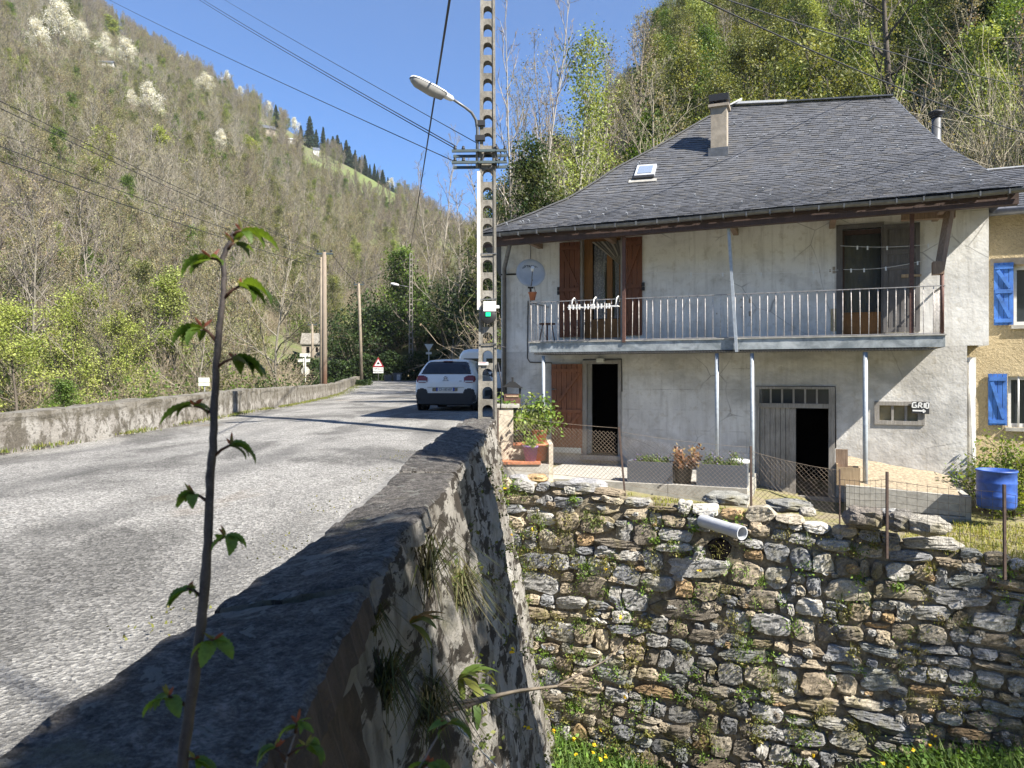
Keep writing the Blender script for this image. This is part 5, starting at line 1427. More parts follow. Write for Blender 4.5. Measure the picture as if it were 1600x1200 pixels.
# downpipe, cables, lamp over the door
a = F(796, 368, YE + .1); mb = MB(); b0 = F(788, 420, -.10); mb.tube([(a[0], YE + .1, a[1] - .02), (a[0] - .02, YE + .15, a[1] - .2), (b0[0], -.10, b0[1]), (b0[0], -.10, .55)], .048, 10); mb.build("downpipe", M['zinc'], house)
mb = MB()
def cab(pts, y=-.012, r=.011): mb.tube([(*[F(px, py, y)[0]], y, F(px, py, y)[1]) for px, py in pts], r, 6)
nc = lambda: (mb.build('wall_cable', M['blackwire'], house), mb.__init__())
cab([(783, 429), (826, 428)], -.02, .02); nc(); cab([(862, 586), (862, 567), (828, 566), (824, 560), (825, 470)]); nc(); cab([(911, 562), (971, 561), (972, 612)]); nc(); cab([(1181, 604), (1305, 604), (1306, 700)]); nc()
cab([(829, 378), (829, 500)], -.01, .006); mb.build("wall_cable", M['blackwire'], house)
a = F(939, 563, -.05); mb = MB(); mb.box((a[0] - .09, -.10, a[1] - .045), (a[0] + .07, -.004, a[1] + .04)); mb.build("door_lamp", M['signback'], house)
# plaster spalls, junction box and bell next to the openings
mb = MB()
for px, py, w_, h_ in ((1303, 422, .05, .13), (1172, 470, .05, .09), (1172, 490, .05, .10), (1158, 468, .022, .03), (1158, 480, .022, .03), (1120, 490, .025, .03), (1297, 423, .03, .05), (1281, 424, .014, .05), (1306, 425, .03, .03)):
    x, z = F(px, py); mb.box((x - w_/2, -.006, z - h_/2), (x + w_/2, .01, z + h_/2))
mb.build("patched_plaster", M['chimney'], house)
mb = MB(); x, z = F(1303, 500); mb.box((x - .06, -.012, z - .22), (x + .06, .01, z + .22)); mb.build("bare_patch", M['ochre'], house)

# --- neighbour house on the right
NY = 1.0
nb = thing("neighbour_house", "ochre roughcast house with bright blue shutters at the right picture edge", "house", (HX, HY, HB), -HA)
xl = XR_UP + .01; xw0 = F(1584, 0, NY)[0]; lw0 = F(1575, 0, NY)[0]
zwu = (F(1590, 508, NY)[1], F(1590, 415, NY)[1]); zwl = (F(1590, 668, NY)[1], F(1590, 588, NY)[1]); zev = F(1570, 336, NY)[1]
mb = MB(); wall_holes(mb, xs_ - .1, 17.5, -.4, zev, NY, NY + .3, [(xw0, xw0 + 1.05, *zwu), (lw0, lw0 + 1.2, *zwl), (13.2, 14.3, *zwu), (13.2, 14.3, *zwl)])
mb.quad((17.5, NY, -.4), (17.5, 7, -.4), (17.5, 7, zev), (17.5, NY, zev)); mb.build("wall", M['ochre'], nb)
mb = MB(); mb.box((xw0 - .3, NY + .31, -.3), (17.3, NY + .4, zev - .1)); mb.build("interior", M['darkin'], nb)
zr_ = F(1570, 265, NY + 3.2)[1]
mb = MB(); mb.col = (.15, .15, .165); y0, y1 = NY - .25, NY + 3.2; nr = 22
for r in range(nr):
    f0, f1 = r / nr, (r + 1.15) / nr; x = XR_UP + .03 - .2 * rr.random()
    while x < 17.6:
        w_ = .2; g = rr.uniform(.75, 1.2); mb.col = (.13 * g, .135 * g, .15 * g)
        mb.quad((x, y0 + (y1 - y0) * f0, zev + .02 + (zr_ - zev) * f0 + .018), (x + w_ - .006, y0 + (y1 - y0) * f0, zev + .02 + (zr_ - zev) * f0 + .018), (x + w_ - .006, y0 + (y1 - y0) * f1, zev + .02 + (zr_ - zev) * f1), (x, y0 + (y1 - y0) * f1, zev + .02 + (zr_ - zev) * f1)); x += w_
mb.col = (.1, .1, .11); mb.quad((XR_UP - .3, y0 + .02, zev), (17.7, y0 + .02, zev), (17.7, y1, zr_), (XR_UP - .3, y1, zr_)); mb.quad((17.7, y1, zr_), (17.7, 8, zev), (XR_UP - .3, 8, zev), (XR_UP - .3, y1, zr_)); mb.build("roof", M['slate'], nb)
mb = MB(); mb.tube([(XR_UP + .05, y0 - .07, zev - .0), (17.6, y0 - .07, zev + .0)], .065, 10); mb.build("gutter", M['zinc'], nb)
mb = MB(); mb.bar((XR_UP - .3, y1, zr_ + .02), (17.7, y1, zr_ + .02), .2, .03); mb.build("ridge_cap", M['roofwhite'], nb)
for x0, (z0, z1), bars in ((xw0, zwu, False), (lw0, zwl, True), (13.2, zwu, False)):
    mb = MB(); w_ = 1.05; f = .07
    for lo, hi in (((x0, z0), (x0 + w_, z0 + f)), ((x0, z1 - f), (x0 + w_, z1)), ((x0, z0 + f), (x0 + f, z1 - f)), ((x0 + w_ - f, z0 + f), (x0 + w_, z1 - f)), ((x0 + w_/2 - .05, z0 + f), (x0 + w_/2 + .05, z1 - f))): mb.box((lo[0], NY + .10, lo[1]), (hi[0], NY + .16, hi[1]))
    wn_ = mb.build("window", M['white_metal'], nb); mb = MB(); mb.box((x0, NY + .165, z0), (x0 + w_, NY + .18, z1)); mb.build("pane", M['glass'], wn_)
    if bars:
        mb = MB()
        for i in range(1, 6): mb.tube([(x0 + w_ * i / 6, NY + .03, z0), (x0 + w_ * i / 6, NY + .03, z1)], .016, 6)
        mb.build("bar", M['white_metal'], wn_)
    mb = MB(); mb.box((x0 - .05, NY - .06, z0 - .07), (x0 + w_ + .05, NY + .2, z0 - .002)); mb.build("sill", M['concrete'], wn_)
for (pa, pb, pt, pbm, fl_) in ((1552, 1583, 411, 508, False), (1543, 1573, 584, 664, False)):
    x0, x1 = F(pa, 0, NY)[0], F(pb, 0, NY)[0]; z0, z1 = F((pa + pb) / 2, pbm, NY)[1], F((pa + pb) / 2, pt, NY)[1]
    mb = MB(); plank_panel(mb, x0, x1, z0, z1, NY - .02, 4, (.07, .54, .93) if pt < 500 else (.07, .90), True, False, .075); mb.build("shutter", M['blue'], nb)
mb = MB(); a_ = F(1590, 402, NY)[0]; mb.box((a_ - .45, NY - .02, zwu[1] + .02), (a_ + 1.2, NY + .05, zwu[1] + .15)); mb.build("lintel", M['chimney'], nb)
# ---------------------------------------------------------------- concrete pole with arched openings
def concrete_pole(name, label, X, Y, zb, H, w0, w1, dep, pitch, rz, part_cells=True):
    root = thing(name, label, "utility pole", (X, Y, zb), rz)
    mb = MB(); ncell = int(H / pitch)
    for c in range(ncell):
        z0, z1 = c * pitch, (c + 1) * pitch; f0, f1 = c / ncell, (c + 1) / ncell
        wa, wb = (w0 + (w1 - w0) * f0) / 2, (w0 + (w1 - w0) * f1) / 2; hw = (wa + wb) / 2 * .60
        hb, ht = z0 + .045, z1 - .055
        hole = [(-hw, hb), (hw, hb)] + [(hw * math.cos(a), ht - hw + hw * math.sin(a)) for a in np.linspace(0, math.pi, 9)]
        outer = [(-wa, z0), (wa, z0)]
        for a in np.linspace(0, math.pi, 9):
            x = 1.0 if a < .6 else (-1.0 if a > math.pi - .6 else math.cos(a) / math.cos(.6) )
            z = z0 + (z1 - z0) * (.55 + .45 * min(math.sin(a) / math.sin(.6), 1)); outer.append((max(-1, min(1, x)) * (wb if z > z0 + .9 * (z1 - z0) else (wa + wb) / 2), z if a not in (0, math.pi) else z0 + (z1 - z0) * .5))
        n = len(hole); vs = [(x, -dep/2, z) for x, z in hole] + [(x, -dep/2, z) for x, z in outer] + [(x, dep/2, z) for x, z in hole] + [(x, dep/2, z) for x, z in outer]
        fs = []
        for i in range(n):
            j = (i + 1) % n
            fs += [(i, j, n + j, n + i), (2*n + i, 3*n + i, 3*n + j, 2*n + j), (i, 2*n + i, 2*n + j, j)]
        mb.add(vs, fs, False)
    for s in (-1, 1):   # flanges on both edges close the sides
        vs = []
        for z, w in ((-.6, w0), (ncell * pitch, w1)):
            x = s * w / 2; vs += [(x - s * .035, -dep/2 - .018, z), (x + s * .006, -dep/2 - .018, z), (x + s * .006, dep/2 + .018, z), (x - s * .035, dep/2 + .018, z)]
        mb.add(vs, [(0,1,5,4), (1,2,6,5), (2,3,7,6), (3,0,4,7), (4,5,6,7)], False)
    mb.build("shaft", M['poleconc'], root)
    return root
PX, PY = -.445, 13.5
cp = concrete_pole("concrete_pole", "tall pierced concrete electricity pole beside the house with street lamp and crossarms", PX, PY, -.05, 9.9, .335, .235, .20, .33, 0)
def pole_loc(px, py, dy=0.0):
    q = P(px, py, PY + dy); return (q[0] - PX, q[1] - PY, q[2] + .05)
mb = MB()
for py, dz in ((236, 0), (254, 0)):
    a, b = pole_loc(706, py, -.16), pole_loc(792, py - 1, -.16); mb2 = MB(); mb2.bar(a, b, .045, .045); mb2.bar((a[0], .16, a[2]), (b[0], .16, b[2]), .045, .045); mb2.tube([(-.16, -.2, a[2]), (-.16, .2, a[2])], .014, 6); mb2.tube([(.16, -.2, a[2]), (.16, .2, a[2])], .014, 6)
    arm = mb2.build("crossarm", M['tealsteel'], cp)
    for px in (711, 724, 776, 789):
        q = pole_loc(px, py, -.16); m3 = MB(); m3.lathe([(.015, .02), (.03, .03), (.034, .05), (.02, .06), (.028, .07), (.018, .09), (0, .092)], 10, (q[0], q[1], q[2])); m3.build("insulator", M['black'], arm)
mb = MB(); a, b = pole_loc(748, 268, -.13), pole_loc(748, 484, -.13); mb.bar(a, b, .055, .05); mb.build("cable_duct", M['whitep'], cp)
a = pole_loc(765.5, 479, -.17); mb = MB(); mb.box((a[0] - .115, a[1] - .06, a[2] - .09), (a[0] + .105, a[1] + .06, a[2] + .09)); mb.box((a[0] + .105, a[1] - .01, a[2] - .03), (a[0] + .17, a[1] + .01, a[2] + .02)); mb.tube([(a[0] + .03, a[1], a[2] - .09), (a[0] + .04, a[1], a[2] - .14)], .02, 8); mb.build("relay_box", M['whitep'], cp)
for py in (397, 468, 538):
    a = pole_loc(748, py, -.13); b = pole_loc(776, py - 1, -.13); mb = MB(); mb.bar(a, b, .012, .02); mb.build("strap", M['zinc'], cp)
mb = MB()
for pts in (((752, 495), (755, 503), (764, 500), (768, 488)), ((778, 566), (784, 600), (782, 640)), ((776, 540), (790, 543)), ((756, 240), (750, 262), (764, 268), (770, 256)), ((775, 225), (783, 240), (778, 262), (770, 255))):
    mb = MB(); mb.tube([pole_loc(x, y, -.15) for x, y in pts], .011, 6); mb.build("loose_cable", M['blackwire'], cp)
a = pole_loc(757, 567, -.125); mb = MB(); mb.box((a[0] - .11, a[1] - .012, a[2] - .04), (a[0] + .07, a[1], a[2] + .015)); o = mb.build("warning_plate", M['whitep'], cp)
mb = MB(); mb.box((a[0] - .10, a[1] - .015, a[2] - .006), (a[0] + .03, a[1] - .012, a[2] + .006)); mb.build("red_line", M['signred'], o)
# signal lantern behind the pole
a = P(763, 494, PY - .19); tl = thing("signal_light", "round black signal lantern with green light strapped to the concrete pole under the white box", "traffic light", a)
mb = MB(); MY = Matrix.Translation((0, 0, 0)) @ Matrix.Rotation(math.radians(90), 4, 'X'); mb.lathe([(0, -.07), (.12, -.07), (.14, -.05), (.145, .02), (.13, .03), (0, .031)], 24, (0, 0, 0), True, MY); mb.build("housing", M['black'], tl)
mb = MB(); mb.box((-.045, -.045, -.005), (.04, -.033, .065)); mb.build("lamp", M['green_lamp'], tl)

# street lamp on a curved arm
a = pole_loc(748, 248, -.05); sl = thing("street_lamp", "white cobra-head street lamp on a curved arm fixed to the concrete pole", "street lamp", (PX + a[0], PY + a[1] - .06, a[2] - .05))
B0 = Vector(sl.location)
def sloc(px, py, dy): return Vector(P(px, py, PY + dy)) - B0
mb = MB(); arm = [sloc(745.5, 262, -.10), sloc(746, 215, -.10), sloc(746, 200, -.12), sloc(743.5, 187, -.16), sloc(737, 176, -.22), sloc(727, 168, -.3), sloc(706, 154, -.48)]; mb.tube(arm, [.028] * 3 + [.026] * 2 + [.024] * 2, 10); mb.build("arm", M['zinc'], sl)
for py in (193, 216): m3 = MB(); m3.box(tuple(sloc(745, py, -.16) - Vector((.03, 0, .03))), tuple(sloc(758, py, -.06) + Vector((0, 0, .03)))); m3.build("bracket", M['black'], sl)
h0, h1 = sloc(708, 155.5, -.46), sloc(641, 120, -1.0); ax = (h1 - h0).normalized(); sx = ax.cross(Vector((0, 0, 1))).normalized(); uz = sx.cross(ax)
HM = Matrix(((ax.x, sx.x, uz.x, h0.x), (ax.y, sx.y, uz.y, h0.y), (ax.z, sx.z, uz.z, h0.z), (0, 0, 0, 1))); HL = (h1 - h0).length
def shell(mb, st, n=10, top=True):
    rings = []
    for x, w, h in st:
        rings.append([HM @ Vector((x * HL, w * math.cos(a), h * math.sin(a))) for a in (np.linspace(0, math.pi, n) if top else np.linspace(0, -math.pi, n))])
    vs = [v for r in rings for v in r]; mb.add(vs, [(i*n+k, i*n+k+1, (i+1)*n+k+1, (i+1)*n+k) for i in range(len(st) - 1) for k in range(n - 1)], True)
mb = MB(); shell(mb, [(0, .03, .02), (.04, .05, .05), (.18, .06, .06), (.24, .115, .055), (.5, .13, .06), (.85, .115, .055), (.97, .08, .035), (1, .0, .01)]); shell(mb, [(0, .03, .03), (.04, .05, .05), (.20, .06, .06), (.24, .115, .03), (.26, .115, .0)], 10, False); mb.build("lamp_head", M['white_metal'], sl)
mb = MB(); shell(mb, [(.23, .0, .0), (.25, .105, .11), (.5, .122, .14), (.85, .108, .12), (.95, .07, .07), (.985, .0, .0)], 12, False); mb.build("lamp_lens", M['lens'], sl)

# far concrete pole with its own lamp, wooden poles
def at(px, py, Y): return Vector(P(px, py, Y))
fp = concrete_pole("concrete_pole", "distant slender pierced concrete pole on the bank by the far lamp", *at(642, 572, 72)[:2], at(642, 572, 72)[2], 11.4, .42, .26, .25, .55, .3)
b = at(640, 449, 72); fl_ = thing("street_lamp", "small distant street lamp on the far concrete pole", "street lamp", b)
mb = MB(); mb.tube([(0, -.1, 0), (-.6, -.2, .12), (-1.0, -.2, .18)], .035, 6); mb.build("arm", M['zinc'], fl_); mb = MB(); mb.lathe([(0, 0), (.10, .05), (.14, .5), (.10, .8), (0, .85)], 8, (0, 0, 0), True, Matrix.Translation((-1.0, -.2, .18)) @ Matrix.Rotation(math.radians(-78), 4, 'Y')); mb.build("lamp_head", M['white_metal'], fl_)
def wood_pole(px, pyt, pyb, Y, r, mat, label, lean=0.0, cap=True):
    b = at(px, pyb, Y); t_ = at(px + lean, pyt, Y); o = thing("wooden_pole", label, "utility pole", b); d = t_ - b
    mb = MB(); mb.tube([(0, 0, -.8), (d.x * .5, 0, d.z * .5), (d.x, 0, d.z)], [r * 1.15, r, r * .8], 12); mb.build("shaft", M[mat], o)
    if cap:
        mb = MB(); mb.bar((d.x - .42, 0, d.z - .08), (d.x + .42, 0, d.z - .08), .1, .09); m2 = mb.build("crossarm", M['tealsteel'], o)
        for k in (-.36, 0, .36): m3 = MB(); m3.lathe([(.02, 0), (.05, .02), (.05, .08), (.03, .12), (0, .13)], 8, (d.x + k, 0, d.z)); m3.build("insulator", M['glass'], m2)
    return t_
wp1 = wood_pole(507, 394, 622, 38.6, .128, 'polewood2', "thick brown wooden pole with a crossarm, right one of the pair on the bend", 0)
wp1b = wood_pole(502, 402, 620, 38.6, .09, 'polewood', "pale thin wooden pole strapped left of its thicker brown twin", 0, False)
wp2 = wood_pole(565.5, 443, 598, 61.5, .13, 'polewood', "lone wooden pole at the end of the far parapet", -5)
wp3 = wood_pole(488.5, 506, 597, 66, .12, 'polewood', "short distant wooden pole behind the pair", -.5)

# ---------------------------------------------------------------- overhead cables
def wire(a, b, sag, r, label, name="power_cable", n=18):
    a, b = Vector(a), Vector(b); mid = (a + b) / 2; mb = MB(); pts = []
    for i in range(n + 1):
        t_ = i / n; p = a.lerp(b, t_); p.z -= sag * 4 * t_ * (1 - t_); pts.append(p - a)
    mb.tube(pts, r, 5, False); o = mb.build(name, M['blackwire']); o.location = a
    tag(o, label, "cable", "overhead cables"); return o
wire(at(712, 253, PY - .1), at(120, -27, 40), .12, .009, "cable from the lower crossarm up over the left hill's ridge, lowest in the sky")
wire(at(711, 232, PY - .1), at(270, -27, 40), .10, .010, "lower strand of the close cable pair crossing the sky above the lamp")
wire(at(713, 229, PY - .1), at(262, -36, 40), .10, .010, "upper strand of the close cable pair crossing the sky above the lamp")
wire(at(746, 224, PY - .1), at(325, -16, 40), .05, .008, "thin single cable nearest to the lamp head in the sky")
wire(at(641, 391, 72), at(707, -30, 9), .1, .018, "black cable dropping steeply past the lamp to the far concrete pole", n=26)
wire(wp1 + Vector((-.36, 0, .1)), at(-60, 128, 17), .12, .011, "upper strand of the thick twin cable before the left hill")
wire(wp1 + Vector((-.30, 0, .02)), at(-60, 140, 17), .14, .011, "lower strand of the thick twin cable before the left hill")
wire(wp1 + Vector((-.1, 0, -.2)), at(-60, 184, 20), .12, .007, "faint thin cable below the thick twin cables")
wire(wp1b + Vector((0, 0, -.1)), at(-60, 206, 17), .12, .012, "third cable down before the left hill, leading to the paired poles")
wire(wp1b + Vector((0, 0, -.55)), at(-60, 230, 17), .12, .014, "lowest cable before the left hill, leading to the paired poles")
wire(wp1 + Vector((.3, 0, .05)), wp2 + Vector((0, 0, .1)), .25, .018, "cable slung between the brown pole and the lone wooden pole")
wire(wp2 + Vector((-.2, 0, -.8)), at(455, 588, 66), .1, .018, "slanting cable from the lone wooden pole down to the left")
wire(wp2 + Vector((.2, 0, .1)), at(641, 402, 72), .1, .018, "short cable between the lone wooden pole and the far concrete pole")
wire(at(1060, -18, 9.5), at(1660, 226, 16), .16, .011, "lower cable crossing the upper right over the slate roof")
wire(at(1085, -18, 12), at(1680, 150, 24), .2, .012, "upper cable before the wooded slope at the upper right")
wire(at(1340, 130, 17), at(1480, 205, 15.2), .06, .007, "short thin cable over the right hip of the roof")

# ---------------------------------------------------------------- the white car
def loft(mb, st, smooth=True):
    n = len(st[0]); vs = [v for r in st for v in r]
    mb.add(vs, [(i*n+k, i*n+k+1, (i+1)*n+k+1, (i+1)*n+k) for i in range(len(st) - 1) for k in range(n - 1)], smooth)
CY = 20.6; cX = -1.86
car = thing("parked_car", "white small hatchback parked beside the house, seen from behind", "car", (cX, CY, road_z(CY) + .0), math.radians(-7))
prof = [ # y, bottom z, belt half-width, roof half-width, belt z, roof z
 (.00, .30, .80, .76, .58, .64), (.015, .25, .845, .79, .70, .80), (.04, .23, .865, .80, .86, .98), (.09, .22, .872, .78, .95, 1.045), (.17, .21, .875, .735, .98, 1.16), (.28, .20, .877, .685, 1.0, 1.30),
 (.44, .20, .877, .645, 1.01, 1.41), (.80, .20, .875, .615, 1.02, 1.455), (1.4, .19, .875, .61, 1.0, 1.47), (2.0, .19, .872, .60, .98, 1.45), (2.5, .19, .87, .58, .96, 1.34), (2.95, .19, .865, .62, .95, 1.08), (3.2, .2, .85, .66, .90, .97), (3.6, .2, .80, .62, .80, .88), (3.9, .22, .68, .52, .62, .70), (3.98, .3, .5, .4, .5, .52)]
def carsec(y, zb, wb, wr, zbelt, zr):
    h = [(wb * .90, zb), (wb * .985, zb + .10), (wb, zb + (zbelt - zb) * .55), (wb * .985, zbelt - .06), (wb * .945, zbelt), (wr + (wb*.945 - wr) * .35, zbelt + (zr - zbelt) * .62), (wr * .97, zr - .045 * min(1, (zr - zbelt) * 4)), (wr * .80, zr - .008), (wr * .4, zr + .008)]
    return [(-x, y, z) for x, z in h] + [(0, y, zr + .012)] + [(x, y, z) for x, z in reversed(h)]
mb = MB(); st = [carsec(*p_) for p_ in prof]; loft(mb, st); n = len(st[0])
mb.add(st[0], [tuple(range(n))], False); mb.add(st[-1], [tuple(range(n))[::-1]], False); mb.add([st[i][0] for i in range(len(st))] + [st[i][-1] for i in range(len(st))], [(i, i + 1, len(st) + i + 1, len(st) + i) for i in range(len(st) - 1)], False)
body = mb.build("body", M['carwhite'], car)
from mathutils.bvhtree import BVHTree
bvh = BVHTree.FromPolygons([v.co.copy() for v in body.data.vertices], [tuple(p.vertices) for p in body.data.polygons])
def tail_y(x, z):
    h_ = bvh.ray_cast(Vector((x, -2, z)), Vector((0, 1, 0))); return h_[0].y if h_[0] is not None else None
def inside(poly, x, z):
    r = False; j = len(poly) - 1
    for i in range(len(poly)):
        if (poly[i][1] > z) != (poly[j][1] > z) and x < (poly[j][0] - poly[i][0]) * (z - poly[i][1]) / (poly[j][1] - poly[i][1] + 1e-9) + poly[i][0]: r = not r
        j = i
    return r
def patch(poly, off, mat, name, parent, step=.022):
    """panel that hugs the tail of the body; poly in (x, z)"""
    mb = MB(); xs = [p_[0] for p_ in poly]; zs = [p_[1] for p_ in poly]; nx_ = max(int((max(xs) - min(xs)) / step), 2); nz_ = max(int((max(zs) - min(zs)) / step), 2)
    gx_ = np.linspace(min(xs), max(xs), nx_ + 1); gz_ = np.linspace(min(zs), max(zs), nz_ + 1)
    for i in range(nx_):
        for j in range(nz_):
            if not inside(poly, (gx_[i] + gx_[i+1]) / 2, (gz_[j] + gz_[j+1]) / 2): continue
            c4 = [(gx_[i], gz_[j]), (gx_[i+1], gz_[j]), (gx_[i+1], gz_[j+1]), (gx_[i], gz_[j+1])]; ys4 = [tail_y(x, z) for x, z in c4]
            if any(y is None for y in ys4): continue
            mb.add([(x, y - off, z) for (x, z), y in zip(c4, ys4)], [(0, 1, 2, 3)], True)
    return mb.build(name, M[mat], parent)
patch([(-.71, 1.03), (.71, 1.03), (.66, 1.18), (.58, 1.36), (.50, 1.385), (-.50, 1.385), (-.58, 1.36), (-.66, 1.18)], .012, 'carglass', "rear_window", car)
mb = MB(); loft(mb, [[(x, .47 + .06 * (x/.6)**2 - dy, 1.425 + dz - .03 * (x/.6)**2) for x in np.linspace(-.58, .58, 9)] for dy, dz in ((.10, -.035), (.11, -.015), (.0, .02), (-.15, .03))]); mb.build("spoiler", M['carwhite'], car)
mb = MB(); mb.box((-.13, .345, 1.388), (.13, .37, 1.405)); mb.build("brake_light", M['redlens'], car)
for s in (-1, 1):
    tl_ = patch([(s * x, z) for x, z in ((.52, .81), (.60, .79), (.80, .80), (.85, .86), (.83, .96), (.76, .995), (.60, .985), (.52, .93))], .022, 'redlens', "tail_light", car, .016)
    patch([(s * x, z) for x, z in ((.54, .812), (.78, .812), (.78, .845), (.54, .845))], .028, 'platewhite', "reversing_lens", tl_)
patch([(-.86, .25), (.86, .25), (.86, .42), (.80, .61), (.66, .635), (.56, .61), (.49, .50), (-.49, .50), (-.56, .61), (-.66, .635), (-.80, .61), (-.86, .42)], .025, 'carblack', "bumper", car)
mb = MB(); mb.box((-.78, -.025, .19), (.78, .2, .30)); mb.build("lower_valance", M['carblack'], car)
mb = MB(); mb.box((-.52, -.012, .655), (.52, .02, .662)); mb.build("tailgate_seam", M['carblack'], car)
mb = MB(); mb.box((-.37, -.022, .555), (.34, .0, .645)); mb.build("plate_recess", M['chrome'], car)
mb = MB(); mb.box((-.26, -.030, .55), (.26, -.022, .652)); pl = mb.build("number_plate", M['platewhite'], car)
for a_, b_ in ((-.26, -.215), (.215, .26)): mb = MB(); mb.box((a_, -.0315, .55), (b_, -.030, .652)); mb.build("plate_band", M['plateblue'], pl)
def text_obj(name, s, size, loc, rot, mat, parent=None, ext=.002, sx=1.0, align='CENTER'):
    cu = bpy.data.curves.new(name, 'FONT'); cu.body = s; cu.size = size; cu.extrude = ext; cu.align_x = align; cu.align_y = 'CENTER'
    tmp = bpy.data.objects.new(name, cu); COL.objects.link(tmp); dg = bpy.context.evaluated_depsgraph_get(); dg.update()
    me = bpy.data.meshes.new_from_object(tmp.evaluated_get(dg)); bpy.data.objects.remove(tmp)
    me.materials.clear(); me.materials.append(M[mat]); o = link_mesh(name, me, parent); o.location = loc; o.rotation_euler = rot; o.scale = (sx, 1, 1); return o
UPR = (math.radians(90), 0, 0)
text_obj("plate_lettering", "CF-187-KP", .098, (0, -.034, .598), UPR, 'ink', pl, .002, .84)
for dz in (0, .042):
    mb = MB(); mb.bar((-.055, -.006, .885 + dz), (0, -.012, .925 + dz), .012, .018, (0, -1, 0)); mb.bar((.055, -.006, .885 + dz), (0, -.012, .925 + dz), .012, .018, (0, -1, 0)); mb.build("emblem", M['chrome'], car)
text_obj("badge", "C3", .05, (.42, .015, .835), UPR, 'chrome', car, .003)
text_obj("tailgate_script", "CITROËN", .032, (0, .004, .845), UPR, 'chrome', car, .003, 1.3)
for s in (-1, 1):
    mb = MB(); g = [(1.02, 1.03), (.62, 1.05), (.72, 1.18), (.98, 1.36), (1.4, 1.40), (1.9, 1.38), (2.35, 1.27), (2.75, 1.02)]
    mb.add([(s * (.845 - (z - 1.0) * .42), y, z) for y, z in g], [tuple(range(len(g)))], False); mb.build("side_window", M['carglass'], car)
    mb = MB(); mb.box((s * .88 - .012, 1.6, .38), (s * .88 + .012, 2.7, .55)); mb.build("side_protector", M['carblack'], car)
    mb = MB(); mb.lathe([(0, -.08), (.06, -.07), (.08, 0), (.06, .06), (0, .07)], 10, (s * .98, 2.52, 1.02)); mb.bar((s * .84, 2.55, 1.0), (s * .97, 2.54, 1.01), .05, .04); mb.build("wing_mirror", M['carblack'], car)
    for y in (.62, 3.15):
        WM = Matrix.Translation((s * .74, y, .31)) @ Matrix.Rotation(math.radians(90), 4, 'Y')
        mb = MB(); mb.lathe([(.20, -.10), (.29, -.105), (.315, -.08), (.318, 0), (.315, .08), (.29, .105), (.20, .10)], 28, (0, 0, 0), True, WM); ty = mb.build("wheel", M['tyre'], car)
        mb = MB(); mb.lathe([(.0, .09 * s), (.06, .095 * s), (.18, .07 * s), (.20, .10 * s)], 20, (0, 0, 0), True, WM); mb.build("rim", M['alloy'], ty)
        mb = MB(); AM = Matrix.Translation((s * .874, y, .31)) @ Matrix.Rotation(math.radians(90), 4, 'Y'); mb.lathe([(0, 0), (.36, 0), (.385, .012 * s), (.385, -.02 * s)], 28, (0, 0, 0), False, AM); mb.build("wheel_arch", M['carblack'], car)
mb = MB(); mb.tube([(0, .75, 1.46), (0, .70, 1.56)], .006, 5); mb.box((-.02, .72, 1.465), (.02, .82, 1.485)); mb.build("aerial", M['carblack'], car)
mb = MB(); mb.box((-.70, .3, .14), (.70, 3.6, .24)); mb.build("underbody", M['tyre'], car)

# white van in front of the car
VY = 25.8; van = thing("parked_van", "white panel van parked ahead of the hatchback, half hidden by the concrete pole", "van", (-1.02, VY, road_z(VY)), math.radians(-5))
mb = MB(); st = []
for y, k, zt in ((0, .93, 1.84), (.05, .985, 1.92), (.18, 1.0, 1.96), (1.5, 1.0, 1.98), (2.8, .99, 1.95), (3.2, .95, 1.80), (3.7, .92, 1.25), (4.3, .88, 1.05), (4.45, .8, .8)):
    hw = .93 * k; h = [(hw * .95, .28), (hw, .42), (hw, 1.0), (hw * .97, 1.0 + (zt - 1.0) * .45), (hw * .90, 1.0 + (zt - 1.0) * .80), (hw * .78, zt - .06), (hw * .55, zt - .01)]
    st.append([(-x, y, z) for x, z in h] + [(0, y, zt)] + [(x, y, z) for x, z in reversed(h)])
loft(mb, st); mb.add(st[0], [tuple(range(len(st[0])))], False); mb.add(st[-1], [tuple(range(len(st[0])))[::-1]], False); mb.build("body", M['carwhite'], van)
for s in (-1, 1):
    mb = MB(); mb.box((s * .40 - .28, -.012, 1.15), (s * .40 + .28, .02, 1.62)); mb.build("rear_window", M['carglass'], van)
    mb = MB(); mb.box((s * .86 - .05, -.02, .75), (s * .86 + .05, .05, 1.15)); mb.build("tail_light", M['redlens'], van)
    mb = MB(); mb.lathe([(0, -.16), (.07, -.14), (.10, 0), (.07, .13), (0, .15)], 8, (s * 1.10, 3.0, 1.12)); mb.bar((s * .9, 3.02, 1.1), (s * 1.08, 3.0, 1.1), .06, .05); mb.build("wing_mirror", M['black'], van)
    for y in (.75, 3.55):
        WM = Matrix.Translation((s * .80, y, .33)) @ Matrix.Rotation(math.radians(90), 4, 'Y'); mb = MB(); mb.lathe([(0, .10 * s), (.2, .09 * s), (.30, .105), (.335, .08), (.335, -.08), (.30, -.105), (0, -.10 * s)], 24, (0, 0, 0), True, WM); mb.build("wheel", M['tyre'], van)
        mb = MB(); AM = Matrix.Translation((s * .932, y, .33)) @ Matrix.Rotation(math.radians(90), 4, 'Y'); mb.lathe([(0, 0), (.40, 0), (.41, -.02 * s)], 24, (0, 0, 0), False, AM); mb.build("wheel_arch", M['carblack'], van)
mb = MB(); mb.box((-.92, -.06, .30), (.92, .06, .58)); mb.build("bumper", M['carblack'], van)
mb = MB(); mb.box((-.012, -.008, .6), (.012, .0, 1.85)); mb.build("door_seam", M['carblack'], van)

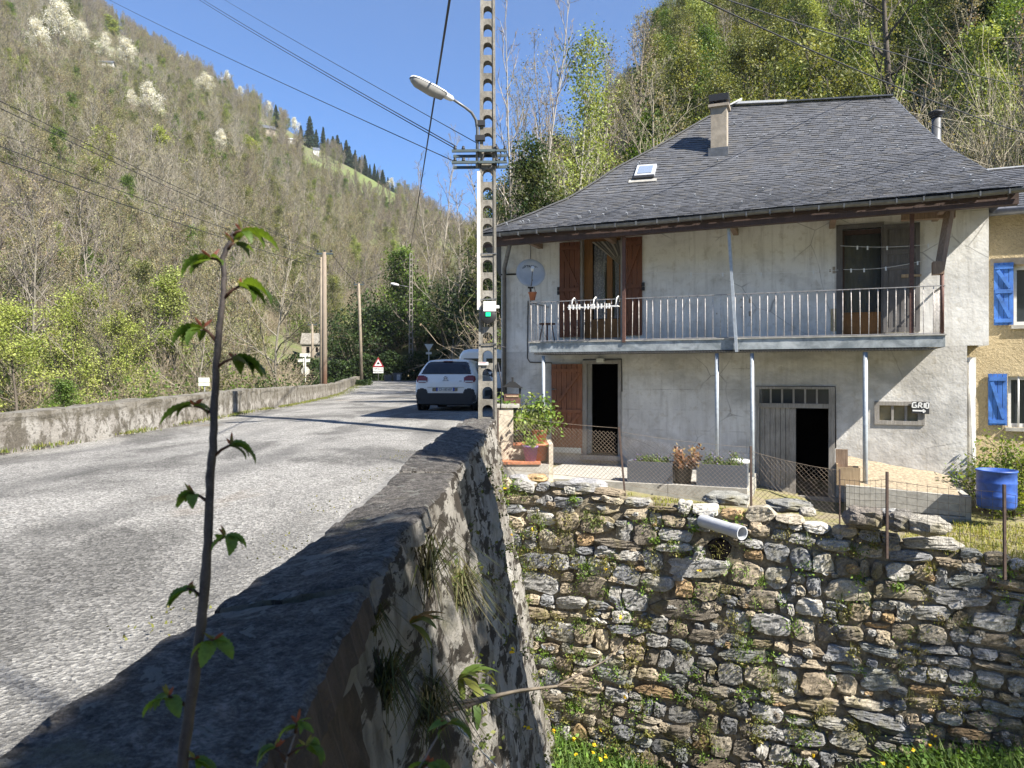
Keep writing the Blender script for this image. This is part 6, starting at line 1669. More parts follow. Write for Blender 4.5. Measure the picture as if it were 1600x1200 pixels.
# ---------------------------------------------------------------- signs and bins on the bend
b = at(591, 598, 70); ws = thing("warning_sign", "triangular skid warning road sign with a white text panel under it", "road sign", b); s_ = 70 / FPX
mb = MB(); mb.tube([(0, .05, -.3), (0, .05, 39 * s_)], .04, 8); mb.build("post", M['zinc'], ws)
tri = lambda r, zc: [(-r * 8 * s_, zc + -8 * s_ * r * .62), (r * 8 * s_, zc - 8 * s_ * r * .62), (0, zc + 8 * s_ * r * 1.12)]
ID = Matrix.Identity(4)
mb = MB(); mb.prism(tri(1.12, 30 * s_), Matrix.Translation((0, -.01, 0)), .03); tp = mb.build("triangle_plate", M['signred'], ws)
mb = MB(); mb.prism(tri(.74, 30 * s_), Matrix.Translation((0, -.016, 0)), .005); mb.build("white_field", M['platewhite'], tp)
mb = MB(); zc = 28.6 * s_; mb.box((-.14, -.022, zc + .02), (.14, -.017, zc + .12)); mb.box((-.08, -.022, zc + .12), (.09, -.017, zc + .20)); mb.bar((-.12, -.02, zc - .16), (-.02, -.02, zc - .02), .02, .004); mb.bar((.06, -.02, zc - .16), (.14, -.02, zc - .02), .02, .004); mb.build("skid_symbol", M['ink'], tp)
mb = MB(); mb.box((-8 * s_, -.01, 15 * s_), (8 * s_, .02, 24 * s_)); tp2 = mb.build("text_panel", M['platewhite'], ws)
text_obj("panel_text", "VERGLAS", .22, (0, -.014, 21.6 * s_), UPR, 'ink', tp2); text_obj("panel_text", "FREQUENT", .20, (0, -.014, 17.4 * s_), UPR, 'ink', tp2)
b = at(670, 572, 71); ys_ = thing("give_way_sign", "bare-backed give way triangle sign on the bank behind the car", "road sign", b); s_ = 71 / FPX
mb = MB(); mb.tube([(0, .05, -.5), (0, .05, 30 * s_)], .05, 8); mb.build("post", M['signback'], ys_)
mb = MB(); mb.prism([(-7 * s_, 34.5 * s_), (0, 22.5 * s_), (7 * s_, 34.5 * s_)], ID, .03); mb.build("triangle_plate", M['signback'], ys_)
mb = MB(); mb.box((-4.5 * s_, -.01, 18.5 * s_), (4.5 * s_, .03, 22 * s_)); mb.build("small_plate", M['signback'], ys_)
b = at(477, 600, 58); ds_ = thing("direction_sign", "direction boards above a round sign, all seen from their bare backs", "road sign", b); s_ = 58 / FPX
mb = MB(); mb.tube([(0, .02, -.6), (0, .02, 42 * s_)], .05, 8); mb.build("post", M['signback'], ds_)
mb = MB(); mb.tube([(-3 * s_, .06, 16 * s_), (-3 * s_, .06, 40 * s_)], .045, 8); mb.build("post", M['signback'], ds_)
for x0, x1, z0, z1 in ((-9, 7, 42.5, 48), (-12, 7, 34.5, 39.5)): mb = MB(); mb.box((x0 * s_, .07, z0 * s_), (x1 * s_, .10, z1 * s_)); mb.build("board", M['signback'], ds_)
mb = MB(); mb.lathe([(0, .0), (6.6 * s_, .0), (6.6 * s_, .03), (0, .03)], 24, (0, 0, 0), False, Matrix.Translation((0, .09, 20.5 * s_)) @ Matrix.Rotation(math.radians(90), 4, 'X')); mb.build("disc", M['signback'], ds_)
b = at(319, 617, 33); o_ = thing("info_board", "small white notice board beyond the far parapet behind the sapling", "sign", b); s_ = 33 / FPX
mb = MB(); mb.box((-9 * s_, 0, 14 * s_), (8 * s_, .03, 19 * s_)); mb.box((-9 * s_, 0, 19.6 * s_), (8 * s_, .03, 27 * s_)); mb.build("board", M['signback'], o_); mb = MB(); mb.tube([(0, .05, -2.5), (0, .05, 26 * s_)], .03, 6); mb.build("post", M['zinc'], o_)
s_ = 69 / FPX
for px, w_, h_, lb, body_m in ((606, 11, 12.5, "grey wheeled bin, left of the pair at the far roadside", 'bin'), (620, 13, 15.5, "grey wheeled bin with a pale worn panel, right of the pair", 'bin')):
    b = at(px, 597.5, 69); bn = thing("wheelie_bin", lb, "bin", b, .35, "bins at the roadside"); w2, h2 = w_ * s_ / 2, h_ * s_
    mb = MB(); mb.add([(-w2*.85, -w2*.8, .08), (w2*.85, -w2*.8, .08), (w2*.85, w2*.8, .08), (-w2*.85, w2*.8, .08), (-w2, -w2, h2*.88), (w2, -w2, h2*.88), (w2, w2, h2*.88), (-w2, w2, h2*.88)], [(3,2,1,0),(4,5,6,7),(0,1,5,4),(1,2,6,5),(2,3,7,6),(3,0,4,7)], False); mb.build("tub", M[body_m], bn)
    mb = MB(); mb.box((-w2 - .04, -w2 - .05, h2 * .885), (w2 + .04, w2 + .05, h2 * .96)); mb.bar((-w2, w2 + .08, h2 * .9), (w2, w2 + .08, h2 * .9), .04, .04); mb.build("lid", M[body_m], bn)
    for k in (-1, 1): mb = MB(); mb.lathe([(0, -.03), (.12, -.03), (.12, .03), (0, .03)], 12, (0, 0, 0), True, Matrix.Translation((k * w2 * .8, w2 * .8, .11)) @ Matrix.Rotation(math.radians(90), 4, 'Y')); mb.build("wheel", M['tyre'], bn)
    if px > 610: mb = MB(); mb.box((-w2 * .2, -w2 * 1.0 - .03, .2), (w2 * .6, -w2 * .9, h2 * .8)); mb.build("worn_panel", M['binlight'], bn)

# barn beyond the bend and the hillside cabins
def shed(name, label, px, py, wp, hp, Y=None, roofmat='slatepot', wallmat='plaster_low', rz=.4, dep=1.0):
    if Y is None: Y, z = hit(px, py)
    b = at(px, py, Y); s_ = Y / FPX; w, h = wp * s_, hp * s_; o = thing(name, label, "house", b, rz)
    mb = MB(); d = w * .7 * dep; wh = h * .55
    mb.box((-w/2, -d/2, -2), (w/2, d/2, wh)); mb.add([(-w/2, -d/2, wh), (-w/2, d/2, wh), (-w/2, 0, h * .95), (w/2, -d/2, wh), (w/2, d/2, wh), (w/2, 0, h * .95)], [(0, 2, 1), (3, 4, 5)], False); mb.build("wall", M[wallmat], o)
    mb = MB(); e = w * .06
    for s in (-1, 1):
        mb.add([(-w/2 - e, s * (d/2 + e), wh - e * .8), (w/2 + e, s * (d/2 + e), wh - e * .8), (w/2 + e, 0, h), (-w/2 - e, 0, h), (-w/2 - e, s * (d/2 + e), wh - e * .8 + .12), (w/2 + e, s * (d/2 + e), wh - e * .8 + .12), (w/2 + e, 0, h + .12), (-w/2 - e, 0, h + .12)], [(0,1,2,3), (4,5,6,7), (0,1,5,4), (1,2,6,5), (3,0,4,7)], False)
    mb.build("roof", M[roofmat], o)
    for x_, zz, ww, hh in ((-.22, .14, .13, .26), (.18, .18, .10, .2)): mb = MB(); mb.box((w * (x_ - ww/2), -d/2 - .04, h * zz), (w * (x_ + ww/2), -d/2 + .05, h * (zz + hh))); mb.build("window", M['darkin'], o)
    return o
shed("cabin", "dark-roofed white cabin under the blossoming trees high on the far hill", 165, 106, 22, 11, None, 'slatepot', 'plaster_up', .2)
shed("cabin", "small pale annexe just right of the hillside cabin", 186, 113, 14, 7, None, 'slatepot', 'plaster_up', .2)
shed("barn", "small stone barn with slate roof on the ridge among blossom trees", 416, 210, 24, 14, None, 'slatepot', 'chimney', .5)
shed("barn", "low white-sided shed right of the ridge barn", 452, 222, 18, 6, None, 'roofwhite', 'plaster_low', .3)
shed("cabin", "tiny white hut at the top of the ridge meadow", 494, 241, 9, 10, None, 'slatepot', 'plaster_up', .3)
shed("barn", "pale grey-roofed barn beyond the hedge behind the paired poles", 491, 556, 34, 34, None, 'poleconc', 'chimney', .1)
shed("barn", "ochre-gabled barn at the foot of the dark bank", 524, 532, 18, 26, None, 'slatepot', 'ochre', 1.3)

# ---------------------------------------------------------------- things on and around the house
q = HW(*F(829, 452, YB + .3)[:1], YB + .3, F(829, 452, YB + .3)[1]); sd = thing("satellite_dish", "round grey satellite dish at the left end of the balcony", "satellite dish", q)
dn = Vector((.10, -1, .22)).normalized(); dx = dn.cross(Vector((0, 0, 1))).normalized(); dy = dx.cross(dn); R_ = 23 * 15.4 / FPX; c0 = Vector((.0, -.14, 25 * 15.4 / FPX))
DM = Matrix(((-dx.x, dy.x, dn.x, c0.x), (-dx.y, dy.y, dn.y, c0.y), (-dx.z, dy.z, dn.z, c0.z), (0, 0, 0, 1)))
mb = MB(); mb.lathe([(0.001, -.065), (R_ * .4, -.055), (R_ * .75, -.028), (R_, 0), (R_ + .006, -.008), (R_ * .75, -.04), (R_ * .4, -.068), (0.001, -.078)], 36, (0, 0, 0), True, DM); di = mb.build("reflector", M['dish'], sd)
mb = MB(); mb.tube([DM @ Vector((0, -R_ * .98, -.02)), DM @ Vector((0, -R_ * .8, .12)), DM @ Vector((0, -R_ * .08, .30))], .012, 6); mb.build("feed_arm", M['zinc'], sd)
mb = MB(); mb.tube([DM @ Vector((0, -R_ * .10, .24)), DM @ Vector((0, -R_ * .02, .34))], [.03, .036], 10); mb.tube([DM @ Vector((0, -R_ * .22, .28)), DM @ Vector((0, -R_ * .10, .27))], .02, 8); mb.build("receiver", M['whitep'], sd)
mb = MB(); mb.tube([(0, .02, -.15), (0, .02, .30), (0, -.05, c0.z - .02)], .022, 8); mb.box((-.06, -.06, .02), (.06, .05, .12)); mb.build("mount", M['black'], sd)
tx = text_obj("dish_lettering", "YTRONIC", .075, (0, 0, 0), (0, 0, 0), 'ink', sd, .0015, .95); tx.matrix_local = DM @ Matrix.Translation((.03, R_ * .50, -.035)); tx.scale = (.95, 1, 1)
mb = MB(); mb.lathe([(.036, 0), (.045, 0), (.045, .003), (.036, .003)], 18, (-.16, R_ * .50, -.034), False, DM); mb.build("ring_logo", M['ink'], sd); tx = text_obj("dish_letter", "S", .075, (0, 0, 0), (0, 0, 0), 'ink', sd, .0015); tx.matrix_local = DM @ Matrix.Translation((-.155, R_ * .50, -.034))
# GRIO sign painted on a dark board
a0 = F(1424.5, 645.5, -.06); a1 = F(1452.5, 627.5, -.06); gw, gh = a1[0] - a0[0], a1[1] - a0[1]
gs = thing("painted_sign", "small dark board hand painted GRIO with an arrow, on the corner of the small window", "sign", HW(a0[0], -.06, a0[1]), -HA)
mb = MB(); mb.prism([(0, 0), (gw * .98, -.015), (gw, gh * .98), (.005, gh)], Matrix.Translation((0, 0, 0)), .02); mb.build("board", M['signboard'], gs)
mb = MB(); U = lambda x, z: (gw * x, -.003, gh * z)
def stroke(*pts, w=.023):
    for (a_, b_), (c_, d_) in zip(pts[:-1], pts[1:]): mb.bar(U(a_, b_), U(c_, d_), w, .006, (0, -1, 0))
stroke((.26, .90), (.06, .90), (.03, .50), (.27, .50), (.27, .68), (.17, .68)); stroke((.37, .46), (.41, .90), (.55, .88), (.56, .70), (.42, .66)); stroke((.46, .66), (.60, .46)); stroke((.70, .46), (.71, .88)); stroke((.80, .88), (.95, .88), (.93, .44), (.79, .44), (.80, .88))
mb.build("painted_letters", M['paint_white'], gs); mb = MB(); stroke((.05, .22), (.74, .20), w=.026); stroke((.62, .33), (.77, .19), (.63, .06)); mb.build("painted_arrow", M['paint_white'], gs)
# white drying rack clipped on the railing
x0, z0 = F(890, 481, YB - .12); x1 = F(966, 481, YB - .12)[0]; dr = thing("drying_rack", "white plastic drying rack hooked over the balcony railing", "drying rack", HW(x0, YB - .04, z0), -HA); L_ = x1 - x0
mb = MB(); 
for yy in (-.02, -.10, -.18): mb.bar((0, yy, 0), (L_, yy, 0), .014, .016)
for i in range(5): mb.bar((L_ * i / 4, .0, 0), (L_ * i / 4, -.2, 0), .014, .016)
mb.build("frame", M['whitep'], dr); zr_ = ZRAIL - (z0)
for f in (.05, .5, .96): mb = MB(); mb.tube([(L_ * f - .02, -.06, .01), (L_ * f, -.05, zr_ + .01), (L_ * f + .015, .03, zr_ + .06), (L_ * f + .02, .12, zr_ + .03), (L_ * f + .02, .12, zr_ - .05)], .013, 6); mb.build("hook", M['whitep'], dr)
for i in range(12): 
    f = .03 + .075 * i + RND.uniform(-.02, .02); mb = MB(); mb.box((L_ * f - .012, -.20, -.05), (L_ * f + .014, -.175, .05)); mb.build("clothes_peg", M['whitep'], dr)
# little iron stool on the balcony
x0, z0 = F(855, 506, -.62); stl = thing("stool", "small dark iron stool behind the left end of the railing", "stool", HW(x0, -.62, ZDECK + .012), -HA); h_ = z0 - ZDECK
mb = MB(); mb.lathe([(0, h_ - .03), (.17, h_ - .03), (.18, h_ - .015), (.17, h_), (0, h_)], 18); mb.build("seat", M['rust'], stl)
for k in range(4): a_ = k * 1.57 + .4; mb = MB(); mb.tube([(.10 * math.cos(a_), .10 * math.sin(a_), h_ - .03), (.17 * math.cos(a_), .17 * math.sin(a_), 0)], .012, 6); mb.build("leg", M['rust'], stl)
mb = MB(); a_ = F(831, 462, -.9); 
bt = thing("hanging_pot", "terracotta wall pot behind the satellite dish's mast", "pot", HW(F(832, 462, -.95)[0], -.95, F(832, 462, -.95)[1]), -HA); mb.lathe([(0, -.10), (.05, -.10), (.085, .05), (.095, .05), (.095, .075), (.075, .075), (.0, .05)], 14); mb.build("bowl", M['terracotta'], bt); mb = MB(); 
for k in (-.07, .07): mb.tube([(k, 0, .06), (0, 0, .34)], .006, 5)
mb.tube([(0, 0, .34), (0, .3, .36)], .008, 5); mb.build("hanger", M['rust'], bt)
# washing lines
for pa, pb, lb, pegs in (((1313, 384), (1476, 379), "upper white washing line across the grey shutter", (.17, .27, .46, .85)), ((1318, 421), (1440, 408), "lower white washing line across the grey shutter", (.10, .27, .55, .95)), ((1010, 425), (1310, 422), "washing line along the middle of the upper wall", (.25, .42, .62, .88))):
    yl = -.55; a_ = F(*pa, yl); b_ = F(*pb, yl); A = Vector(HW(a_[0], yl, a_[1])); B = Vector(HW(b_[0], yl, b_[1])); o = thing("washing_line", lb, "washing line", A); mb = MB(); pts = [A.lerp(B, i / 14) - A - Vector((0, 0, .05 * math.sin(math.pi * i / 14))) for i in range(15)]; mb.tube(pts, .0038, 5); mb.build("line", M['white_metal'], o)
    for f in pegs: p = A.lerp(B, f) - A - Vector((0, 0, .05 * math.sin(math.pi * f))); mb = MB(); mb.box((p.x - .010, p.y - .01, p.z - .055), (p.x + .010, p.y + .01, p.z + .015)); mb.build("peg", M['whitep'], o)

# ---------------------------------------------------------------- terrace, planters, pots
ZT = F(1000, 755, -2.69)[1]
ts_ = thing("terrace_slab", "pale concrete terrace slab before the left door, under the grey planters", "slab", HW(3.9, -1.4, 0), -HA); Z0 = ZT
mb = MB(); 
for i in range(3):
    xa = 1.6 + i * 1.335; mb.box((xa - 3.9 + .004, -2.69 + 1.4, Z0 - .55), (xa + 1.331 - 3.9, -.02 + 1.4 - .15, Z0 + RND.uniform(-.004, .004)))
mb.build("slab", M['concrete'], ts_)
def planter(pxa, pxb, label):
    xa, xb = F(pxa, 755, -2.62)[0], F(pxb, 755, -2.62)[0]; h_ = .375; w_ = (xb - xa) / 2; o = thing("planter", label, "planter", HW((xa + xb) / 2, -2.43, Z0 + .002), -HA, "grey planters")
    mb = MB(); d = .19; t_ = .025
    mb.box((-w_, -d, 0), (w_, -d + t_, h_)); mb.box((-w_, d - t_, 0), (w_, d, h_)); mb.box((-w_, -d + t_, 0), (-w_ + t_, d - t_, h_)); mb.box((w_ - t_, -d + t_, 0), (w_, d - t_, h_)); mb.build("box", M['slatepot'], o)
    mb = MB(); mb.box((-w_ + t_, -d + t_, .02), (w_ - t_, d - t_, h_ - .04)); mb.build("soil", M['joint'], o); return (xa + xb) / 2, h_
def potplant(name, label, loc, R_, H_, leaf, n, ls, nst=14, cat="plant", pal=None, sd=None, stemc=(.10, .12, .05)):
    ms = shrub_meshes(sd or RND.randrange(9999), R_, H_, leaf, n, ls, nst, stemc, pal); o = thing(name, label, cat, loc, 0); 
    for k, me in ms.items(): link_mesh(k, me, o)
    return o
for pxa, pxb, lb, lb2 in ((980, 1050, "slate-grey rectangular planter left of the black pot", "low lavender and green shoots in the left grey planter"), (1088, 1167, "slate-grey rectangular planter right of the black pot", "taller green shoots and lavender in the right grey planter")):
    xc, h_ = planter(pxa, pxb, lb); o = None
    rs_ = np.random.RandomState(pxa); S = []; L = []; colr = []
    for i in range(85):
        x, y = rs_.uniform(-.33, .33), rs_.uniform(-.12, .12); hh = rs_.uniform(.05, .20) * (1.5 if pxa > 1000 and (abs(x + .22) < .07 or abs(x - .2) < .08) else 1); S.append([x, y, 0, x + rs_.normal(0, .02), y + rs_.normal(0, .02), hh, .004, .002])
        for _ in range(8): f = rs_.rand(); L.append((x + rs_.normal(0, .018), y + rs_.normal(0, .018), hh * f)); colr.append((.20, .16, .33) if (f > .8 and rs_.rand() < .5) else [(.09, .16, .03), (.16, .22, .05), (.07, .11, .03)][rs_.randint(3)])
    V, Fq, C = segs_to_mesh(S, np.tile((.10, .14, .04), (len(S), 1))); v, f = leaf_quads(rs_, np.array(L), .022); o = thing("lavender", lb2, "plant", HW(xc, -2.43, Z0 + h_ - .045), -HA); link_mesh("stems", np_mesh("stems", V, Fq, M['bark'], C), o); link_mesh("foliage", np_mesh("foliage", v, f, M['leaf'], np.repeat(np.array(colr), 4, axis=0)), o)
def pot(name, label, loc, r0, r1, h_, mat, soil=True):
    o = thing(name, label, "flower pot", loc); mb = MB(); mb.lathe([(0, 0), (r0, 0), (r1 * .96, h_ * .86), (r1 * 1.04, h_ * .86), (r1 * 1.05, h_), (r1 * .93, h_), (r1 * .90, h_ * .88), (0, h_ * .86)], 24); mb.build("body", M[mat], o)
    mb = MB(); mb.lathe([(0, h_ * .88), (r1 * .895, h_ * .885)], 20); mb.build("soil", M['joint'], o); return o
xk = F(1067, 755, -2.45)[0]; pot("flower_pot", "black plastic flower pot between the two grey planters", HW(xk, -2.42, Z0 + .002), .13, .175, .34, 'black')
potplant("dried_shrub", "withered brown shrub in the black pot between the planters", HW(xk, -2.42, Z0 + .28), .30, .42, 'bud', 420, .035, 16, "plant", [(.20, .10, .055), (.30, .17, .09), (.13, .07, .05), (.33, .24, .10)], 41, (.14, .09, .06))
xk = F(1156, 720, -2.1)[0]; pot("flower_pot", "white flower pot behind the right grey planter", HW(xk, -2.05, Z0 + .002), .13, .17, .42, 'white_metal')
# small walled corner with pots left of the door
def wbox(lo, hi, name, mat, parent, loc): mb = MB(); mb.box(tuple(Vector(lo) - Vector(loc)), tuple(Vector(hi) - Vector(loc))); return mb.build(name, M[mat], parent)
Yc = 13.9; q0 = P(778, 633, Yc); q1 = P(802, 633, Yc); qs = P(856, 692, Yc); qb = P(835, 722, Yc - .45)
L0 = (q0[0], Yc, -1.0); wc = thing("garden_pier", "short rendered wall pier with tiled ledges holding the flower pots by the concrete pole", "wall", L0)
wbox((q0[0] - .05, Yc, -1.2), (q1[0], Yc + .7, q0[2] - .05), "pier", 'pier', wc, L0); wbox((q0[0] - .08, Yc - .03, q0[2] - .05), (q1[0] + .12, Yc + .8, q0[2]), "pier_cap", 'concrete', wc, L0)
wbox((q1[0], Yc + .02, -1.2), (qs[0] + .02, Yc + .7, qs[2] - .045), "upper_step", 'pier', wc, L0); wbox((q1[0] + .002, Yc - .03, qs[2] - .045), (qs[0] + .0, Yc + .68, qs[2]), "upper_ledge", 'terracotta', wc, L0)
wbox((q0[0], Yc - .42, -1.3), (qs[0] + .0, Yc - .03, qb[2] - .045), "lower_step", 'concrete', wc, L0); wbox((q0[0], Yc - .45, qb[2] - .045), (qs[0] - .15, Yc - .031, qb[2]), "lower_ledge", 'terracotta', wc, L0)
mb = MB(); mb.quad((0, 0, 0), (0, 0, 0), (0, 0, 0), (0, 0, 0)); 
wbox((qs[0] + .0, Yc - .40, -1.2), (qs[0] + .08, Yc + .6, qs[2] + .01), "side_cheek", 'pier', wc, L0)
zU, zL = qs[2] + .002, qb[2] + .002
q = P(805, 692, Yc + .2); pot("flower_pot", "dark green flower pot on the upper tiled ledge beside the pier", (q[0], Yc + .2, zU), .11, .14, .15, 'greenpot')
q = P(845, 690, Yc + .25); pot("flower_pot", "large terracotta flower pot at the right end of the upper ledge", (q[0] - .02, Yc + .28, zU), .11, .16, .23, 'terracotta')
q = P(829, 718, Yc - .22); pot("flower_pot", "purple flower pot standing before the terracotta tub", (q[0], Yc - .26, zL), .10, .15, .29, 'purple')
q = P(843, 718, Yc - .16); pot("flower_pot", "terracotta tub tucked behind the purple pot", (q[0], Yc - .16, zL), .12, .17, .32, 'terracotta')
q = P(826, 690, Yc + .4); potplant("potted_bush", "bushy light green plant rising from the pots beside the pier", (q[0], Yc + .40, zU + .02), .48, .78, 'green', 1500, .045, 26, "plant", [(.16, .25, .04), (.22, .30, .06), (.10, .18, .03), (.26, .30, .12)], 77)
q = P(832, 690, Yc - .2); potplant("potted_plant", "leafy green plant growing out of the purple pot", (q[0], Yc - .24, zL + .25), .25, .22, 'green', 520, .035, 12, "plant", [(.18, .29, .04), (.26, .35, .07), (.11, .19, .03)], 78)
q = P(805, 680, Yc + .1); potplant("potted_flower", "small purple-flowered plant in the dark green pot", (q[0], Yc + .2, zU + .11), .12, .30, 'green', 90, .02, 6, "plant", [(.12, .18, .04), (.16, .12, .28)], 79)
# barbecue like a little hut behind the pier
q = P(801, 631, 15.3); bb = thing("barbecue", "dark brown hut-shaped barbecue on legs against the house wall", "barbecue", (q[0], 15.3, q[2] - .02)); s_ = 15.3 / FPX
mb = MB(); mb.box((-13 * s_, -.2, 0), (12 * s_, .2, 17 * s_)); mb.build("fire_box", M['rust'], bb); mb = MB(); mb.prism([(-16 * s_, 28 * s_), (16 * s_, 26 * s_), (4 * s_, 36 * s_), (-4 * s_, 36.5 * s_)], Matrix.Translation((0, -.25, 0)), .5); mb.build("hood", M['black'], bb)
mb = MB(); mb.box((-2 * s_, -.03, 36 * s_), (1.5 * s_, .04, 43 * s_)); mb.build("flue", M['black'], bb)
for x in (-12, 10):
    for y in (-.17, .15): mb = MB(); mb.box((x * s_, y, 17 * s_), (x * s_ + .04, y + .04, 28 * s_)); mb.build("post", M['black'], bb)
mb = MB(); mb.box((-10 * s_, -.215, 12.5 * s_), (9 * s_, -.201, 15 * s_)); mb.build("door_trim", M['crate'], bb)
mb = MB(); mb.box((-.17, -.2, -.9), (-.12, -.15, 0)); mb.box((.12, -.2, -.9), (.17, -.15, 0)); mb.box((-.17, .1, -.9), (.17, .15, 0)); mb.build("stand", M['black'], bb)

# ---------------------------------------------------------------- fences
def fpt(px, py, Y): return Vector(P(px, py, Y))
def iron_post(mb, b, t_, r=.02): mb.bar(b, t_, 2 * r, 2 * r)
cf = thing("chain_link_fence", "rusty sagging chain-link fence from the pots past the planters to the grey door", "fence", fpt(778, 730, 13.25))
B_ = Vector(cf.location)
FP = [((778, 640), (778, 742), 13.3), ((967, 667), (977, 757), 12.45), ((1173, 697), (1174, 800), 11.75), ((1312, 733), (1312, 826), 11.0)]
for i, (tp_, bt_, Y) in enumerate(FP):
    mb = MB(); t_, b = fpt(*tp_, Y) - B_, fpt(*bt_, Y + (.0)) - B_; iron_post(mb, b - Vector((0, 0, .25)), t_, .015 if i < 3 else .009); mb.build("post", M['postiron'], cf)
def chain(A0, A1, B0, B1, s=.075, r=.0026, mat='chain', parent=None, off=None, sag=.03):
    """diamond mesh filling the quad bottom A0..B0, top A1..B1"""
    L_ = (B0 - A0).length; H_ = ((A1 - A0).length + (B1 - B0).length) / 2; mb = MB()
    def pt(u, v):
        a_ = A0.lerp(B0, u); b_ = A1.lerp(B1, u); p = a_.lerp(b_, v); p = p + Vector((0, 0, -sag * 4 * u * (1 - u) * v)); n_ = Vector((-.4, -.9, 0)) * (.025 * fbm(u * 5, v * 2.2, L_)); return p + n_
    nu = int(L_ / s); nv = int(H_ / s)
    for i in range(-nv, nu + 1):
        for d in (1, -1):
            prev = None
            for k in range(0, nv + 1, 2):
                for kk in (k, ):
                    ii = i + kk if d == 1 else (i + nv) - kk
                    u, v = ii / nu, kk / nv
                    if 0 <= u <= 1:
                        p = pt(u, v)
                        if prev is not None: mb.tube([prev, p], r, 3, False)
                        prev = p
                    else: prev = None
    for v in (0.0, 1.0): mb.tube([pt(i / 24, v) for i in range(25)], r * 1.3, 4, False)
    return mb.build("wire_mesh", M[mat], parent)
for i in range(3):
    tA, bA, YA = FP[i]; tB, bB, YB_ = FP[i + 1]
    if i == 0: tA, bA = (778, 640), (778, 732)
    mb_ = chain(fpt(*bA, YA) - B_, fpt(*tA, YA) + Vector((0, 0, -.08)) - B_, fpt(*bB, YB_) + Vector((0, 0, .05)) - B_, fpt(*tB, YB_) + Vector((0, 0, -.02)) - B_, .072, .0026 if i != 1 else .0020, 'chain', cf)
wf = thing("wire_fence", "dark wire fence with two iron posts along the grassy right edge of the stone wall", "fence", fpt(1386, 835, 9.95)); B2 = Vector(wf.location)
GP = [((1312, 735), (1312, 826), 11.0), ((1386, 737), (1386, 838), 9.95), ((1569, 757), (1570, 868), 9.15), ((1760, 790), (1760, 905), 8.5)]
for tp_, bt_, Y in GP[1:]: mb = MB(); iron_post(mb, fpt(*bt_, Y) - B2 - Vector((0, 0, .3)), fpt(*tp_, Y) - B2, .015); mb.build("post", M['postiron'], wf)
for i in range(3):
    tA, bA, YA = GP[i]; tB, bB, YB_ = GP[i + 1]; A0, A1, B0, B1 = fpt(*bA, YA) - B2, fpt(tA[0], tA[1] + 14, YA) - B2, fpt(*bB, YB_) - B2, fpt(tB[0], tB[1] + 12, YB_) - B2; mb = MB(); nU = int((B0 - A0).length / .115); 
    for k in range(nU + 1): u = k / nU; mb.tube([A0.lerp(B0, u), A1.lerp(B1, u)], .0024, 3, False)
    for k in range(9): v = k / 8; mb.tube([A0.lerp(A1, v), A0.lerp(A1, v).lerp(B0.lerp(B1, v), .5) + Vector((0, 0, -.03 * v)), B0.lerp(B1, v)], .0026 if k < 8 else .0035, 3, False)
    mb.build("wire_mesh", M['chain_dark'], wf)

# concrete-edged bed under the right front, wooden crate, barrel, pipe
def bed_pt(px, py, y): return F(px, py, y)
yA = -1.55; xa, za = bed_pt(1322, 758, yA); xb, zb = bed_pt(1508, 776, yA); zbot = -.25
bd = thing("raised_bed", "long raised bed edged with stacked pale concrete planks before the sunlit wall", "raised bed", HW(xa, yA, 0), -HA)
mb = MB(); zm = (za + F(1322, 812, yA)[1]) / 2; L_ = xb - xa; M2 = ((0, za, zb), )
for k, (f0, f1) in enumerate(((.03, .495), (.515, 1.0))):
    zl0, zl1 = zbot + (za - zbot) * f0, zbot + (za - zbot) * f1; zr0, zr1 = zbot + (zb - .0 - zbot) * f0, zbot + (zb - zbot) * f1; w_ = .08 + .01 * k
    mb.add([(0, 0, zl0), (L_, 0, zr0), (L_, w_, zr0), (0, w_, zl0), (0, -.012 * k, zl1), (L_, -.012 * k, zr1), (L_, w_, zr1), (0, w_, zl1)], [(3,2,1,0),(4,5,6,7),(0,1,5,4),(1,2,6,5),(2,3,7,6),(3,0,4,7)], False)
mb.box((L_ + .004, 0, zbot), (L_ + .09, 1.2, zb)); mb.build("edging", M['concrete'], bd)
mb = MB(); n = 14; vs = []
for j in range(7):
    for i in range(n + 1): x = L_ * i / n; f = j / 6; vs.append((x, .09 + 1.45 * f, (za + (zb - za) * i / n) - .05 + f ** 1.3 * (.42 - .2 * i / n) + .025 * fbm(x * 3, f * 5)))
mb.add(vs, [(j*(n+1)+i, j*(n+1)+i+1, (j+1)*(n+1)+i+1, (j+1)*(n+1)+i) for j in range(6) for i in range(n)], True); mb.build("soil", M['soil'], bd)
x, z = F(1325, 757, -1.2); cr = thing("wooden_crate", "open wooden crate of scrap beside the dark barn doorway", "crate", HW(x, -1.2, z), -HA)
mb = MB(); w_, h_ = .19, .32
for lo, hi in (((-w_, -.15, 0), (w_, -.13, h_)), ((-w_, .13, 0), (w_, .15, h_)), ((-w_, -.13, 0), (-w_ + .02, .13, h_ + .05)), ((w_ - .02, -.13, 0), (w_, .13, h_))): mb.box(lo, hi)
mb.build("box", M['crate'], cr); mb = MB(); mb.box((-.20, .06, .30), (.0, .10, .62)); mb.build("loose_board", M['oldbrace'], cr)
b = P(1557, 791, 11.9); br_ = thing("barrel", "open blue plastic barrel standing in the weeds at the right edge", "barrel", (b[0], 11.9, b[2] - .02))
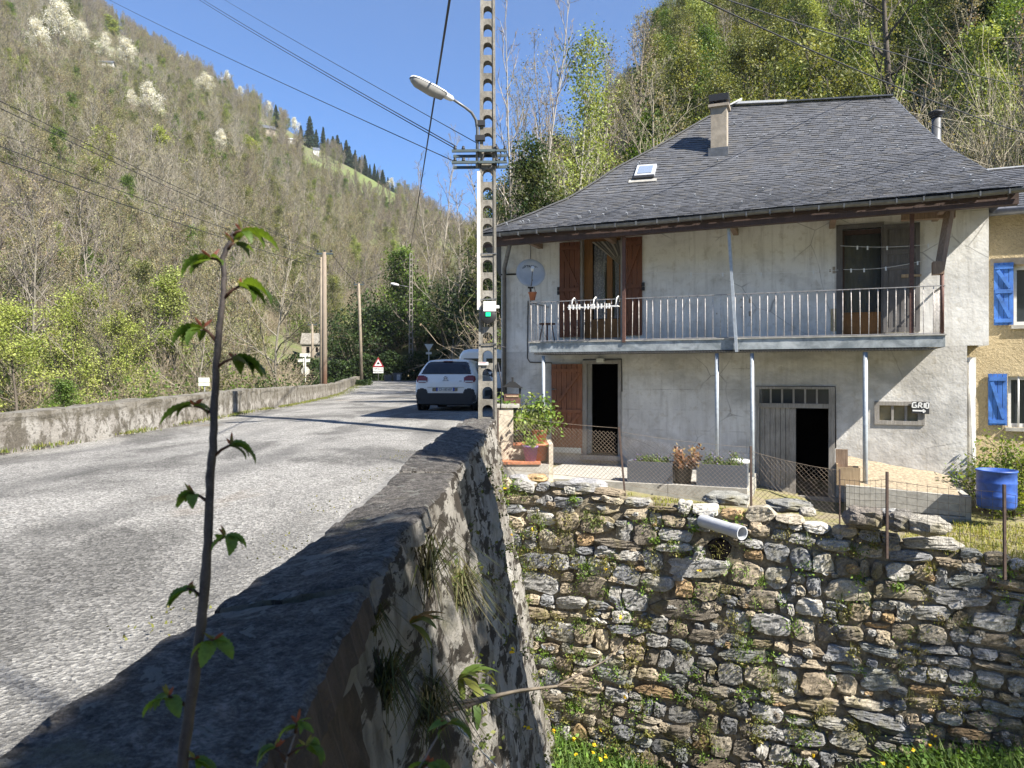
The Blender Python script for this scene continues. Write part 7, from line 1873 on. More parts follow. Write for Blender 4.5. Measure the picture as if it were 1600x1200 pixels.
R_ = 28 * 11.9 / FPX; H_ = 59 * 11.9 / FPX; mb = MB(); mb.lathe([(0, 0), (R_ * .9, 0), (R_ * .96, .05), (R_ * .97, H_ * .3), (R_ * 1.0, H_ * .33), (R_ * .97, H_ * .36), (R_ * .97, H_ * .64), (R_, H_ * .67), (R_ * .97, H_ * .70), (R_ * .97, H_ * .94), (R_ * 1.02, H_ * .96), (R_ * 1.02, H_), (R_ * .94, H_), (R_ * .92, H_ * .5), (0, H_ * .45)], 32); mb.build("drum", M['barrel'], br_)
a, b = fpt(1102, 815, 11.3), fpt(1160, 833, 10.6); pp = thing("drain_pipe", "grey plastic drain pipe sticking out of the dry-stone wall", "pipe", a); d = b - a; dn_ = d.normalized(); r_ = 10.0 * 10.8 / FPX
mb = MB(); mb.tube([-d * .1, d], r_, 20, False); e = d - dn_ * .17; mb.tube([e, d], r_ * 1.09, 20, False)
mb.tube([d, d - dn_ * .3], r_ * .93, 20, False); X_ = dn_.orthogonal().normalized(); Y_ = dn_.cross(X_); ring = lambda r, o_: [o_ + X_ * r * math.cos(k / 20 * 6.2832) + Y_ * r * math.sin(k / 20 * 6.2832) for k in range(20)]
vs = ring(r_ * 1.09, d) + ring(r_ * .93, d) + ring(r_ * 1.09, e) + ring(r_, e); mb.add(vs, [(k, (k+1) % 20, 20 + (k+1) % 20, 20 + k) for k in range(20)] + [(40 + k, 60 + k, 60 + (k+1) % 20, 40 + (k+1) % 20) for k in range(20)], False); mb.build("pipe", M['pvc'], pp)
mb = MB(); mb.tube([-d * .3, -d * .29], r_ * .9, 16, True); mb.build("dark_bore", M['darkin'], pp)
# boulders on the wall top
def boulder(px, py, Y, w, h_, dd, label, col, sd):
    b = P(px, py, Y); o = thing("boulder", label, "rock", (b[0], Y, b[2]), -.4, "loose stones on the wall top"); rs_ = np.random.RandomState(sd); V = []; n1, n2 = 14, 20
    for i in range(n1 + 1):
        th = math.pi * i / n1
        for j in range(n2):
            ph = 2 * math.pi * j / n2; v = np.array([math.sin(th) * math.cos(ph), math.sin(th) * math.sin(ph), math.cos(th)]); v = np.sign(v) * np.abs(v) ** .75; k = 1 + .22 * fbm(v[0] * 1.6 + sd, v[1] * 1.6, v[2] * 1.6) + .07 * fbm(v[0] * 5 + sd, v[1] * 5, v[2] * 5); V.append((v[0] * w * k, v[1] * dd * k, h_ * .8 + v[2] * h_ * k))
    F_ = np.array([(i*n2+j, (i+1)*n2+j, (i+1)*n2+(j+1) % n2, i*n2+(j+1) % n2) for i in range(n1) for j in range(n2)]); link_mesh("rock", np_mesh("rock", V, F_, M['rubble'], np.tile(col, (len(V), 1))), o)
for a_ in [(1232, 797, 11.35, .34, .09, .3, "flat dark doorstep stone below the grey barn door", (.20, .20, .19), 1), (1352, 822, 10.5, .28, .15, .3, "big dark boulder left of the first iron post", (.17, .15, .13), 2), (1405, 826, 10.2, .2, .14, .25, "big dark boulder just right of the first iron post", (.16, .15, .135), 3), (1134, 786, 11.75, .33, .10, .3, "long grey stone on the wall top above the drain pipe", (.24, .24, .22), 4),
           (915, 768, 12.55, .34, .12, .3, "broad grey slab stone at the left end of the wall top", (.30, .30, .31), 5), (838, 752, 13.0, .2, .07, .2, "small flat ochre stone on the wall top under the pots", (.40, .27, .15), 6), (812, 756, 13.0, .2, .09, .2, "small grey stone on the wall top nearest the pole", (.27, .27, .28), 7), (1450, 833, 9.95, .26, .13, .2, "pale squared stone at the edge of the grass", (.30, .28, .24), 8), (1262, 806, 11.0, .12, .07, .12, "small pale cobble before the barn doorway", (.34, .32, .28), 9), (1392, 812, 10.35, .13, .09, .13, "round grey cobble lying on the dark boulders", (.33, .33, .32), 10)]: boulder(*a_)
# ---------------------------------------------------------------- single trees round the house and on the bank
rs = np.random.RandomState(21)
def big_tree(kind, px, Y, top_py, label, group="trees behind the house", base=None, seed=1, **kw):
    z = float(terr(px, Y)) if base is None else base
    H = E + (HOR - top_py) / FPX * Y - z
    return place_tree(kind, tree_meshes(seed, H, **kw), ((px - 800) / FPX * Y, Y, z), label, "tree", group, 1.0, 0.0)
big_tree("birch", 822, 34, -25, "tall slender pale-trunked bare tree just right of the concrete pole", seed=301, lean=.012, barkcol=(.34, .315, .27), twigcol=(.24, .20, .16), n1=20, n2=6, n3=4, spread=.22, ang=(18, 38), start=.22, r0=.10, twig=.011, wob=.025, upc=.22)
big_tree("birch", 800, 40, 40, "thinner pale bare tree left of the tall birch", seed=302, lean=.012, barkcol=(.36, .33, .28), twigcol=(.23, .19, .15), n1=18, n2=5, n3=4, spread=.22, ang=(18, 38), start=.2, r0=.12, twig=.012, wob=.03, upc=.2)
big_tree("ivy_tree", 786, 30, 185, "short ivy-wrapped trunk directly right of the concrete pole", seed=303, barkcol=(.14, .12, .09), n1=8, n2=4, n3=3, spread=.14, ang=(25, 60), start=.4, r0=.12, twig=.012, trunkivy=2600)
big_tree("budding_tree", 902, 35, 66, "tall fresh yellow-green tree left of the dark ivy-topped tree", seed=304, barkcol=(.33, .31, .25), leaf='spring', nleaf=4600, lsize=.075, lspread=.40, n1=17, n2=6, n3=3, spread=.27, ang=(20, 45), start=.28, r0=.12, twig=.011, wob=.03, clump=.7)
big_tree("budding_tree", 935, 37, 120, "shorter fresh yellow-green tree leaning against its taller neighbour", seed=305, barkcol=(.31, .29, .24), leaf='spring', nleaf=2400, lsize=.075, lspread=.40, n1=15, n2=6, n3=3, spread=.30, ang=(25, 50), start=.3, r0=.10, twig=.011, clump=.7)
big_tree("ivy_tree", 988, 40, -10, "tall bare tree with a brown ivy-wrapped top, left of the roof", seed=306, barkcol=(.17, .145, .11), twigcol=(.19, .16, .12), leaf='bud', nleaf=900, lsize=.06, lspread=.25, n1=20, n2=6, n3=4, spread=.26, ang=(30, 60), start=.2, r0=.20, twig=.012, trunkivy=1500)
big_tree("bare_tree", 1022, 29, 105, "wide-branching bare tree just above the roof's left hip", seed=307, barkcol=(.20, .18, .13), twigcol=(.22, .20, .13), leaf='olive', nleaf=700, lsize=.05, lspread=.2, n1=18, n2=7, n3=4, spread=.42, ang=(45, 80), start=.15, r0=.16, twig=.010, upc=.1)
big_tree("evergreen_tree", 846, 26, 248, "dark rounded evergreen above the low left corner of the roof", seed=308, base=-.6, barkcol=(.10, .08, .06), leaf='ivy', nleaf=17000, lsize=.055, lspread=.26, n1=24, n2=6, n3=3, spread=.24, ang=(40, 75), start=.08, r0=.12, twig=.012, clump=.5)
big_tree("green_tree", 1165, 44, 48, "rounded light green tree behind the brown chimney", seed=309, barkcol=(.16, .14, .10), leaf='olive', nleaf=15000, lsize=.068, lspread=.34, n1=20, n2=7, n3=3, spread=.40, ang=(40, 75), start=.12, r0=.15, twig=.012, clump=.8)
big_tree("green_tree", 1235, 46, 95, "bright mid-green tree above the roof's ridge", seed=310, barkcol=(.16, .14, .10), leaf='green', nleaf=12500, lsize=.068, lspread=.36, n1=18, n2=6, n3=3, spread=.42, ang=(40, 75), start=.12, r0=.14, twig=.012, clump=.8)
big_tree("tall_tree", 1405, 38, -120, "tall dark straight-trunked tree above the right end of the ridge", seed=311, barkcol=(.085, .07, .055), twigcol=(.17, .15, .11), n1=16, n2=5, n3=4, spread=.34, ang=(50, 85), start=.25, r0=.30, twig=.014, wob=.015, leaf='olive', nleaf=900, lsize=.06)
big_tree("ivy_tree", 1440, 36, 30, "pale-leaved ivy column right of the tall dark trunk", seed=312, barkcol=(.14, .12, .09), n1=10, n2=5, n3=3, spread=.16, ang=(25, 60), start=.2, r0=.16, twig=.012, trunkivy=4200, leaf='ivy', nleaf=1800, lsize=.085, lspread=.35)
big_tree("evergreen_tree", 1490, 44, -10, "dark evergreen in the upper right between ivy column and bright green tree", seed=313, barkcol=(.08, .065, .05), leaf='dark', nleaf=15000, lsize=.085, lspread=.5, n1=20, n2=6, n3=3, spread=.26, ang=(45, 80), start=.1, r0=.2, twig=.014, clump=1.2)
big_tree("green_tree", 1562, 37, 20, "vivid green tree in the upper right corner", seed=314, barkcol=(.14, .12, .09), leaf='green', nleaf=16000, lsize=.07, lspread=.32, n1=20, n2=7, n3=3, spread=.42, ang=(45, 80), start=.1, r0=.14, twig=.012, clump=.8)
for i, (px, Y, top) in enumerate([(1500, 31, 118), (1545, 30, 95), (1590, 29, 100), (1520, 27, 190), (1570, 27, 165), (1470, 32, 190), (1640, 29, 120)]):
    z = float(terr(px, Y)); H = E + (HOR - top) / FPX * Y - z
    ms = shrub_meshes(330 + i, 2.4, H, 'bud', 260, .05, 60, (.33, .29, .21)); o = thing("bare_shrub", "tangled leafless pale shrub on the slope right of the flue pipe", "shrub", ((px - 800) / FPX * Y, Y, z), i * 1.1, "tangled bare shrubs right of the flue pipe")
    for k, me in ms.items(): link_mesh(k, me, o)
big_tree("green_tree", 652, 80, 395, "fresh green tree beside the far concrete pole", "trees on the far bank", seed=340, barkcol=(.14, .12, .09), leaf='green', nleaf=5500, lsize=.14, lspread=.42, n1=18, n2=6, n3=3, spread=.40, ang=(45, 80), start=.1, r0=.15, twig=.018, clump=1.0)
for i, (px, Y, top, lb) in enumerate([(705, 72, 290, "spreading bare tree left of the concrete pole's shaft"), (735, 68, 320, "pale tangled bare tree touching the concrete pole's left edge"), (690, 96, 195, "thin bare tree against the sky left of the crossarms"), (672, 92, 250, "small bare tree against the sky behind the black cable"), (742, 88, 225, "thin bare tree just left of the crossarms"), (630, 100, 300, "bare tree at the low end of the skyline")]):
    big_tree("bare_tree", px, Y, top, lb, "bare trees on the spur", seed=350 + i, barkcol=(.27, .245, .20), twigcol=(.25, .215, .165), n1=18, n2=6, n3=4, r0=.11, spread=.36 if i < 2 else .24, ang=(30, 65) if i < 2 else (20, 40), start=.12, twig=.018, upc=.1)
for i, (px, Y, top) in enumerate([(838, 44, 105), (858, 50, 150), (875, 42, 60), (925, 46, 95), (948, 43, 40), (968, 48, 80), (1005, 45, 55), (1040, 42, 70), (1075, 47, 40), (812, 52, 170), (795, 47, 140), (885, 55, 170), (915, 58, 150), (955, 56, 120)]):
    big_tree("bare_tree", px, Y, top, "thin leafless tree in the airy row between the concrete pole and the roof", "thin trees between the pole and the roof", seed=380 + i, lean=.03, barkcol=(.25, .225, .18), twigcol=(.23, .20, .15), leaf='bud' if i % 3 else 'olive', nleaf=500 + 500 * (i % 3), lsize=.05, lspread=.25, n1=18, n2=6, n3=4, spread=.27, ang=(25, 55), start=.2, r0=.10, twig=.010, wob=.035)
for i, (px, Y, top) in enumerate([(792, 58, 285), (815, 62, 262), (842, 57, 240), (868, 63, 225), (895, 58, 235), (778, 66, 320), (925, 64, 205)]):
    big_tree("ivy_tree", px, Y, top, "full ivy-green tree behind the airy row, low between the pole and the roof", "ivy-green trees low behind the airy row", seed=440 + i, barkcol=(.14, .12, .09), leaf=['ivy', 'olive', 'green'][i % 3], nleaf=9000, lsize=.10, lspread=.45, n1=20, n2=6, n3=3, spread=.34, ang=(40, 75), start=.1, r0=.16, twig=.014, clump=1.0, trunkivy=800)
# bushes on the bank; dark leaf colour stands in for its shade
DK = [shrub_meshes(360 + i, 2.4, 4.2, 'dark', 2600, .13, 22) for i in range(2)]
spots = [(545, 83, 5), (565, 80, 7), (588, 86, 9), (610, 84, 8), (632, 88, 10), (655, 82, 8), (675, 80, 7), (700, 80, 6), (722, 76, 6), (740, 72, 6), (600, 92, 8), (650, 94, 8), (690, 90, 5), (720, 84, 5), (745, 80, 6), (760, 70, 9), (530, 88, 4), (575, 95, 7), (625, 97, 8), (668, 90, 6), (712, 94, 5), (765, 62, 6), (780, 56, 5), (775, 66, 6)]
for i, (px, Y, h) in enumerate(spots):
    z = float(terr(px, Y)); s_ = h / 5.6 * rs.uniform(.8, 1.1)
    o = thing("ivy_bush", "dark ivy-green bush on the shaded bank behind the cars", "bush", ((px - 800) / FPX * Y, Y, z - .3), rs.uniform(0, 6.28), "dark bushes on the shaded bank"); o.scale = (s_, s_, s_)
    for k, me in DK[i % 2].items(): link_mesh(k, me, o)
def hedge(name, label, px0, px1, Y, z0, h, d, pal, n, ls):
    x0, x1 = (px0 - 800) / FPX * Y, (px1 - 800) / FPX * Y; o = thing(name, label, "hedge", ((x0 + x1) / 2, Y, z0)); w = x1 - x0
    L = np.stack([rs.uniform(-w/2, w/2, n), rs.uniform(-d/2, d/2, n), rs.uniform(0, 1, n)], 1); hh = h * (1 - .35 * np.clip(-L[:, 0] / w * 2, 0, 1) ** 1.5) * (1 + .08 * np.sin(L[:, 0] * 2.3)); L[:, 2] *= hh
    v, f = leaf_quads(rs, L, ls); link_mesh("foliage", np_mesh("foliage", v, f, M['leaf'], clump_cols(rs, L, LEAFPAL[pal], .5)), o)
    S = [[rs.uniform(-w/2, w/2), rs.uniform(-d/3, d/3), -.5] for _ in range(26)]; S = [s_ + [s_[0] + rs.normal(0, .2), s_[1], h * .7, .03, .012] for s_ in S]; V, Fq, C = segs_to_mesh(S, np.tile((.1, .08, .06), (len(S), 1))); link_mesh("stems", np_mesh("stems", V, Fq, M['bark'], C), o)
hedge("hedge", "tall dark hedge behind the bare-backed direction sign", 408, 500, 62, -.6, 3.4, 2.6, 'dark', 9000, .13)
hedge("hedge", "low clipped dark hedge behind the paired wooden poles' wall", 468, 580, 57, -.4, 1.35, 1.4, 'dark', 6000, .10)
hedge("hedge", "dark bramble bank under the upper road, behind the warning sign", 500, 700, 72.5, -.2, 3.6, 2.6, 'dark', 16000, .15)

# trees beside the photographer, on the stream bank, that throw the dappled shade
def shade_tree(label, loc, H, seed, nleaf, **kw):
    def ok(p):   # crowns cut away where they would shade the road or enter the view
        w = p + np.array(loc); return (w[:, 0] - (SUN_H.x / math.tan(SUN_EL)) * w[:, 2] > -1.12) & ((w[:, 0] > .75 * w[:, 1] + .1) | (w[:, 2] > .58 * w[:, 1] + 1.4))
    kw['ok'] = ok
    place_tree("alder", tree_meshes(seed, H, barkcol=(.17, .15, .12), leaf='green', nleaf=nleaf, lsize=.07, lspread=.26, r0=.16, twig=.012, clump=.6, **kw), loc, label, "tree", "alders beside the photographer", 1.0, 0.0)
shade_tree("leafing alder on the stream bank close to the photographer's right", (4.8, 1.0, -4.2), 12.2, 401, 21000, len_pow=.6, n1=24, n2=7, n3=4, spread=.17, ang=(50, 85), start=.40)
shade_tree("leafing alder on the stream bank behind the photographer", (4.7, -1.7, -3.4), 11.6, 402, 21000, len_pow=.6, n1=24, n2=7, n3=4, spread=.18, ang=(50, 85), start=.36)
shade_tree("slim leafing alder on the stream bank, just outside the picture at the right", (4.7, 2.7, -4.4), 12.6, 404, 22000, len_pow=.5, n1=26, n2=7, n3=4, spread=.11, ang=(45, 80), start=.40)
shade_tree("alder downstream at the right that shades the wall's lower right corner", (16.2, 3.6, -4.5), 12.0, 403, 7000, n1=20, n2=6, n3=4, spread=.28, ang=(45, 80), start=.45)

# ---------------------------------------------------------------- grasses and weeds (stuff)
def blades(P_, h, w, cols, lean=.45, seed=0):
    rs_ = np.random.RandomState(seed); P_ = np.asarray(P_); n = len(P_); h = h * rs_.uniform(.45, 1.25, (n, 1)); a = rs_.uniform(0, 6.283, n); d = np.stack([np.cos(a), np.sin(a), np.zeros(n)], 1); sd = np.stack([-np.sin(a), np.cos(a), np.zeros(n)], 1) * w
    ln = lean * rs_.uniform(.2, 1.3, (n, 1)); up = np.array([[0, 0, 1.]])
    m = P_ + up * h * .6 + d * h * ln * .35; t_ = P_ + up * h * (1 - .3 * ln) + d * h * ln
    V = np.stack([P_ - sd, P_ + sd, m + sd * .75, m - sd * .75, t_ + sd * .15, t_ - sd * .15], 1).reshape(-1, 3); b = np.arange(n)[:, None] * 6
    F = np.concatenate([b + np.array([[0, 1, 2, 3]]), b + np.array([[3, 2, 4, 5]])]); cols = np.array(cols); c = cols[rs_.randint(0, len(cols), n)] * rs_.uniform(.75, 1.2, (n, 1))
    return V, F, np.repeat(c, 6, axis=0)
def stuff(name, label, cat, V, F, C, mat='grass'):
    o = link_mesh(name, np_mesh(name, V, F, M[mat], C)); tag(o, label, cat, None, "stuff"); return o
GG = [(.13, .17, .03), (.20, .22, .05), (.10, .14, .025), (.26, .24, .09)]
pts = []
for _ in range(7000):
    Y = 6 + 54 * rs.rand() ** 1.4; w = .25 + .45 * min(max((Y - 26) / 20, 0), 1)
    x = abs(rs.normal(0, w * .5)) ; X = left_x(Y) + .02 + x; pts.append((X, Y, road_z(Y) + .0))
    if fbm(Y * .9, 2) + fbm(Y * 4, x * 3) * .5 < (.05 if Y < 22 else -.15): pts.pop()
stuff("verge_grass", "thin green verge along the foot of the far parapet", "grass", *blades(pts, .075, .007, GG, .9, 1))
pts = []
for _ in range(420):
    Y = 1.6 + 10 * rs.rand() ** 1.3; g = fbm(Y * 1.4, 7)
    if g < .05: continue
    pts.append((-1.5 + rs.normal(0, .10), Y, road_z(Y) + .01))
stuff("gutter_moss", "sparse moss and grass along the gutter of the near wall", "grass", *blades(pts, .016, .006, [(.16, .17, .04), (.22, .21, .07), (.12, .12, .04)], .9, 2))
pts = []
for _ in range(30000):
    u = rs.uniform(.0, 11.4); s_ = rs.uniform(-.05, 2.6); p = W0 + WD * u - WN * s_
    right = u > wall_u(1420)
    if not right:
        if s_ > .85 or rs.rand() < .55: continue
        if fbm(p.x * 1.5, p.y * 1.5, 4) < -.05: continue
    else:
        if s_ > 1.9 and u < wall_u(1520): continue
    pts.append((p.x, p.y, yard_z(u, s_) - .01))
YG = [(.27, .29, .05), (.34, .33, .08), (.20, .23, .04), (.40, .36, .14)]
stuff("yard_grass", "sunlit yellow-green grass on the yard edge above the stone wall", "grass", *blades(pts, .085, .006, YG, .7, 3))
# foot of the wall
pts = []; cl = []
for _ in range(15000):
    u = rs.uniform(0, 10.8); s_ = rs.uniform(-.2, 1.2)
    if not (u < wall_u(1130) or u > wall_u(1320)): continue
    p = W0 + WD * u + WN * (s_ + .11 * (wall_top(u) - foot_z(u))); pts.append((p.x, p.y, foot_z(u) - .1))
V1, F1, C1 = blades(pts, .42, .012, [(.07, .13, .025), (.10, .18, .03), (.05, .10, .02), (.14, .20, .05)], .6, 4)
L = np.array(pts)[rs.randint(0, len(pts), 9000)] + np.stack([rs.normal(0, .05, 9000), rs.normal(0, .05, 9000), rs.uniform(.02, .42, 9000)], 1); v, f = leaf_quads(rs, L, .04, .6); c = clump_cols(rs, L, [(.09, .17, .03), (.14, .24, .04), (.06, .11, .02)], .4)
k = rs.randint(0, len(pts), 46); Lf = np.array(pts)[k] + np.array([0, 0, .42]); vf, ff = leaf_quads(rs, np.repeat(Lf, 4, axis=0) + rs.normal(0, .008, (184, 3)), .026, .8, 1.0); cf_ = np.tile((.75, .52, .02), (len(vf), 1))
stuff("stream_weeds", "lush green weeds with yellow flowers at the foot of the stone wall", "weeds", np.concatenate([V1, v, vf]), np.concatenate([F1, f + len(V1), ff + len(V1) + len(v)]), np.concatenate([C1, c, cf_]))
# tufts growing out of the joints
Vt = []; Ft = []; Ct = []; base = 0
for i in range(430):
    u = rs.uniform(.05, 9.5); z = rs.uniform(foot_z(u), wall_top(u)); k = fbm(u * .8, z * .9, 7)
    if u > 3.0 and rs.rand() < .45 and k < .2: continue
    if u > 6 and rs.rand() < .5: continue
    c_ = frame(u, z, .04); m = rs.randint(20, 90); sz = rs.uniform(.04, .13)
    L = np.array(c_)[None] + rs.normal(0, 1, (m, 3)) * np.array([sz, sz * .5, sz * .6]) + np.array(WN)[None] * rs.uniform(0, .10, (m, 1)) - np.array([0, 0, .03])
    pal = [[(.12, .20, .03), (.18, .28, .05), (.08, .13, .025)], [(.20, .19, .06), (.26, .23, .08), (.14, .15, .04)], [(.10, .13, .04), (.15, .17, .05)]][rs.choice(3, p=[.4, .35, .25])]
    v, f = leaf_quads(rs, L, rs.uniform(.012, .026)); Vt.append(v); Ft.append(f + base); Ct.append(leaf_cols(rs, len(L), pal)); base += len(v)
    v, f, c = blades(np.array(c_)[None] + rs.normal(0, .03, (18, 3)), .14, .004, pal, 1.2, i); Vt.append(v); Ft.append(f + base); Ct.append(c); base += len(v)
# corner seam where both walls meet
for i in range(150):
    z = rs.uniform(-4.8, wall_top(.3)); p = frame(.16 + .22 * (wall_top(.3) - z) / 1.0 * .55 + rs.normal(0, .06), z, .05); m = 36
    L = np.array(p)[None] + rs.normal(0, .07, (m, 3)); v, f = leaf_quads(rs, L, .022); Vt.append(v); Ft.append(f + base); Ct.append(leaf_cols(rs, m, [(.12, .20, .03), (.17, .27, .04), (.22, .24, .06)])); base += len(v)
for i in range(16):
    u = rs.uniform(.4, 9.5); p = frame(u, rs.uniform(foot_z(u), wall_top(u) - .5), .14); v, f = leaf_quads(rs, np.array(p)[None] + rs.normal(0, .01, (5, 3)), .022, .3, 1.0); Vt.append(v); Ft.append(f + base); Ct.append(np.tile((.75, .55, .03), (len(v), 1))); base += len(v)
stuff("wall_weeds", "small green tufts, moss and weeds growing in the stone wall's joints", "weeds", np.concatenate(Vt), np.concatenate(Ft), np.concatenate(Ct))
# bramble and shrubs around the barrel, under the blue shutters
for px, Y, w_, h_, lb, sd in ((1556, 13.3, .7, 1.15, "leafy green shrub between the white buttress and the lower blue shutter", 431), (1610, 13.0, .8, 1.3, "leafy green shrub at the right edge under the barred window", 432), (1580, 12.7, .6, .8, "low yellow-green weeds right behind the blue barrel", 433)):
    b = P(px, 790, Y); ms = shrub_meshes(sd, w_, h_, 'green', 1900, .035, 24, (.14, .12, .08), [(.16, .22, .035), (.24, .28, .05), (.09, .14, .025), (.13, .19, .03)]); o = thing("shrub", lb, "shrub", (b[0], Y, -1.35))
    for k, me in ms.items(): link_mesh(k, me, o)

# ---------------------------------------------------------------- plants on the bridge wall
def face_x(Y, d): return xr(Y) - .03 + .2 * d + .14 * fbm(Y * 1.25 + 2, d * .28, 3.3, 3) * min(1, .25 + d * 1.2)
def on_face(px, py):
    for Y in np.arange(1.2, 13, .05):
        X = (px - 800) / FPX * Y; d = ztr(Y) - .09 - (E + (HOR - py) / FPX * Y)
        if d > 0 and X <= face_x(Y, d): return Vector((X + .02, Y, E + (HOR - py) / FPX * Y))
    return Vector(P(px, py, 3))
for i, (px, py, n, h_, lb) in enumerate([(712, 930, 260, .17, "large dark hanging grass tuft on the bridge wall below the coping notch"), (592, 1080, 240, .12, "dark hanging grass tuft nearest the coping on the bridge wall"), (665, 1110, 220, .15, "dark hanging grass tuft where the dead twig springs from the bridge wall"), (660, 900, 110, .2, "small dark grass tuft just under the coping notch"), (572, 970, 90, .08, "tiny green grass tuft beside the coping's brown face")]):
    p = on_face(px, py); rs_ = np.random.RandomState(500 + i); o = thing("grass_tuft", lb, "grass tuft", p); B = rs_.normal(0, h_ * .22, (n, 3)) * np.array([.3, 1, 1.0]); V, F, C = blades(B, h_, .0035 * (h_ / .2) ** .5, [(.05, .06, .02), (.07, .085, .025), (.12, .11, .05), (.045, .04, .022)], 1.8, 500 + i)
    V[:, 2] = np.where(np.arange(len(V)) % 6 >= 4, V[:, 2] - h_ * .75, V[:, 2]); V[:, 0] += np.abs(V[:, 1] * 0) ; link_mesh("blades", np_mesh("blades", V, F, M['grass'], C), o)
def leaf_blade(mb, p, d, up, L, W, droop, col, n=8, fold=.18, serr=0.0):
    """one ovate leaf with a folded midrib, curving down along its length"""
    d = Vector(d).normalized(); up = Vector(up); s = d.cross(up).normalized(); up = s.cross(d); vs = []; q = Vector(p); mb.col = col
    for i in range(n + 1):
        t_ = i / n; w = W * (math.sin(math.pi * t_ ** .8) ** .85 if 0 < t_ < 1 else 0) * (1 + (serr if i % 2 else -serr)); dd = (d * math.cos(droop * t_) - up * math.sin(droop * t_)); uu = (up * math.cos(droop * t_) + d * math.sin(droop * t_))
        if i: q = q + dd * (L / n)
        vs += [q - s * w + uu * fold * w, q.copy(), q + s * w + uu * fold * w]
    mb.add(vs, [f for i in range(n) for f in ((i*3, i*3+1, i*3+4, i*3+3), (i*3+1, i*3+2, i*3+5, i*3+4))], True)
for i, (px, py, k, L_, lb, cols) in enumerate([(632, 975, 7, .20, "yellowing fern hanging on the bridge wall left of the big tuft", [(.20, .18, .03), (.14, .16, .03), (.30, .17, .05)]), (712, 1060, 8, .26, "strap-leaved yellow-green fern above the dead twig", [(.13, .14, .03), (.10, .13, .025), (.07, .11, .02)]), (735, 1080, 6, .22, "darker strap-leaved fern tucked beside the yellow-green one", [(.05, .09, .02), (.08, .12, .03)])]):
    p = on_face(px, py); rs_ = np.random.RandomState(520 + i); o = thing("fern", lb, "fern", p); mb = MB()
    for j in range(k): a = rs_.uniform(-1.5, 1.5); leaf_blade(mb, (0, 0, 0), (.75 * math.cos(a), math.sin(a) * .9, rs_.uniform(-.5, 1.0)), (0, 0, 1), L_ * rs_.uniform(.6, 1.1), .018 * L_ / .2, rs_.uniform(.4, 1.6), cols[rs_.randint(len(cols))], 8, .2, .08)
    mb.build("fronds", M['grass'], o)
Vg = []; Fg = []; Cg = []; base = 0
for i in range(90):
    Y = rs.uniform(3, 12.5); d = rs.uniform(.3, 5.5); p = np.array((face_x(Y, d) + .03, Y, ztr(Y) - .09 - d)); m = rs.randint(10, 40); v, f = leaf_quads(rs, p[None] + rs.normal(0, .04, (m, 3)), .012 + .0012 * Y); Vg.append(v); Fg.append(f + base); Cg.append(leaf_cols(rs, m, [(.09, .12, .03), (.15, .16, .04), (.06, .08, .02)])); base += len(v)
for i in range(7):
    Y = rs.uniform(6, 12.5); d = rs.uniform(.5, 4.5); p = np.array((face_x(Y, d) + .06, Y, ztr(Y) - .09 - d)); v, f = leaf_quads(rs, p[None] + rs.normal(0, .012, (5, 3)), .02, .3, 1); Vg.append(v); Fg.append(f + base); Cg.append(np.tile((.8, .58, .02), (len(v), 1))); base += len(v)
stuff("bridge_wall_moss", "tiny plants and yellow flowers dotted over the bridge wall's face", "weeds", np.concatenate(Vg), np.concatenate(Fg), np.concatenate(Cg))
# dead twig sticking out of the bridge wall
a = on_face(690, 1102); o = thing("dead_twig", "long thin dead twig reaching from the bridge wall across the stone wall", "twig", a); mb = MB(); Y0 = a.y
def tw(px, py, Y): return Vector(P(px, py, Y)) - a
mb.col = (.75, .68, .58); mb.tube([Vector((0, 0, 0)), tw(760, 1090, Y0 + .02), tw(815, 1078, Y0 + .05), tw(870, 1072, Y0 + .12)], [.009, .008, .006, .005], 6); mb.col = (.35, .30, .26); mb.tube([tw(640, 1140, Y0 - .2), tw(700, 1112, Y0 - .05), tw(800, 1082, Y0 + .06), tw(870, 1072, Y0 + .12), tw(950, 1030, Y0 + .3), tw(975, 1000, Y0 + .4)], [.006, .007, .006, .005, .003, .001], 6); mb.tube([tw(870, 1072, Y0 + .12), tw(910, 1074, Y0 + .2)], [.003, .001], 5)
mb.build("stem", simple("twig_bark", (.32, .29, .25), .8, 0, .3, 30, 0, None, True), o); mb = MB(); mb.col = (.8, .75, .65); mb.tube([tw(688, 1112, Y0 - .02), tw(730, 1150, Y0 - .1), tw(775, 1197, Y0 - .25)], [.005, .004, .002], 5); mb.build("side_shoot", M['bark'], o)

# ---------------------------------------------------------------- the sapling right in front of the camera
SY = .80
def sp(px, py, dY=0.0): return Vector(P(px, py, SY + dY))
stem = [(262, 1400), (284, 1200), (292, 1140), (303, 1060), (314, 975), (321, 900), (326, 830), (328, 745), (333, 700), (335, 640), (338, 570), (343, 510), (349, 465), (350, 420), (348, 405), (353, 390), (360, 378), (366, 362)]
rad = [9, 8.6, 8.4, 8.1, 7.7, 7.3, 6.9, 6.4, 6.4, 5.6, 5.2, 5.0, 4.4, 4.2, 4.2, 3.6, 3.2, 2.6]
b = sp(262, 1400); sap = thing("sapling", "thin young sapling with drooping new leaves, close in front of the camera", "sapling", b); mb = MB(); 
st2 = []; rd2 = []; rk = random.Random(4)
for i in range(len(stem) - 1):
    for j in range(4):
        f = j / 4; x = stem[i][0] * (1 - f) + stem[i+1][0] * f; y = stem[i][1] * (1 - f) + stem[i+1][1] * f
        st2.append(sp(x + rk.uniform(-.7, .7), y) - b); rd2.append((rad[i] * (1 - f) + rad[i+1] * f) * rk.uniform(.93, 1.08) * (1.14 if j == 0 and i % 2 else 1))
st2.append(sp(*stem[-1]) - b); rd2.append(rad[-1]); mb.tube(st2, [r * SY / FPX for r in rd2], 12)
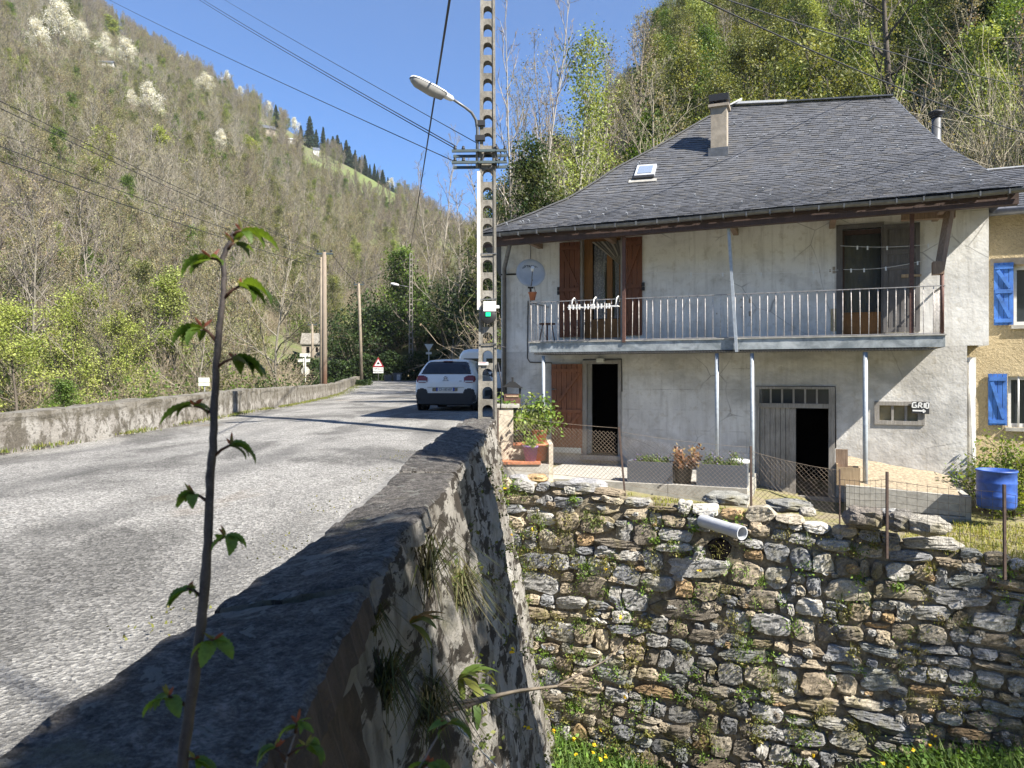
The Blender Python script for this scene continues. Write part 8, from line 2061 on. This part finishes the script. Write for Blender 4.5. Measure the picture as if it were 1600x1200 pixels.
t = NT("sapling_bark"); n1 = t.noise(60, 5, .7); n2 = t.noise(400, 3, .6)
c = t.ramp(n1, (.35, (.018, .014, .014)), (.65, (.055, .044, .040))); c = t.mix(t.ramp(n2, (.64, 0.0), (.70, .5)), c, (.22, .20, .17)); t.bump(n1, .4, .002); bark_m = t.fin(c, .7)
mb.build("stem", bark_m, sap)
t = NT("young_leaf"); c = t.attr(); w_ = t.noise(260, 3, .6); c = t.mix(1.0, c, t.ramp(w_, (.3, .75), (.7, 1.2)), 'MULTIPLY'); t.bump(w_, .5, .002); t.fin(c, .45, 0, .35)
tr = t.n.new("ShaderNodeBsdfTranslucent"); t.l.new(t.mix(1.0, c, (1.5, 1.35, .5), 'MULTIPLY'), tr.inputs[0]); mx = t.n.new("ShaderNodeMixShader"); mx.inputs[0].default_value = .5
t.l.new(t.b.outputs[0], mx.inputs[1]); t.l.new(tr.outputs[0], mx.inputs[2]); t.l.new(mx.outputs[0], t.n["Material Output"].inputs[0]); M['youngleaf'] = t.m
rs = np.random.RandomState(77)
def leaf_spray(base_px, tip_px, leaves, parent, off, dk=1.0, dY=0.0, petiole=True, name="leaf_spray", sc=.85):
    """leaves: (pixel length, droop direction (dx, dy pixels), width factor)"""
    mb = MB(); a_, t_ = sp(*base_px) - off, sp(*tip_px, dY) - off; mb.col = (.10, .055, .04)
    k = SY / FPX; leaves = leaves + [(l_[0] * .75, l_[1] + rs.uniform(-.5, .5), l_[2] + .3, l_[3]) for l_ in leaves[:2]]
    if petiole: mb.tube([a_, a_.lerp(t_, .5) + Vector((0, 0, .002)), t_], [3.2 * k, 2.4 * k, 2.0 * k], 6)
    for j, (L_, dx, dy, wf) in enumerate(leaves):
        d0 = Vector((dx, rs.uniform(-.45, .45) * max(abs(dx), abs(dy)), -dy)).normalized(); base_ = t_ + Vector((rs.normal(0, .0015), rs.normal(0, .002), rs.normal(0, .0015))); st_ = Vector((d0.x, d0.y, max(d0.z, -.35) + .35)).normalized()
        g = rs.uniform(.8, 1.2) * dk; leaf_blade(mb, base_, st_, (0, -.35, 1) if j % 2 else (.2, .35, 1), L_ * k * 1.36 * sc, L_ * k * .28 * wf * sc, rs.uniform(1.0, 1.5) if dy > 0 else .5, (.10 * g, .17 * g, .03 * g), 16, .45, .10)
    for j in range(3):
        a = rs.uniform(-1, 1); mb2c = (.20, .065, .045) if rs.rand() < .6 else (.17, .17, .06); leaf_blade(mb, t_, (rs.uniform(-1, 1), rs.uniform(-.5, .5), rs.uniform(.2, 1.0)), (0, 1, .2), rs.uniform(14, 24) * k, 2.6 * k, rs.uniform(-.5, .8), mb2c, 6, .2)
    mb.build(name, M['youngleaf'], parent)
A = 1.0
for base_px, tip_px, leaves in [
    ((362, 370), (378, 360), [(52, 1, .25, 1.0), (34, .3, 1, 1.0), (28, -.1, .9, 1.1), (24, .9, .6, .9)]),
    ((356, 390), (366, 380), [(26, .9, .25, 1.1), (24, .2, .9, 1.0)]),
    ((348, 412), (330, 404), [(44, -1, .35, 1.1), (32, -.45, .9, 1.1), (26, .3, .5, 1.0), (28, -.7, .4, .9)]),
    ((350, 466), (375, 447), [(50, 1, .55, 1.2), (36, .3, 1, 1.0), (38, .55, .75, 1.0)]),
    ((337, 532), (316, 512), [(42, -.85, .55, 1.2), (34, -.15, 1, 1.0), (30, -.6, .7, 1.0)]),
    ((334, 578), (366, 559), [(50, 1, .55, 1.1), (40, .2, 1, 1.1), (36, .65, .8, 1.0), (26, .0, .9, 1.0)]),
    ((327, 645), (303, 634), [(42, -.8, .7, 1.1), (32, .2, 1, 1.0), (34, -.35, .9, 1.0)]),
    ((331, 716), (361, 695), [(38, .3, 1, 1.2), (38, .85, .7, 1.1), (30, .8, .3, .9)]),
    ((325, 785), (302, 772), [(38, -.75, .7, 1.2), (32, .1, 1, 1.2), (30, -.45, .9, 1.0)]),
    ((327, 858), (352, 838), [(40, .2, 1, 1.2), (38, .75, .75, 1.1), (26, -.3, .9, 1.0)]),
    ((312, 930), (292, 920), [(38, -.7, .8, 1.2), (36, -.1, 1, 1.2), (26, .4, .7, .9)]),
    ((310, 1012), (334, 1000), [(44, .05, 1, 1.2), (42, .7, .8, 1.2), (36, -.8, .5, 1.0)]),
    ((290, 1102), (263, 1088), [(40, -.75, .75, 1.2), (38, .1, 1, 1.3), (30, -.4, .9, 1.0)]),
    ((288, 1190), (305, 1186), [(42, .8, .3, 1.1), (32, -.4, .6, 1.1), (30, .3, .8, 1.1)])]: leaf_spray(base_px, tip_px, leaves, sap, b, .8 if tip_px[1] < 700 else 1.1, sc=1.0 if tip_px[1] < 700 else .82)  # upper sprays coloured darker, as if seen against the light
for i, (pts, sprays, lb) in enumerate([
    ([(440, 1420), (447, 1190), (462, 1145)], [((462, 1145), (464, 1130), [(34, -.9, .3, 1.0), (28, .5, .6, 1.0), (22, .9, -.2, .8)]), ((447, 1190), (430, 1168), [(34, -.6, .9, 1.3), (30, -.9, .4, 1.1)]), ((450, 1180), (478, 1166), [(36, .4, .9, 1.2), (34, .9, .5, 1.1), (28, -.2, 1, 1.1)])], "small leafy shoot at the bottom edge, right of the sapling"),
    ([(660, 1420), (655, 1200), (690, 1140)], [((690, 1140), (699, 1132), [(44, .6, .75, 1.2), (30, -.9, .25, 1.0), (24, -.4, .9, 1.0)]), ((655, 1205), (672, 1194), [(36, -.5, .5, 1.2), (36, .7, .4, 1.2)])], "small leafy shoot at the bottom edge in front of the bridge wall")]):
    p0 = sp(*pts[0]); o = thing("leafy_shoot", lb, "shoot", p0); mb = MB(); mb.col = (.16, .13, .11); mb.tube([sp(*q) - p0 for q in pts], [.0018, .0014, .0009], 8); mb.build("stem", M['bark'], o)
    for s_ in sprays: leaf_spray(*s_, o, p0, .9)

# ---------------------------------------------------------------- the valley's haze
hz = MB(); hz.box((-1300, -80, -12), (1900, 780, 460)); t = NT("valley_haze"); t.n.remove(t.b); vol = t.n.new("ShaderNodeVolumePrincipled"); vol.inputs["Color"].default_value = (.82, .88, .96, 1); vol.inputs["Density"].default_value = .00016; vol.inputs["Anisotropy"].default_value = .2
t.l.new(vol.outputs[0], t.n["Material Output"].inputs["Volume"]); o = hz.build("haze", t.m); tag(o, "thin pale haze filling the valley", "haze", None, "stuff")
